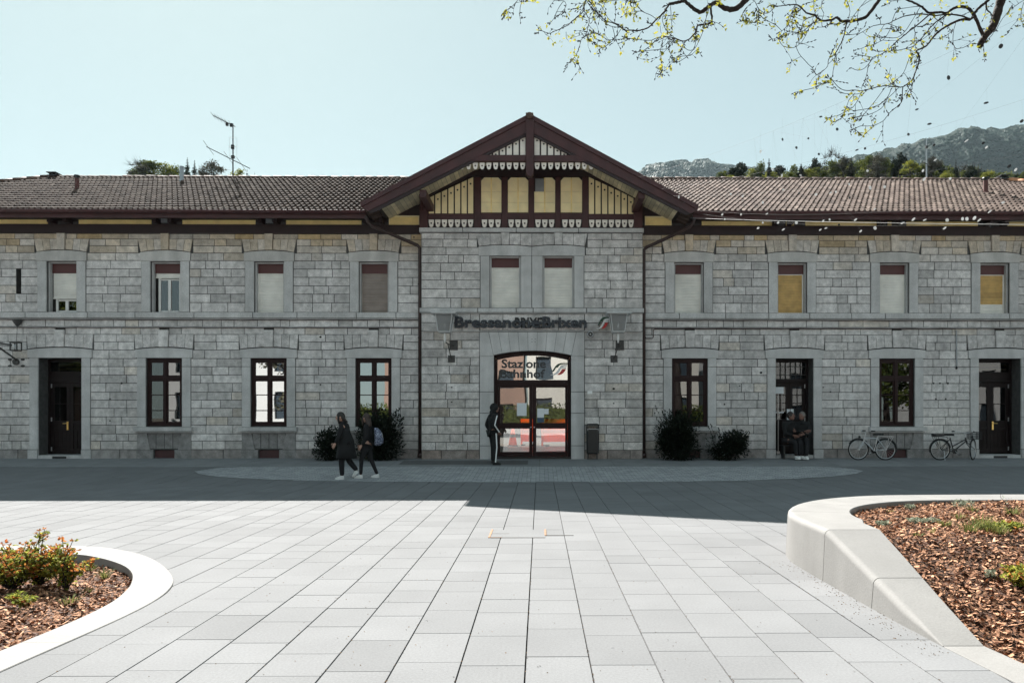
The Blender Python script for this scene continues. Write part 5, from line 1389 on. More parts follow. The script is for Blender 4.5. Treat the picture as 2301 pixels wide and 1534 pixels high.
m = MB(); t = q(37,813,YW-0.02); m.tube([t+Vector((0,-0.05,0)), t], 0.09, 14)
for dx in (-15, 14):
    for dy in (807.5, 822): u_ = q(37+dx, dy, YW-0.01); m.ball(u_, (0.06, 0.02, 0.035), 8, 5)
place(m.build('wall_plate', 'iron'), e)

# --- round loudspeaker and number plate beside the arch
e = thing('round_loudspeaker', (xC(1326.5), YC, zC(751)), 'small round black loudspeaker with a pale ring, on the wall right of the arch', 'loudspeaker')
c = P(1326.5, 751, YC-0.02); m = MB(); m.tube([c+Vector((0,0.03,0)), c+Vector((0,-0.03,0)), c+Vector((0,-0.04,0))], [0.095, 0.095, 0.085], 20); place(m.build('ring', 'zinc'), e)
m = MB(); m.tube([c+Vector((0,-0.03,0)), c+Vector((0,-0.046,0))], 0.068, 20); place(m.build('cone', 'black'), e)
m = MB(); m.ball(c+Vector((0,-0.05,0)), (0.018, 0.012, 0.018), 8, 6); place(m.build('dust_cap', 'white'), e)
m = MB(); m.box(xC(1320), xC(1331), YC-0.022, YC-0.004, zC(885), zC(878)); o = m.build('number_plate', 'white', bevel=0.003)
tag(o, 'tiny white oval plate on the stone wall right of the entrance', 'plate')

# --- litter bin
b0, b1 = xC(1317), xC(1344.5); zb0, zb1 = gz(20.5)+0.0, zC(952)
e = thing('litter_bin', ((b0+b1)/2, 20.6, zb0), 'slim black litter bin on a post against the wall right of the entrance', 'litter bin')
m = MB(); cx, hw = (b0+b1)/2, (b1-b0)/2; zz = zC(1018)
def rr(h, d, z, cy=20.6): return [Vector((cx+h*a, cy+d*b, z)) for a, b in ((-1,-.7),(-.8,-1),(.8,-1),(1,-.7),(1,1),(-1,1))]
m.loft([rr(hw*0.9, 0.13, zz), rr(hw*0.97, 0.145, zz+0.03), rr(hw, 0.15, zb1-0.15)]); place(m.build('body', 'black'), e)
m = MB(); m.loft([rr(hw*1.03, 0.155, zb1-0.035), rr(hw*1.03, 0.155, zb1-0.015), rr(hw*0.8, 0.12, zb1+0.01)]); m.box(cx-hw, cx-hw+0.02, 20.48, 20.74, zb1-0.15, zb1-0.03); m.box(cx+hw-0.02, cx+hw, 20.48, 20.74, zb1-0.15, zb1-0.03); place(m.build('hood', 'black'), e)
m = MB(); m.box(cx-hw+0.02, cx+hw-0.02, 20.452, 20.456, zb1-0.19, zb1-0.13); place(m.build('rim_label', 'zinc'), e)
m = MB(); m.tube([(cx-0.13, 20.68, zb0-0.02), (cx-0.13, 20.68, zb1-0.1)], 0.018, 8); place(m.build('post', 'iron'), e)
m = MB(); m.tube([(cx+0.13, 20.68, zb0-0.02), (cx+0.13, 20.68, zb1-0.1)], 0.018, 8); place(m.build('post', 'iron'), e)

# --- shrubs against the wall
RB = random.Random(31)
def shrub(px0, px1, pyt, pyb, y, label, n, leafm='leaf_dark', l=0.075, spiky=0.0, group='dark shrubs along the station wall'):
    x0, x1 = X(px0, y), X(px1, y); zb = gz(y); zt = P((px0+px1)/2, pyt, y).z; h = zt-zb; cx = (x0+x1)/2; rx = (x1-x0)/2; ry_ = min(0.42, rx*0.8)
    e = thing('shrub', (cx, y, zb), label, 'shrub', group)
    m = MB()
    for k in range(9):
        a = RB.uniform(0, 2*pi); r = RB.uniform(0.2, 0.85)
        p = Vector((cx+rx*r*cos(a), y+ry_*r*sin(a), zb+h*RB.uniform(.5, .9))); s_ = Vector((cx+RB.uniform(-.08,.08), y+RB.uniform(-.05,.05), zb))
        m.tube([s_, s_.lerp(p, 0.5)+Vector((RB.uniform(-.05,.05), 0, 0.06)), p], [0.018, 0.011, 0.004], 5)
    place(m.build('stem', 'twig'), e)
    m = MB(); lumps = []
    for k in range(16):
        a = RB.uniform(0, 2*pi); u = RB.uniform(0.0, 1)
        lumps.append((Vector((cx+rx*0.62*u**.5*cos(a), y+ry_*0.6*u**.5*sin(a), zb+h*RB.uniform(0.18, 0.76))), RB.uniform(0.26, 0.44)))
    for c_, r in lumps:
        for k in range(n//16):
            d = Vector((RB.gauss(0,1), RB.gauss(0,1), RB.gauss(0,1))).normalized(); rr_ = r*RB.random()**0.4
            p = c_+Vector((d.x*rr_*min(1, rx/0.5), d.y*rr_*0.8, d.z*rr_*min(1.0, h*0.8)))
            if p.z < zb+0.02: p.z = zb+RB.uniform(0.02, 0.15)
            if abs(p.x-cx) > rx*1.06: continue
            m.tone = RB.random()
            m.leaf(p, (d+Vector((RB.uniform(-.6,.6), RB.uniform(-.6,.6), RB.uniform(-.2,.9)))), Vector((RB.uniform(-.5,.5), -0.4, 1)), l*RB.uniform(.7, 1.4), l*0.28)
    for k in range(int(30*spiky)):
        a = RB.uniform(0, 2*pi); p = Vector((cx+rx*RB.uniform(.3,.95)*cos(a), y+ry_*.6*sin(a), zb+h*RB.uniform(.55,.9))); d = Vector((cos(a)*.5, -.2, 1)).normalized()
        for j in range(9): m.tone = RB.random(); m.leaf(p+d*0.035*j, d+Vector((RB.uniform(-1,1), RB.uniform(-1,1), RB.uniform(-.3,.5))), Vector((0,-.3,1)), l, l*.25)
    place(m.build('foliage', leafm), e)
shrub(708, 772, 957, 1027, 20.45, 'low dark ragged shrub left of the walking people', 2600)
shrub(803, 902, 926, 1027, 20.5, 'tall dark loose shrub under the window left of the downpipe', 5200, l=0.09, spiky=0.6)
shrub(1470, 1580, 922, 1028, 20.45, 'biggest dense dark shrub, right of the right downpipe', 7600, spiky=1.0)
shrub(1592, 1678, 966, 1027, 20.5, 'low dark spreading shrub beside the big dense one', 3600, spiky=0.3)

# --- bicycles
def bicycle(label, px_f, px_r, pyc, rpx, y, silver, basket, turn):
    """built in its own frame: x forward along the wheelbase"""
    s = y/F; R = rpx*s; cf, cr = P(px_f, pyc, y), P(px_r, pyc, y); fw = cf.x-cr.x; sg_ = 1 if fw > 0 else -1; wb = abs(fw)
    zb = gz(y); e = thing('bicycle', ((cf.x+cr.x)/2, y, zb), label, 'bicycle', 'bicycles parked along the station wall')
    e.rotation_euler.z = (0 if sg_ > 0 else pi)+radians(2 if sg_ > 0 else -3)
    def B_(mb, name, m, par=None, **k): o = mb.build(name, m, **k); o.parent = par or e; return o
    xr, xf = -wb/2, wb/2
    def wheel(xc, ang):
        c = Vector((xc, 0, R)); rot = Matrix.Rotation(ang, 3, 'Z'); n = 40
        pts = lambda r: [c+rot @ Vector((r*cos(2*pi*k/n), 0, r*sin(2*pi*k/n))) for k in range(n+1)]
        h = MB(); h.tube([c+rot @ Vector((0, -0.045, 0)), c+rot @ Vector((0, 0.045, 0))], 0.022, 8); hub = B_(h, 'wheel', 'steel')
        t = MB(); t.tube(pts(R-0.018), 0.019, 8, cap=False); B_(t, 'tyre', 'rubber', hub)
        r = MB(); r.tube(pts(R-0.042), 0.011, 6, cap=False); B_(r, 'rim', 'steel', hub)
        sp = MB()
        for k in range(18):
            a = 2*pi*k/18; d = rot @ Vector((cos(a), 0, sin(a))); sp.tube([c+d*0.02+rot @ Vector((0, 0.02*(-1)**k, 0)), c+d*(R-0.045)], 0.0022, 3, cap=False)
        B_(sp, 'spokes', 'steel', hub)
        mg = MB(); a0, a1 = (20, 190) if xc < 0 else (30, 175)
        arc_ = [c+rot @ Vector((( R+0.014)*cos(radians(a)), 0, (R+0.014)*sin(radians(a)))) for a in range(a0, a1, 8)]
        if xc < 0: arc_ = [c+rot @ Vector(((R+0.014)*cos(radians(a)), 0, (R+0.014)*sin(radians(a)))) for a in range(10, 200, 8)]
        mg.tube(arc_, 0.013, 6); B_(mg, 'mudguard', 'black')
    wheel(xr, 0); wheel(xf, turn)
    fm = 'silver' if silver else 'black'
    bb = Vector((xr+wb*0.41, 0, R*0.86)); seat = Vector((xr+wb*0.30, 0, R*2.02)); head_t = Vector((xf-wb*0.235, 0, R*2.16)); head_b = Vector((xf-wb*0.195, 0, R*1.78)); ra = Vector((xr, 0, R)); fa = Vector((xf, 0, R))
    f = MB(); f.tube([head_t, head_b], 0.021, 8); f.tube([head_b+Vector((0,0,.02)), bb], 0.018, 8)
    if silver: f.tube([head_t-Vector((0,0,.02)), seat], 0.016, 8)
    else: f.tube([head_t-Vector((0,0,.06)), Vector((xr+wb*0.37, 0, R*1.30))], 0.016, 8)
    f.tube([seat+Vector((0,0,.04)), bb], 0.017, 8)
    for dy in (-0.05, 0.05): f.tube([seat, ra+Vector((0,dy,0))], 0.009, 6); f.tube([bb, ra+Vector((0,dy,0))], 0.010, 6)
    B_(f, 'frame', fm)
    rot = Matrix.Rotation(turn, 3, 'Z')
    fk = MB(); fk.tube([head_b, head_b-Vector((-.02,0,.06))], 0.022, 8)
    for dy in (-0.05, 0.05): fk.tube([head_b-Vector((-.02,-dy,.05)), (fa+head_b)/2+Vector((-0.01,dy,0)), fa+rot @ Vector((0,dy,0))], [.013,.011,.008], 6)
    B_(fk, 'fork', fm)
    hb = MB(); st = head_t+Vector((-0.03,0,R*0.42)); hb.tube([head_t, st], 0.014, 8)
    for dy in (-1, 1): hb.tube([st+Vector((0.05,0,0)), st+rot @ Vector((0.07, dy*0.12, 0.02)), st+rot @ Vector((0.0, dy*0.24, 0.05)), st+rot @ Vector((-0.10, dy*0.27, 0.05))], 0.011, 6)
    B_(hb, 'handlebar', 'silver')
    for dy in (-1, 1):
        gp = MB(); gp.tube([st+rot @ Vector((-0.02, dy*0.25, 0.05)), st+rot @ Vector((-0.13, dy*0.275, 0.05))], 0.017, 8); B_(gp, 'grip', 'rubber')
    sd = MB(); sp_ = seat+Vector((-0.03,0,R*0.38))
    sd.loft([[sp_+Vector((x, w*cos(2*pi*k/10), 0.028*sin(2*pi*k/10)+zz_)) for k in range(10)] for x, w, zz_ in ((-0.13,.03,.0),(-0.12,.075,.012),(-0.05,.075,.01),(0.03,.045,.008),(0.12,.022,.006),(0.15,.012,.0))]); sad = B_(sd, 'saddle', 'rubber', smooth=True)
    sd = MB(); sd.tube([seat, sp_-Vector((0,0,.01))], 0.012, 8); B_(sd, 'seat_post', 'steel')
    ck = MB(); ck.tube([bb+Vector((0,-0.06,0)), bb+Vector((0,-0.05,0))], 0.075, 20); B_(ck, 'chainring', 'black')
    ck = MB(); ck.tube([bb+Vector((0,-0.085,0)), bb+Vector((0.11,-0.085,-0.09))], 0.010, 6); ck.tube([bb+Vector((0,0.07,0)), bb+Vector((-0.11,0.07,0.09))], 0.010, 6); B_(ck, 'crank', 'steel')
    for dx, dy, dz in ((0.11,-0.12,-0.09), (-0.11,0.11,0.09)): ck = MB(); ck.box(bb.x+dx-0.04, bb.x+dx+0.04, dy-0.035, dy+0.035, bb.z+dz-0.009, bb.z+dz+0.009); B_(ck, 'pedal', 'black')
    rk = MB(); zr = 2*R+0.07
    for dy in (-0.055, 0.0, 0.055): rk.tube([(xr-0.2, dy, zr), (xr+0.16, dy, zr)], 0.006, 5)
    for dy in (-0.055, 0.055): rk.tube([(xr-0.08, dy, zr), (xr, dy, R)], 0.006, 5); rk.tube([(xr-0.2, dy, zr), (xr, dy, R)], 0.006, 5)
    rk.tube([(xr-0.2, -0.055, zr), (xr-0.2, 0.055, zr)], 0.006, 5); rk.tube([seat, (xr+0.16, 0, zr)], 0.006, 5); B_(rk, 'luggage_rack', 'silver' if silver else 'black')
    lm = MB(); lm.tube([(xf-0.06, 0, 2*R+0.05), (xf-0.01, 0, 2*R+0.06)], [0.022, 0.034], 10); B_(lm, 'headlight', 'black')
    ks = MB(); ks.tube([(xr+0.10, -0.03, R*0.95), (xr+0.05, -0.16, 0.0)], 0.008, 6); B_(ks, 'kickstand', 'silver')
    if basket:
        bk = MB(); bx, bz = xf+0.04, R*2.0
        for t in range(5):
            z_ = bz+0.20*t/4; bk.tube([(bx-.13,-.15,z_),(bx+.13,-.15,z_),(bx+.13,.15,z_),(bx-.13,.15,z_),(bx-.13,-.15,z_)], 0.005, 4)
        for t in range(9):
            u_ = -0.15+0.3*t/8
            for xx in (-.13, .13): bk.tube([(bx+xx, u_, bz), (bx+xx, u_, bz+.2)], 0.005, 4)
            for yy in (-.15, .15): bk.tube([(bx-.13+.26*t/8, yy, bz), (bx-.13+.26*t/8, yy, bz+.2)], 0.005, 4)
            bk.tube([(bx-.13, u_, bz), (bx+.13, u_, bz)], 0.005, 4)
        B_(bk, 'basket', 'black')
        bag = MB(); bag.block(xr-0.2, xr+0.1, -0.09, 0.09, zr+0.006, zr+0.09, 0.02); B_(bag, 'rack_box', 'black')
bicycle('silver framed bicycle facing left, under the window sill', 1929.5, 1989, 1006, 24.0, 20.45, True, False, 0.1)
bicycle('black bicycle with a front basket, leaning beside the rightmost door', 2187, 2111.5, 1007, 23.5, 20.45, False, True, 0.75)

# ================================================================== PEOPLE
def skin_mesh(pts, edges, levels=1):
    """grow a tapered surface over a joint graph; pts: name -> (vec, radius)"""
    names = list(pts); idx = {n: i for i, n in enumerate(names)}
    me = bpy.data.meshes.new('body'); me.from_pydata([tuple(pts[n][0]) for n in names], [(idx[a], idx[b]) for a, b in edges], [])
    o = bpy.data.objects.new('body', me); COL.objects.link(o)
    md = o.modifiers.new('skin', 'SKIN'); md.use_smooth_shade = True
    for i, n in enumerate(names):
        r = pts[n][1]; r = r if isinstance(r, tuple) else (r, r)
        me.skin_vertices[0].data[i].radius = r
    me.skin_vertices[0].data[0].use_root = True
    sb = o.modifiers.new('sub', 'SUBSURF'); sb.levels = sb.render_levels = levels
    dg = bpy.context.evaluated_depsgraph_get(); res = bpy.data.meshes.new_from_object(o.evaluated_get(dg))
    bpy.data.objects.remove(o); bpy.data.meshes.remove(me)
    return res
def join_mesh(base, mb):
    """append an MB to a mesh as one surface"""
    b = bmesh.new(); b.from_mesh(base); vs = [b.verts.new(v) for v in mb.v]
    for f, mi in zip(mb.f, mb.m):
        try: nf = b.faces.new([vs[i] for i in f]); nf.material_index = mi; nf.smooth = True
        except ValueError: pass
    bmesh.ops.recalc_face_normals(b, faces=b.faces); b.to_mesh(base); b.free()
def V3(f, s, z): return Vector((f, s, z))
def person(base, heading, H, J, label, top, bottom, shoe, hair, skin='skin', longcoat=None, hairlong=0.0, hood_=False, group=None, stripe=False, hips=None):
    """J: joints in units of H, x forward, y to the left, z up"""
    e = thing('person', base, label, 'person', group); e.rotation_euler.z = heading
    S_ = lambda k: Vector(J[k])*H
    def put(me, name, mats):
        me.materials.clear()
        for q in mats: me.materials.append(M[q])
        me.polygons.foreach_set('use_smooth', [True]*len(me.polygons))
        o = bpy.data.objects.new(name, me); COL.objects.link(o); o.parent = e; return o
    P_ = {'pelvis': (S_('pelvis'), (0.075*H, 0.06*H)), 'waist': (S_('pelvis').lerp(S_('chest'), .5), (0.062*H, 0.05*H)), 'chest': (S_('chest'), (0.078*H, 0.058*H)), 'neck0': (S_('neck')-Vector((0,0,.01*H)), 0.032*H), 'neck': (S_('neck')+Vector((0,0,.025*H)), 0.029*H)}
    E_ = [('pelvis','waist'),('waist','chest'),('chest','neck0'),('neck0','neck')]
    for s_ in 'lr':
        P_['sh'+s_] = (S_('sh'+s_), 0.032*H); P_['el'+s_] = (S_('el'+s_), 0.023*H); P_['wr'+s_] = (S_('wr'+s_), 0.015*H)
        P_['hip'+s_] = (S_('hip'+s_), 0.055*H); P_['kn'+s_] = (S_('kn'+s_), 0.034*H); P_['an'+s_] = (S_('an'+s_), 0.021*H)
        E_ += [('chest','sh'+s_),('sh'+s_,'el'+s_),('el'+s_,'wr'+s_),('pelvis','hip'+s_),('hip'+s_,'kn'+s_),('kn'+s_,'an'+s_)]
    me = skin_mesh(P_, E_)
    # head with face, ears; hands with fingers
    hd = MB(); hc = S_('head'); fd = Vector(J.get('face', (1, 0, 0))).normalized(); sd = Vector((0,0,1)).cross(fd).normalized(); ud = fd.cross(sd)
    R_ = Matrix((fd, sd, ud)).transposed()
    hd.ball(hc, (0.060*H, 0.047*H, 0.068*H), 14, 10, R_); w = lambda f, s, z: hc+(fd*f+sd*s+ud*z)*H
    hd.ball(w(.022, 0, -.038), (0.036*H, 0.033*H, 0.032*H), 10, 7, R_)                  # jaw
    hd.tube([w(.056,0,.014), w(.068,0,-.006), w(.058,0,-.014)], [0.005*H, 0.009*H, 0.006*H], 6)   # nose
    for s_ in (-1, 1): hd.ball(w(-.004, s_*.048, -.004), (0.013*H, 0.006*H, 0.018*H), 8, 5, R_)
    for s_ in 'lr':
        a, b = S_('el'+s_), S_('wr'+s_); d = (b-a).normalized(); n = Vector((0, 1 if s_ == 'l' else -1, 0)); n = (n-d*n.dot(d)).normalized(); t = d.cross(n)
        hd.loft([[b+d*(u_*H)+(t*cos(2*pi*k/8)*wd+n*sin(2*pi*k/8)*0.009)*H for k in range(8)] for u_, wd in ((-.008,.013),(.012,.019),(.040,.022),(.050,.020))])
        for k in range(4):
            q = b+d*(.046*H)+t*((-.0165+.011*k)*H); L_ = (.040, .046, .043, .034)[k]*H
            hd.tube([q, q+d*L_*.45-n*.004*H, q+d*L_*.8-n*.014*H, q+d*L_*.95-n*.024*H], [.0055*H, .0052*H, .0047*H, .0035*H], 6)
        q = b+d*.010*H+t*.017*H; hd.tube([q, q+(d*.5+t*.7)*.030*H, q+(d*.9+t*.5-n*.3)*.048*H], [.0075*H, .0065*H, .0045*H], 6)
    join_mesh(me, hd); put(me, 'body', [skin])
    ey = MB()
    for s_ in (-1, 1): ey.ball(w(.050, s_*.019, .006), (0.006*H,)*3, 6, 5)
    o = ey.build('eyes', 'eye'); o.parent = e
    mo = MB(); mo.ball(w(.053, 0, -.034), (0.006*H, 0.014*H, 0.004*H), 8, 5, R_); o = mo.build('mouth', 'lip'); o.parent = e
    # hair
    hr = MB(); hr.ball(w(-.010, 0, .012), (0.062*H, 0.054*H, 0.066*H), 14, 9, R_)
    if hairlong:
        hr.loft([[w(-.028+.030*cos(2*pi*k/10)-dx, .046*sw*sin(2*pi*k/10), z_) for k in range(10)] for z_, sw, dx in ((.04,1.0,0),(-.02,1.1,.006),(-.07,1.15,.014),(-hairlong*.7,1.1,.022),(-hairlong,.6,.028))])
        for s_ in (-1, 1): hr.tube([w(.018, s_*.045, .03), w(.030, s_*.052, -.03), w(.034, s_*.050, -.09), w(.030, s_*.042, -hairlong*.8)], [.014*H, .016*H, .015*H, .006*H], 6)
    hm = hr.build('hair', hair, smooth=True); hm.parent = e
    fr = None
    if hood_:
        hh = MB(); hh.ball(w(-.012, 0, .010), (0.072*H, 0.064*H, 0.076*H), 14, 9, R_); hh.ball(w(-.03, 0, -.06), (0.06*H, 0.066*H, 0.04*H), 12, 7); o = hh.build('hood', top, smooth=True); o.parent = e
    # trousers
    T_ = {'pelvis': (S_('pelvis')+Vector((0,0,.02*H)), (0.088*H, 0.07*H))}; TE = []
    for s_ in 'lr':
        fl = J.get('flare', 1.0); T_['hip'+s_] = (S_('hip'+s_), 0.064*H); T_['mid'+s_] = (S_('hip'+s_).lerp(S_('kn'+s_), .5), 0.055*H); T_['kn'+s_] = (S_('kn'+s_), 0.043*H*fl); T_['cf'+s_] = (S_('kn'+s_).lerp(S_('an'+s_), .5), 0.038*H*fl); T_['an'+s_] = (S_('an'+s_)+Vector((0,0,.004*H)), 0.031*H*fl)
        TE += [('pelvis','hip'+s_),('hip'+s_,'mid'+s_),('mid'+s_,'kn'+s_),('kn'+s_,'cf'+s_),('cf'+s_,'an'+s_)]
    tr = put(skin_mesh(T_, TE), 'trousers', [bottom])
    if stripe:
        for s_ in 'lr':
            sgn = 1 if s_ == 'l' else -1; q = MB(); pth = [S_('hip'+s_), S_('hip'+s_).lerp(S_('kn'+s_), .5), S_('kn'+s_), S_('kn'+s_).lerp(S_('an'+s_), .5), S_('an'+s_)]
            rr_ = [.066, .058, .0455, .041, .035]; q.tube([p+Vector((.006*H, sgn*r*H*.97, 0)) for p, r in zip(pth, rr_)], .011*H, 6); o = q.build('stripe', 'white'); o.parent = tr
    # jacket or coat
    A_ = {'chest': (S_('chest'), (0.098*H, 0.082*H)), 'waist': (S_('pelvis').lerp(S_('chest'), .45), (0.090*H, 0.078*H)), 'hem': (S_('pelvis')-Vector((0,0,.015*H)), (0.094*H, 0.082*H)), 'neck': (S_('neck')-Vector((0,0,.004*H)), 0.042*H)}
    AE = [('chest','waist'),('waist','hem'),('chest','neck')]
    for s_ in 'lr':
        A_['sh'+s_] = (S_('sh'+s_), 0.046*H); A_['el'+s_] = (S_('el'+s_), 0.037*H); A_['wr'+s_] = (S_('wr'+s_)-(S_('wr'+s_)-S_('el'+s_))*.04, 0.027*H); AE += [('chest','sh'+s_),('sh'+s_,'el'+s_),('el'+s_,'wr'+s_)]
    jk = put(skin_mesh(A_, AE), 'jacket', [top])
    if stripe:
        for s_ in 'lr':
            sgn = 1 if s_ == 'l' else -1; q = MB(); q.tube([S_('sh'+s_)+Vector((.01*H,sgn*.046*H,.0)), S_('el'+s_)+Vector((.004*H,sgn*.039*H,0)), S_('wr'+s_)+Vector((0,sgn*.028*H,0))], .010*H, 6); o = q.build('stripe', 'white'); o.parent = jk
    if longcoat:
        c0 = S_('chest'); pz = S_('pelvis'); q = MB(); hem = longcoat*H
        def rg(c, rx, ry, z, ph=0): return [Vector((c.x+rx*H*(1+.05*sin(5*a+ph))*cos(a), c.y+ry*H*(1+.05*sin(4*a+ph))*sin(a), z)) for a in [2*pi*k/24 for k in range(24)]]
        q.loft([rg(c0, .075, .095, c0.z+.05*H), rg(c0, .098, .112, c0.z-.04*H), rg(pz, .112, .112, pz.z+.04*H, 1), rg(pz, .130, .122, (pz.z+hem)/2, 2), rg(pz, .148, .134, hem, 3)]); o = q.build('coat_skirt', top, smooth=True); o.parent = jk
    q = MB(); nk = S_('neck'); ch = S_('chest'); q.loft([[nk+Vector((r*cos(2*pi*k/14)-.006, r*.95*sin(2*pi*k/14), z_))*H for k in range(14)] for r, z_ in ((.062,-.045),(.050,-.01),(.047,.018),(.040,.020),(.040,-.02))]); o = q.build('collar', top, smooth=True); o.parent = jk
    # shoes
    for s_ in 'lr':
        a = S_('an'+s_); t = S_('toe'+s_); d = (t-a); dn = Vector((d.x, d.y, 0)).normalized() if Vector((d.x, d.y, 0)).length > 1e-6 else Vector((1,0,0)); fdv = (t-(a-Vector((0,0,.036*H))))
        fv = fdv.normalized(); sv = Vector((0,0,1)).cross(fv).normalized(); uv = fv.cross(sv); heel = a-Vector((0,0,.036*H))-fv*.028*H
        L_ = fdv.length+.028*H; q = MB()
        q.loft([[heel+fv*(L_*u_)+(sv*wd*cos(2*pi*k/12)+uv*(hh_*.5+hh_*.5*max(-1, min(1, 1.5*sin(2*pi*k/12)))))*H for k in range(12)] for u_, wd, hh_ in ((0,.012,.03),(.05,.022,.048),(.25,.024,.05),(.5,.025,.042),(.78,.028,.028),(.95,.020,.020),(1.0,.008,.012))])
        sh = q.build('shoe', shoe, smooth=True); sh.parent = e
        q = MB(); q.loft([[heel+fv*(L_*u_)+(sv*wd*cos(2*pi*k/12)+uv*zz_)*H for k in range(12)] for zz_ in (-.003, .009) for u_, wd in ((.0,.016),)] if False else [[heel+fv*(L_*(.5+.52*cos(2*pi*k/16)))+sv*(.029*H*sin(2*pi*k/16))+uv*zz_*H for k in range(16)] for zz_ in (-.004, .008)]); o = q.build('sole', 'white' if shoe == 'shoe' else 'shoe_dark', smooth=False); o.parent = sh
    return e

STAND = dict(pelvis=(0,0,.53), chest=(.005,0,.715), neck=(.008,0,.825), head=(.022,0,.925), shl=(0,.105,.795), shr=(0,-.105,.795), ell=(-.03,.135,.63), elr=(-.03,-.135,.63), wrl=(.03,.125,.49), wrr=(.03,-.125,.49),
             hipl=(0,.05,.51), hipr=(0,-.05,.51), knl=(.01,.055,.285), knr=(.01,-.055,.285), anl=(-.01,.055,.042), anr=(-.01,-.055,.042), toel=(.095,.065,.006), toer=(.095,-.065,.006))
def pose(**k): d = dict(STAND); d.update(k); return d
# two people walking left across the light setts
w1 = G(778, 1076); w2 = G(825, 1073.5)
J1 = pose(pelvis=(0,0,.52), chest=(.03,0,.70), neck=(.055,0,.81), head=(.085,0,.895), face=(1,.15,-.28), shl=(.03,.105,.78), shr=(.03,-.105,.78), ell=(.06,.135,.62), wrl=(.13,.11,.515), elr=(.0,-.135,.62), wrr=(.08,-.12,.50),
          hipl=(0,.05,.50), knl=(.055,.05,.28), anl=(.045,.05,.042), toel=(.145,.055,.006), hipr=(0,-.05,.50), knr=(-.02,-.05,.27), anr=(-.145,-.05,.115), toer=(-.085,-.05,.02), flare=1.12)
person((w1.x, w1.y, w1.z), pi, 1.62, J1, 'person in a long black coat and white shoes striding left with head bowed', 'coat', 'jeans', 'shoe', 'hair', longcoat=0.30, hairlong=0.10, group='two people walking left')
J2 = pose(chest=(-.005,0,.71), neck=(.0,0,.82), head=(.012,0,.915), face=(.75,-.55,-.1), hipl=(0,.05,.50), knl=(.075,.05,.285), anl=(.085,.05,.042), toel=(.185,.05,.006), hipr=(0,-.05,.50), knr=(-.05,-.05,.275), anr=(-.145,-.05,.045), toer=(-.045,-.05,.006), wrl=(.06,.12,.50), wrr=(.0,-.125,.48), flare=.86)
pw2 = person((w2.x, w2.y, w2.z), pi, 1.55, J2, 'person with long brown hair carrying a patterned backpack, walking left in white shoes', 'coat', 'jeans', 'shoe', 'hair_brown', hairlong=0.15, group='two people walking left')
# the backpack
H2 = 1.55; bp = thing('backpack', (w2.x+0.24, w2.y, w2.z+0.98), 'navy backpack with white blotches on the back of the walking person', 'backpack')
q = MB(); 
q.loft([[Vector((dx+0.085*sx_*cos(2*pi*k/16), 0.15*sw*sin(2*pi*k/16), z_)) for k in range(16)] for z_, sx_, sw, dx in ((-.21,.55,.7,.0),(-.20,.9,.95,.01),(-.10,1.1,1.0,.03),(.04,1.05,1.0,.025),(.14,.85,.9,.0),(.20,.5,.6,-.03),(.215,.2,.3,-.035))])
o = q.build('pack_body', 'pack', smooth=True); o.parent = bp
q = MB(); q.loft([[Vector((dx+0.05*sx_*cos(2*pi*k/12), 0.11*sw*sin(2*pi*k/12), z_)) for k in range(12)] for z_, sx_, sw, dx in ((-.17,.5,.7,.08),(-.15,.9,1,.09),(-.04,.9,1,.095),(.0,.4,.7,.08))]); o = q.build('front_pocket', 'pack', smooth=True); o.parent = bp
for s_ in (-1, 1):
    q = MB(); q.tube([(-.06, s_*.09, .17), (-.15, s_*.10, .235), (-.27, s_*.10, .16), (-.27, s_*.11, .0), (-.14, s_*.13, -.12), (-.05, s_*.12, -.17)], .013, 6); o = q.build('strap', 'coat'); o.parent = bp
q = MB(); q.tube([(.115, -.05, .10), (.128, 0, .0), (.122, .05, -.10)], .006, 5); o = q.build('zip', 'silver'); o.parent = bp
# man at the entrance
w3 = G(1108, 1043)
J3 = pose(pelvis=(0,0,.53), chest=(-.01,0,.715), neck=(.0,0,.83), head=(.03,0,.915), face=(1,-.5,.05), hipl=(0,.055,.51), knl=(.03,.07,.285), anl=(.03,.09,.042), toel=(.135,.11,.006), hipr=(0,-.055,.51), knr=(.01,-.08,.285), anr=(-.02,-.11,.042), toer=(.075,-.15,.006),
          ell=(-.06,.15,.64), wrl=(.02,.13,.515), elr=(-.05,-.15,.64), wrr=(.05,-.12,.53), flare=1.1)
person((w3.x, w3.y, w3.z), radians(25), 1.66, J3, 'person in a black tracksuit with white side stripes waiting at the entrance door', 'hoodie', 'hoodie', 'shoe_dark', 'hair', skin='skin_dim', hood_=True, stripe=True)
# two people sitting in the barred doorway
ys = 20.78; xs1, xs2 = X(1774, ys), X(1799, ys); zs_ = gz(20.6)
SIT = dict(pelvis=(-.05,0,.32), chest=(.0,0,.52), neck=(.02,0,.63), head=(.035,0,.725), shl=(.01,.105,.60), shr=(.01,-.105,.60), ell=(.03,.13,.44), elr=(.03,-.13,.44), wrl=(.15,.04,.43), wrr=(.15,-.05,.40),
           hipl=(-.02,.05,.31), hipr=(-.02,-.05,.31), knl=(.21,.07,.30), knr=(.20,-.05,.29), anl=(.25,.06,.05), anr=(.22,-.05,.05), toel=(.34,.07,.01), toer=(.31,-.06,.01))
def sit(**k): d = dict(SIT); d.update(k); return d
bn = thing('bench', ((xs1+xs2)/2, 20.95, zs_), 'low dark bench under the two seated people in the barred doorway', 'bench')
q = MB(); bx0, bx1 = xs1-0.22, xs2+0.16
for k in range(3): q.box(bx0, bx1, 20.68+.10*k, 20.77+.10*k, zs_+.375, zs_+.40)
o = q.build('seat', 'black'); place(o, bn)
for xx in (bx0+.03, bx1-.07): q = MB(); q.box(xx, xx+.04, 20.70, 20.95, zs_, zs_+.375); place(q.build('leg', 'black'), bn)
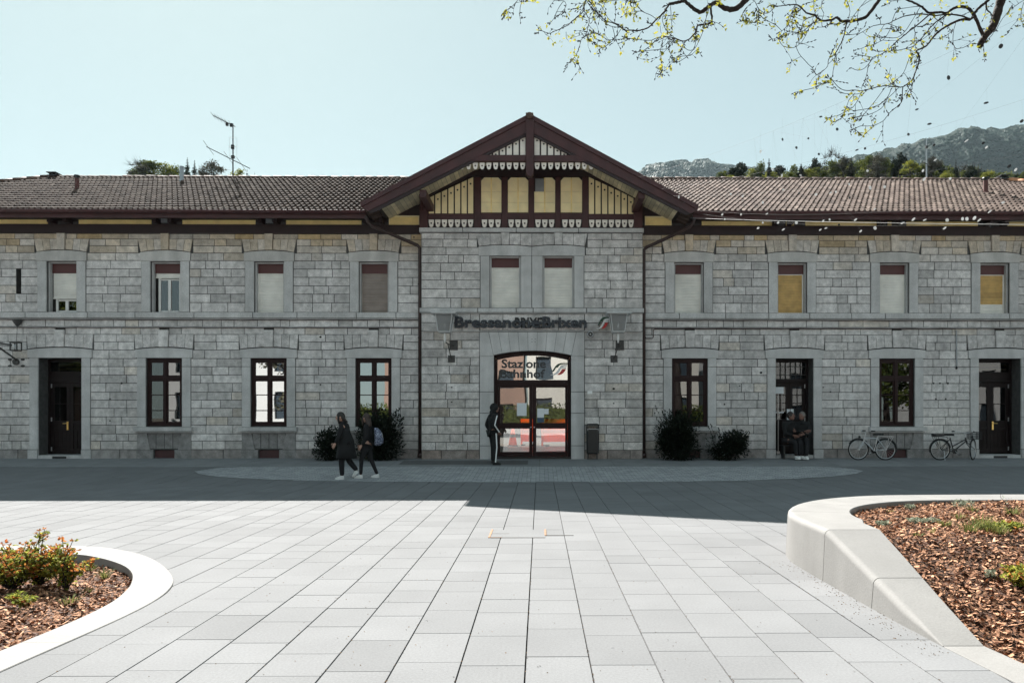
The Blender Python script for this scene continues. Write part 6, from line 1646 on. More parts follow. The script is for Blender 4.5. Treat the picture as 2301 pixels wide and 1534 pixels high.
person((xs1, ys, zs_+0.008), radians(-90+22), 1.70, sit(face=(1,.55,0), wrl=(.16,-.02,.47), wrr=(.16,-.05,.40)), 'seated person in black on the left side of the barred doorway, hands together', 'hoodie', 'jeans', 'shoe', 'hair', skin='skin_dim', group='two people sitting in the doorway')
person((xs2+0.03, ys, zs_+0.008), radians(-90-16), 1.70, sit(face=(1,-.6,-.05), wrl=(.16,.02,.42), wrr=(.17,.05,.47)), 'seated person with pale cropped hair on the right side of the barred doorway', 'hoodie', 'jeans', 'shoe', 'hair_grey', skin='skin_dim', group='two people sitting in the doorway')
# ================================================================== FAR HILLS AND TREES
RF = random.Random(77)
def profile(pts, px):
    if px <= pts[0][0]: return pts[0][1]
    for (a, b), (c, d) in zip(pts[:-1], pts[1:]):
        if a <= px <= c: return b+(d-b)*(px-a)/(c-a)
    return pts[-1][1]
def hill(name, pts, Y, depth, step, m, trees, th, fname, flabel, lift=0):
    """a real hillside: crest follows the measured skyline at distance Y, foot reaches towards the station"""
    g = MB(); px0, px1 = pts[0][0], pts[-1][0]; n = int((px1-px0)/step); rows = 14; grid = []
    for i in range(n+1):
        px = px0+(px1-px0)*i/n; c = P(px, profile(pts, px)+lift, Y); col = []
        for j in range(rows+4):
            t = j/rows
            if t <= 1: y = Y-depth*(1-t); z = -1+(c.z+1)*(0.5-0.5*cos(pi*min(1, t)))**0.85
            else: y = Y+depth*(t-1); z = c.z*(1-(t-1)*1.2)
            col.append((c.x*(0.55+0.45*y/Y), y, z+RF.uniform(-1, 1)*0.004*Y*min(1, t)*(1 if t < 0.95 else 0)))
        grid.append(col)
    k = rows+4
    g.add([p for c in grid for p in c], [(i*k+j, (i+1)*k+j, (i+1)*k+j+1, i*k+j+1) for i in range(n) for j in range(k-1)])
    tag(g.build(name, m, smooth=True), kind='structure')
    f = MB()
    for _ in range(trees):
        i = RF.uniform(0, n-0.001); j = rows*(0.42+0.58*RF.random()**0.6)
        if RF.random() < 0.22: j = rows*RF.uniform(0.97, 1.0)
        a, b = int(i), min(int(j), k-2); p = Vector(grid[a][b]).lerp(Vector(grid[a+1][b]), i-a).lerp(Vector(grid[a][b+1]).lerp(Vector(grid[a+1][b+1]), i-a), j-b)
        h = th*RF.uniform(.5, .9); r = h*RF.uniform(.55, .8); f.tone = min(1, max(0, RF.gauss(.4, .2)))
        a0 = RF.uniform(0, pi)
        if RF.random() < 0.7:
            f.add([p+Vector((r*cos(a0+q*2*pi/5), r*sin(a0+q*2*pi/5), h*.12)) for q in range(5)]+[p+Vector((r*.2*RF.uniform(-1,1), 0, h))], [(q, (q+1) % 5, 5) for q in range(5)])
        else:
            r *= 1.5
            f.add([p+Vector((r*cos(a0+q*2*pi/6), r*sin(a0+q*2*pi/6), h*.18)) for q in range(6)]+[p+Vector((r*.8*cos(a0+.5+q*2*pi/6), r*.8*sin(a0+.5+q*2*pi/6), h*.55)) for q in range(6)]+[p+Vector((0, 0, h*.78))], [(q, (q+1) % 6, 6+(q+1) % 6, 6+q) for q in range(6)]+[(6+q, 6+(q+1) % 6, 12) for q in range(6)])
    tag(f.build(fname, 'forest', smooth=True), flabel, 'forest', kind='stuff')
hill('far_hill', [(1200,520),(1320,450),(1400,408),(1440,392),(1470,381),(1500,376),(1545,373),(1590,373),(1625,377),(1660,384),(1720,396),(1800,410)], 1500, 500, 12, 'hill', 9000, 8, 'far_hill_forest', 'low blue grey wooded hill just right of the gable')
hill('mountain_side', [(1450,520),(1600,455),(1700,420),(1800,398),(1900,372),(1985,352),(2040,336),(2085,322),(2130,311),(2180,304),(2215,306),(2240,310),(2270,301),(2310,292),(2400,270),(2550,240)], 1100, 420, 14, 'hill', 30000, 6.5, 'mountain_forest', 'dark wooded mountainside rising at the right edge')
HP = [(-200,500),(0,500),(280,492),(330,482),(520,484),(600,500),(1500,500),(1640,480),(1750,472),(1900,462),(2050,466),(2200,478),(2301,482),(2500,480)]
hill('wooded_slope', HP, 118, 60, 30, 'hill', 1, 4, 'slope_undergrowth', 'undergrowth on the slope behind the station')
def hz(px, Y=112): return P(px, profile(HP, px)+2, 118).z

def conifer(h, r, seed, ragged=0.3):
    R = random.Random(seed); tr = MB(); tr.tube([(0,0,-1.5),(0,0,h*.5),(0,0,h*.97)], [h*.022, h*.014, h*.003], 6)
    c = MB(); n = int(h*2.6)
    for i in range(n):
        t = i/n; z = h*(0.12+0.88*t); rr = r*(1-t)**0.85*(1+R.uniform(-ragged, ragged))+0.06
        for k in range(9):
            a = 2*pi*k/9+R.uniform(-.35, .35)+i; L_ = rr*R.uniform(.65, 1.15); d = Vector((cos(a), sin(a), 0)); s_ = Vector((-sin(a), cos(a), 0)); b = Vector((0, 0, z))
            c.tone = R.random(); w = L_*.30+.05
            c.add([b+d*L_*.08, b+d*L_*.55+s_*w-Vector((0,0,L_*.18)), b+d*L_-Vector((0,0,L_*.34)), b+d*L_*.55-s_*w-Vector((0,0,L_*.18))], [(0,1,2),(0,2,3)])
    return tr, c
def broadleaf(h, r, seed, leaf, nleaf, zlow=0.25, lobes=11, bare=False):
    R = random.Random(seed); tr = MB(); tr.tube([(0,0,-1.5),(R.uniform(-.1,.1),0,h*.3),(R.uniform(-.2,.2),0,h*.6)], [h*.028, h*.02, h*.009], 7)
    c = MB(); ends = []
    for k in range(lobes):
        a = 2*pi*k/lobes*2.4+R.uniform(-.4, .4); u = R.uniform(.15, .78); zz = h*(zlow+(0.86-zlow)*R.random())
        env = sqrt(max(.05, 1-((zz/h-.55)/.5)**2)); p = Vector((r*u*env*cos(a), r*u*env*sin(a), zz)); b = Vector((0, 0, h*R.uniform(.22, .55)))
        tr.tube([b, b.lerp(p, .5)+Vector((0,0,.08*h)), p], [h*.010, h*.006, h*.002], 5); ends.append(p)
    ends.append(Vector((0, 0, h*.88)))
    if bare:
        for p in ends:
            for q in range(26):
                d = Vector((R.gauss(0,1), R.gauss(0,1), abs(R.gauss(.5,.8)))).normalized()*r*R.uniform(.25,.6); tr.tube([p, p+d*.5+Vector((R.uniform(-.1,.1),0,0)), p+d], [h*.0028, h*.002, h*.0009], 3, cap=False)
    for p in ends:
        rad = r*R.uniform(.28, .48); tn = R.uniform(.15, .85)
        for q in range(nleaf//len(ends)):
            d = Vector((R.gauss(0,1), R.gauss(0,1), R.gauss(0,1))).normalized(); v = p+Vector((d.x, d.y, d.z*.8))*rad*R.random()**.45
            c.tone = min(1, max(0, R.gauss(tn, .22))); c.leaf(v, Vector((R.gauss(0,1), R.gauss(0,1), R.gauss(.2,.8))), Vector((R.gauss(0,1), R.gauss(0,1), 1)), leaf*R.uniform(.7,1.5), leaf*.36)
    return tr, c
PROTO = {}; ZTOP = {}
def tree(kind, px, top, Y, wpx, label, group, cat='tree'):
    """place a tree by its measured crown top and width"""
    base = hz(px) if Y > 80 else 0; tp = P(px, top, Y); h = max(2.0, tp.z-base); w = wpx*Y/F/2
    key = kind
    if key not in PROTO:
        i = len(PROTO)
        if kind.startswith('conifer'): tr, c = conifer(10, 2.0, 50+i, .25 if kind[-1] in 'ab' else .5); ms = ('bark', 'needle')
        elif kind.startswith('pine'): tr, c = broadleaf(10, 2.6, 70+i, .42, 1500, .45, 9); ms = ('bark', 'needle')
        elif kind.startswith('lime'): tr, c = broadleaf(10, 3.2, 90+i, .40, 1700); ms = ('bark', 'leaf_lime')
        elif kind.startswith('bare'): tr, c = broadleaf(10, 3.2, 110+i, .22, 240, .3, 16, True); ms = ('bark', 'leaf_grey')
        elif kind.startswith('grey'): tr, c = broadleaf(10, 3.4, 130+i, .34, 1900, .2, 14, True); ms = ('bark', 'leaf_grey')
        else: tr, c = broadleaf(10, 3.2, 150+i, .40, 1800); ms = ('bark', 'leaf_mid')
        t = tr.build('trunk', ms[0]); cc = c.build('crown', ms[1]); COL.objects.unlink(t); COL.objects.unlink(cc); PROTO[key] = (t, cc); ZTOP[key] = max(v.co.z for v in cc.data.vertices)*.5+sorted(v.co.z for v in cc.data.vertices)[int(len(cc.data.vertices)*.985)]*.5
    t, cc = PROTO[key]
    e = thing('tree', (tp.x, Y, base), label, cat, group, rz=RF.uniform(0, 6.28))
    rw = {'c': 2.0, 'p': 2.6}.get(kind[0], 3.2); sx = w/rw
    e.scale = (sx, sx, h/ZTOP[key])
    for src in (t, cc):
        o = src.copy(); COL.objects.link(o); o.parent = e
GL, GRR = 'trees on the slope behind the left roof', 'trees on the slope behind the right roof'
for k, px, top, w, lb in (('bare_a', 322, 366, 60, 'grey budding tree at the left end of the clump behind the left roof'), ('grey_b', 312, 374, 44, 'low grey green crown left of the clump behind the left roof'), ('mid_c', 330, 368, 46, 'leafy crown second from the left in the clump behind the left roof'), ('mid_a', 350, 364, 56, 'green brown tree in the clump behind the left roof'), ('lime_a', 372, 367, 52, 'yellow green tree in the middle of the clump left of the metal vent'), ('mid_b', 396, 372, 40, 'small green tree just left of the metal vent pipe'),
        ('conifer_a', 421, 355, 26, 'tallest dark spruce right of the metal vent pipe'), ('conifer_b', 437, 361, 24, 'shorter spruce beside the tallest one'), ('grey_a', 457, 372, 34, 'low grey shrubby tree between the spruces and the round crown'), ('grey_b', 478, 362, 50, 'round grey green crown left of the television mast'),
        ('lime_b', 540, 381, 36, 'pale lime bush right of the television mast'), ('conifer_c', 555, 381, 14, 'tiny spruce right of the lime bush'), ('conifer_d', 572, 387, 14, 'last tiny spruce to the right behind the left roof'),
        ('conifer_a', 23, 403, 16, 'leftmost spruce above the hip of the roof'), ('conifer_b', 38, 404, 14, 'middle spruce above the hip of the roof'), ('conifer_c', 48, 400, 16, 'right spruce of three above the hip of the roof'), ('bare_b', -10, 402, 60, 'grey tree cut by the left edge'), ('lime_a', 70, 404, 20, 'small pale tree near the left chimney')):
    tree(k, px, top, 112+RF.uniform(-4, 4), w*(1.45 if px > 100 else 1.1), lb, GL)
seq = [('mid_a',1626,384,38),('pine_a',1645,378,30),('pine_b',1663,366,44),('lime_a',1640,394,46),('lime_b',1690,380,40),('mid_b',1712,362,34),('conifer_c',1728,357,26),('lime_a',1735,386,44),('pine_a',1752,372,42),('lime_b',1762,392,36),('mid_c',1785,374,40),('conifer_d',1800,368,24),('lime_c',1812,390,40),('pine_b',1830,355,26),('mid_a',1838,378,40),('mid_d',1850,384,44),('mid_b',1872,360,42),('grey_a',1895,350,44),('conifer_a',1913,352,28),('mid_c',1925,366,46),('lime_c',1935,380,36),('mid_a',1950,352,40),('grey_b',1972,348,50),('mid_d',1990,356,42),('conifer_b',2008,352,30),('pine_c',2022,344,38),('lime_b',2045,362,44),('conifer_c',2035,345,22),('pine_a',2060,372,44),('mid_b',2076,366,36),('grey_a',2093,352,38),('pine_b',2110,362,40),('conifer_d',2122,366,24),('lime_a',2126,384,36),('conifer_a',2148,358,28),('mid_c',2140,380,40),('mid_d',2165,384,42),('conifer_b',2190,368,30),('pine_c',2180,372,34),('mid_a',2205,388,40),('lime_c',2222,384,36),('mid_b',2245,388,40),('mid_c',2268,390,36),('pine_a',2285,392,34),('mid_d',2301,386,34)]
LBL = {'mid': 'olive green spring tree in the row of woodland above the right roof', 'pin': 'dark spreading pine in the row of woodland above the right roof', 'lim': 'bright yellow green tree in the row of woodland above the right roof', 'con': 'pointed dark conifer in the row of woodland above the right roof', 'gre': 'bare greyish tree in the row of woodland above the right roof'}
for k, px, top, w in seq: tree(k, px, top, 112+RF.uniform(-8, 8), w*1.15, LBL[k[:3]], GRR)
for px in range(1630, 2310, 34):
    k = RF.choice(['mid_a', 'mid_c', 'pine_a', 'mid_d', 'lime_b', 'grey_a']); tree(k, px+RF.uniform(-8, 8), 392+RF.uniform(-8, 6)-(10 if 1880 < px < 2100 else 0), 116, 48, LBL[k[:3]], GRR)
BP = [(1620,390),(1700,374),(1780,376),(1850,372),(1900,360),(2000,356),(2060,364),(2140,374),(2230,388),(2310,396)]
for px in range(1636, 2310, 17):
    k = RF.choice(['mid_a', 'mid_c', 'mid_d', 'pine_a', 'mid_b', 'grey_a', 'lime_c', 'conifer_a']); tree(k, px+RF.uniform(-5, 5), profile(BP, px)+RF.uniform(-6, 9), 121+RF.uniform(-2, 3), 52 if k[0] != 'c' else 30, LBL[k[:3]], GRR)
tree('bare_a', 1868, 338, 120, 46, 'tall leafless tree standing above the woodland over the right roof', GRR)

# ------------------------------------------------------------------ roof antennas
def antenna(px, pyb, pyt, label, booms, els):
    Y = YRG; b = P(px, pyb, Y); t = P(px, pyt, Y); e = thing('television_antenna', (b.x, Y, b.z), label, 'antenna', 'masts on the station roof')
    m = MB(); m.tube([b-Vector((0,0,.15)), b.lerp(t, .55), t], [.026, .022, .018], 8); place(m.build('mast', 'zinc' if px > 1000 else 'iron'), e)
    for (x0, y0, x1, y1, els_) in booms:
        m = MB(); p, q = P(x0, y0, Y-0.04), P(x1, y1, Y-0.04); p.y -= .35; m.tube([p, q], .014, 6)
        for k, L_ in els_:
            c = p.lerp(q, k); m.tube([c+Vector((-.05*L_, -L_*.6, L_*.22)), c+Vector((.05*L_, L_*.6, -L_*.22))], .007, 5)
        place(m.build('aerial', 'iron'), e)
    for x0, y0, x1, y1 in els:
        m = MB(); p, q = P(x0, y0, Y-0.05), P(x1, y1, Y-0.05); m.box(p.x, q.x, Y-.09, Y-.02, q.z, p.z); place(m.build('clamp_box', 'black'), e)
antenna(523.5, 402, 278, 'tall iron television mast with two aerials on the left roof ridge', [(489, 269, 529, 285, [(0,.25),(.15,.25),(.3,.25),(.45,.25),(.6,.25),(.8,.3)]), (474, 338, 562, 379, [(.05,.55),(.5,.5),(.8,.55)])], [(508, 276, 513, 283), (517, 278, 523, 285), (520, 326, 526, 335), (520, 350, 527, 356)])
antenna(2082, 406, 312, 'thin pale mast on the right roof ridge', [(2060, 372, 2086, 370, [(.2,.2),(.8,.2)])], [(2079.5, 328, 2084.5, 333)])
m_ = [o for o in bpy.data.objects if o.name.startswith('television_antenna')][0]
w = MB(); 
for x0, y0, x1, y1 in ((516,309,516,352),(532,309,532,352),(516,309,532,309),(514,330,534,330),(516,352,532,352)):
    w.tube([P(x0,y0,YRG-.12), P(x1,y1,YRG-.12)], .004, 4)
o = w.build('grid_aerial', 'wire'); place(o, m_)

# ================================================================== OVERHANGING TREE AT THE TOP RIGHT
RT2 = random.Random(91)
TX, TY = 6.7, 7.3
tr_ = thing('overhanging_tree', (TX, TY, 0.40), 'budding tree whose dark branches hang into the sky at the top right', 'tree')
def c1(x, y): return (1100+x*.2607, y*.2607)
def c2(x, y): return (1650+x*.2829, y*.2829)
limbs = []                       # (pixel path, start radius px, end radius px, depth, depth change)
def L1(pts, r0, r1, d, dd=0.0): limbs.append(([c1(*p) for p in pts], r0, r1, d, dd))
def L2(pts, r0, r1, d, dd=0.0): limbs.append(([c2(*p) for p in pts], r0, r1, d, dd))
L1([(2500,-260),(2330,-120),(2210,0),(2150,60),(2100,82),(2060,80),(2020,68),(1975,35),(1950,25),(1915,40),(1880,65),(1845,95),(1810,106),(1775,85),(1740,60),(1705,30),(1680,12),(1640,18),(1600,28),(1550,35)], 9.5, 4.2, 7.2, -.25)
L1([(1550,35),(1525,75),(1500,110),(1470,140),(1440,165),(1410,200),(1380,230),(1330,255),(1280,266),(1225,262),(1175,262),(1130,235),(1080,205),(1000,180),(965,150),(940,130),(905,75),(860,15)], 3.0, 1.1, 6.95, -.1)
L1([(1905,60),(1912,120),(1915,190),(1890,205),(1860,215),(1795,220),(1785,255),(1780,280),(1740,320),(1700,352),(1660,355),(1620,340),(1580,325),(1500,315),(1440,330),(1380,350),(1300,345),(1215,335)], 3.6, .7, 7.0, .1)
L1([(845,-60),(830,0),(815,50),(815,95),(780,125),(740,160),(710,190),(680,215),(620,245),(560,270),(510,290),(450,265)], 2.4, .8, 6.9)
L1([(815,95),(840,135),(860,175),(850,230),(835,290),(810,325),(790,350),(775,400),(760,450),(735,490),(720,510)], 1.7, .7, 6.9)
L1([(1850,230),(1870,150),(1890,80)], 1.6, 1.0, 6.98)
L1([(835,0),(900,110),(970,170),(1040,225),(1130,240)], 1.0, 1.1, 6.85); L1([(860,40),(960,50),(1020,160),(1100,210)], .8, .8, 6.8); L1([(1060,230),(1075,335),(1010,340),(930,290),(860,300)], 1.0, .6, 6.9)
L1([(1140,240),(1075,340),(1000,400)], 1.0, .6, 6.9); L1([(1440,165),(1380,130),(1320,100),(1260,40),(1240,0)], 1.2, .7, 6.95); L1([(1510,110),(1490,170),(1510,240),(1560,300)], 1.0, .6, 6.95); L1([(1560,40),(1565,150),(1575,260),(1555,320),(1545,410),(1470,430),(1300,440)], 1.3, .6, 6.95)
L1([(1545,410),(1560,460),(1590,505),(1640,490),(1720,480)], .9, .5, 6.95); L1([(1660,355),(1690,420),(1760,430),(1830,300),(1840,250)], 1.0, .6, 7.0); L1([(1500,315),(1480,400),(1470,480),(1490,580),(1475,625)], .9, .5, 6.95); L1([(1460,320),(1380,400),(1290,470)], .8, .5, 6.95); L1([(1780,280),(1770,400),(1700,490),(1640,530)], .8, .5, 7)
L1([(270,-40),(240,10),(190,60),(150,85)], 1.0, .5, 6.7); L1([(300,-30),(270,40),(260,110)], .8, .5, 6.7); L1([(500,-30),(560,5),(640,10),(660,60),(600,130)], .9, .5, 6.75); L1([(640,10),(590,80),(570,130)], .7, .4, 6.75); L1([(720,-20),(900,-8),(1040,10),(1150,0),(1260,25),(1330,-15)], 1.3, 1.0, 6.9)
L2([(1260,-150),(1200,-60),(1150,0),(1110,60),(1075,105),(1040,140),(1000,155),(950,165),(900,170),(850,170),(830,150),(810,140),(785,155),(740,165),(690,165),(660,140),(630,120),(570,105),(540,70),(510,45),(470,38),(430,40),(370,48),(320,55)], 6.5, 1.2, 7.1, -.15)
L2([(890,180),(880,240),(865,300),(835,370),(805,420),(775,450),(750,470),(740,530),(700,565),(660,590)], 2.2, .7, 7.0); L2([(805,420),(795,500),(785,570),(765,640),(700,665),(650,690),(550,720)], 1.5, .6, 7.0); L2([(850,172),(800,195),(760,190),(705,215),(695,170),(710,110),(690,60),(710,0)], 1.8, .7, 7.0)
L2([(680,165),(620,185),(560,240),(490,260),(430,250),(370,290),(350,310),(390,370),(470,380),(540,330),(580,250),(620,190)], 1.3, .9, 6.95); L2([(500,260),(510,320),(490,370),(530,450),(620,540),(640,580)], .9, .5, 6.95); L2([(640,130),(560,160),(540,200),(560,215),(640,180)], .9, .7, 6.98); L2([(480,40),(450,120),(430,190),(400,230)], 1.0, .5, 7); L2([(480,-10),(490,50),(440,130)], .9, .6, 7); L2([(380,250),(330,200),(270,170)], .8, .5, 6.95)
L2([(2190,-300),(2150,-120),(2120,0),(2100,65),(2080,130),(2060,200),(2025,245),(1990,290),(1970,325),(1952,362)], 15, 10, 7.2, 0)
L2([(1975,280),(1945,215),(1920,150),(1890,100),(1860,70),(1820,55),(1780,58),(1750,65),(1715,85),(1690,105),(1620,100),(1550,105),(1515,80),(1480,50),(1430,25),(1370,0),(1320,-30)], 5.5, 2.6, 7.1, -.1)
L2([(1890,140),(1920,90),(1960,50),(2000,20),(2040,-20)], 4.2, 4.2, 7.1); L2([(2010,-20),(2000,60),(2030,100)], 3.0, 2.0, 7.15)
L2([(1895,140),(1870,157),(1820,155),(1780,165),(1720,190),(1660,225),(1630,250),(1600,275),(1560,320),(1530,360),(1500,380),(1445,405),(1460,430),(1470,460),(1460,520),(1440,570),(1425,610),(1410,640),(1375,665),(1340,690),(1270,690),(1200,682),(1150,690),(1100,700),(1050,715),(1000,720),(940,715),(880,720),(820,690),(780,640)], 4.0, .7, 7.0, -.1)
L2([(1340,690),(1335,750),(1330,810),(1285,855),(1240,890),(1205,935),(1170,970),(1130,990),(1100,1000),(1050,1003),(1000,1003),(940,1030)], 1.8, .6, 6.9); L2([(1410,640),(1405,690),(1385,725)], 1.0, .5, 6.95)
L2([(1700,110),(1650,145),(1600,180),(1550,230),(1500,290),(1460,330),(1420,370),(1330,395),(1240,405),(1150,410)], 2.4, .7, 6.95); L2([(1870,155),(1800,125),(1700,115),(1600,125),(1480,112),(1350,130),(1280,160),(1220,190),(1130,200),(1060,230),(1000,265),(920,278)], 2.6, .6, 7.0)
L2([(1560,110),(1480,180),(1400,240),(1340,290),(1290,330),(1250,370),(1220,400),(1160,435),(1100,460),(1070,510),(1060,560),(1045,620),(1030,660)], 2.2, .6, 6.95); L2([(1100,460),(1040,445),(970,432)], .9, .4, 6.95); L2([(1090,480),(1040,540),(980,560),(930,540)], .9, .4, 6.95)
L2([(1560,100),(1600,150),(1650,160),(1700,110)], 1.4, 1.0, 7); L2([(1640,130),(1560,260),(1420,370),(1390,460),(1345,580),(1270,650)], 1.1, .5, 6.95); L2([(1500,50),(1400,60),(1300,80),(1260,150),(1240,230),(1180,320),(1060,370)], 1.2, .5, 6.9); L2([(1480,50),(1440,120),(1330,280),(1230,300),(1160,290)], 1.0, .5, 6.9)
L2([(1380,-10),(1250,10),(1130,-10),(1000,60),(980,150)], 1.0, .6, 6.95); L2([(1760,170),(1740,270),(1740,350),(1770,390),(1840,370)], 1.0, .5, 7.05); L2([(1740,240),(1680,290),(1650,300)], .7, .4, 7.05); L2([(2100,180),(2060,260),(2010,320)], 1.2, .5, 7.2); L2([(2400,-60),(2260,30),(2190,80),(2130,150),(2080,240)], 1.2, .5, 7.15); L2([(1980,350),(1983,430)], 1.0, .9, 7.2); L2([(2301,20),(2280,90),(2270,150)], .8, .4, 7.1)
L2([(1200,690),(1150,760),(1080,850),(1030,910)], .9, .4, 6.9); L2([(1250,700),(1210,790),(1170,860),(1060,915),(950,930)], 1.0, .5, 6.9); L2([(1310,690),(1220,780),(1110,850),(960,880)], .9, .4, 6.9); L2([(1010,735),(960,830),(900,880),(820,920)], 1.0, .5, 6.85); L2([(1010,740),(940,750),(850,740)], .7, .4, 6.85); L2([(960,740),(910,800),(870,910),(835,950)], .8, .4, 6.85)
L2([(885,-20),(920,90),(900,160)], .8, .7, 7.0); L2([(1060,-10),(1000,60),(930,150)], .9, .6, 7.0); L2([(690,-10),(640,10),(600,20)], .8, .5, 7); L2([(100,-20),(160,10),(200,80),(260,110),(300,80)], 1.0, .5, 7.0); L2([(190,60),(190,160),(130,180),(80,165)], .9, .5, 7.0)
branch, twig, lf = MB(), MB(), MB()
def smooth_path(p, n=3):
    out = []
    for i in range(len(p)-1):
        a, b, c, d = p[max(0, i-1)], p[i], p[i+1], p[min(len(p)-1, i+2)]
        for t in range(n):
            t = t/n; out.append(tuple(.5*((2*b[q])+(-a[q]+c[q])*t+(2*a[q]-5*b[q]+4*c[q]-d[q])*t*t+(-a[q]+3*b[q]-3*c[q]+d[q])*t*t*t) for q in range(len(b))))
    out.append(p[-1]); return out
def bud(p, d, big=1.0):
    d = d.normalized()
    if RT2.random() < 0.20:
        for k in range(RT2.randint(2, 5)):
            lf.tone = RT2.random(); v = (d+Vector((RT2.gauss(0,.7), RT2.gauss(0,.7), RT2.gauss(0,.7)))).normalized()
            lf.leaf(p+v*.004, v, Vector((RT2.gauss(0,1), RT2.gauss(0,1), 1)), big*RT2.uniform(.018, .042), big*RT2.uniform(.007, .013))
    else: twig.tube([p, p+d*.010, p+d*.024], [.0030, .0056, .0014], 5)
def sprig(p, d, L_, r, lvl):
    pts = [p]; v = d.normalized(); n = 4
    for i in range(n):
        v = (v+Vector((RT2.gauss(0,.22), RT2.gauss(0,.16), RT2.gauss(-.02,.2)))).normalized(); pts.append(pts[-1]+v*L_/n)
    twig.tube(pts, [r*(1-.5*i/n) for i in range(n+1)], 4, cap=False)
    bud(pts[-1], v)
    for q in pts[1:-1]:
        if RT2.random() < .55: bud(q, (v+Vector((RT2.gauss(0,1), RT2.gauss(0,.6), RT2.gauss(0,1)))))
        if lvl and RT2.random() < .40: sprig(q, v+Vector((RT2.gauss(0,.9), RT2.gauss(0,.5), RT2.gauss(-.1,.8))), L_*RT2.uniform(.35,.7), r*.7, lvl-1)
for path, r0, r1, d, dd in limbs:
    n0 = len(path); pp = smooth_path([(a, b, d+dd*i/max(1, n0-1)) for i, (a, b) in enumerate(path)], 3); n = len(pp)
    w3 = [P(a+RT2.gauss(0, .35), b+RT2.gauss(0, .35), y+RT2.gauss(0, .012)) for a, b, y in pp]; rad = [max(.62, (r0+(r1-r0)*(i/(n-1))**.8)*.5*(1.42 if r0 > 2.0 else 1.2))*y/F*RT2.uniform(.93, 1.09) for i, (a, b, y) in enumerate(pp)]
    (branch if r0 > 2.0 else twig).tube(w3, rad, 9 if r0 > 2 else 5)
    for i in range(2, n):
        if rad[i] > .0085: 
            if RT2.random() > .10: continue
        pr = .20 if rad[i] > .004 else .26
        if RT2.random() < pr:
            t = (w3[i]-w3[i-1]).normalized(); out = Vector((RT2.gauss(-.2,1), RT2.gauss(0,.5), RT2.gauss(-.25,.8))); sprig(w3[i], out+t*.6, RT2.uniform(.05, .20), min(rad[i]*.8, .0030), 1)
        elif RT2.random() < .25: bud(w3[i], Vector((RT2.gauss(0,1), RT2.gauss(0,.5), RT2.gauss(0,1))))
    bud(w3[-1], w3[-1]-w3[-2]); sprig(w3[-1], w3[-1]-w3[-2], RT2.uniform(.06, .12), .0028, 1)
for cxp, cyp in (c1(985,20), c1(1140,90), c1(1190,110), c1(1240,90), c1(1250,130), c1(1470,280), c1(1530,210), c1(1580,180), c1(660,330), c1(735,455), c1(2210,185), c1(1970,5), c2(90,165), c2(640,10), c2(890,30), c2(950,795), c2(1240,590), c2(1060,370), c2(1230,400), c2(1280,395), c2(2285,150), c2(650,670), c2(1045,1045), c2(1280,640), c2(420,350), c2(1640,20), c2(1800,25), c2(320,200)):
    for k in range(11):
        p = P(cxp+RT2.gauss(0, 7), cyp+RT2.gauss(0, 7), 6.95+RT2.gauss(0, .04)); v = Vector((RT2.gauss(0,1), RT2.gauss(0,1), RT2.gauss(0,1))).normalized(); lf.tone = RT2.random(); lf.leaf(p, v, Vector((RT2.gauss(0,1), RT2.gauss(0,1), 1)), RT2.uniform(.02, .045), RT2.uniform(.008, .014))
    twig.tube([P(cxp, cyp-14, 6.95), P(cxp+RT2.uniform(-3,3), cyp, 6.95), P(cxp+RT2.uniform(-8,8), cyp+8, 6.95)], [.0022, .002, .001], 4)
# the trunk and the boughs that carry all this, standing in the right planter outside the picture
bw = MB(); bw.tube([(TX,TY,0.2),(TX+.04,TY,1.2),(TX-.03,TY+.03,2.6),(TX-.1,TY,4.2),(TX-.05,TY,6.0),(TX-.2,TY-.05,9.4)], [.26,.20,.18,.165,.14,.05], 14)
for pxy, dpt, zz in ((c1(2500,-260), 7.2, 5.0), (c2(1260,-150), 7.1, 5.3), (c2(2190,-300), 7.2, 4.8), (c2(1320,-30), 7.0, 5.8), (c1(845,-60), 6.9, 6.2), (c1(300,-30), 6.7, 6.5), (c2(2040,-20), 7.1, 4.6)):
    p = P(*pxy, dpt); s0 = Vector((TX-.08, TY, 5.75+(zz-4.6)*.3)); L_ = (p-s0).length; pts = []
    for t in range(9):
        q = s0.lerp(p, t/8); k = sin(pi*t/8); pts.append(q+Vector((RT2.gauss(0,.05)*k*L_*.3, RT2.gauss(0,.09)*k*L_*.3, k*L_*.12+abs(RT2.gauss(0,.04))*k)))
    r1 = .022 if pxy[0] > 1300 else .010; bw.tube(pts, [.085*(1-t/8)**1.2+r1 for t in range(9)], 9)
    for t in (3, 5, 6):
        for _ in range(2):
            d = Vector((RT2.gauss(-.2,.5), RT2.gauss(0,.6), .5+abs(RT2.gauss(.6,.5)))).normalized(); L2_ = RT2.uniform(.5, 1.1); b0 = pts[t]; m_ = b0+d*L2_*.5+Vector((RT2.gauss(0,.08), RT2.gauss(0,.08), .05)); twig.tube([b0, m_, m_+d*L2_*.5+Vector((0,0,.1))], [.018, .011, .004], 6)
            for q in range(5): sprig(b0.lerp(m_, RT2.uniform(.4, 1)) if q < 3 else m_+d*L2_*.4, d+Vector((RT2.gauss(0,.8), RT2.gauss(0,.8), RT2.gauss(.1,.5))), RT2.uniform(.2, .4), .004, 1)
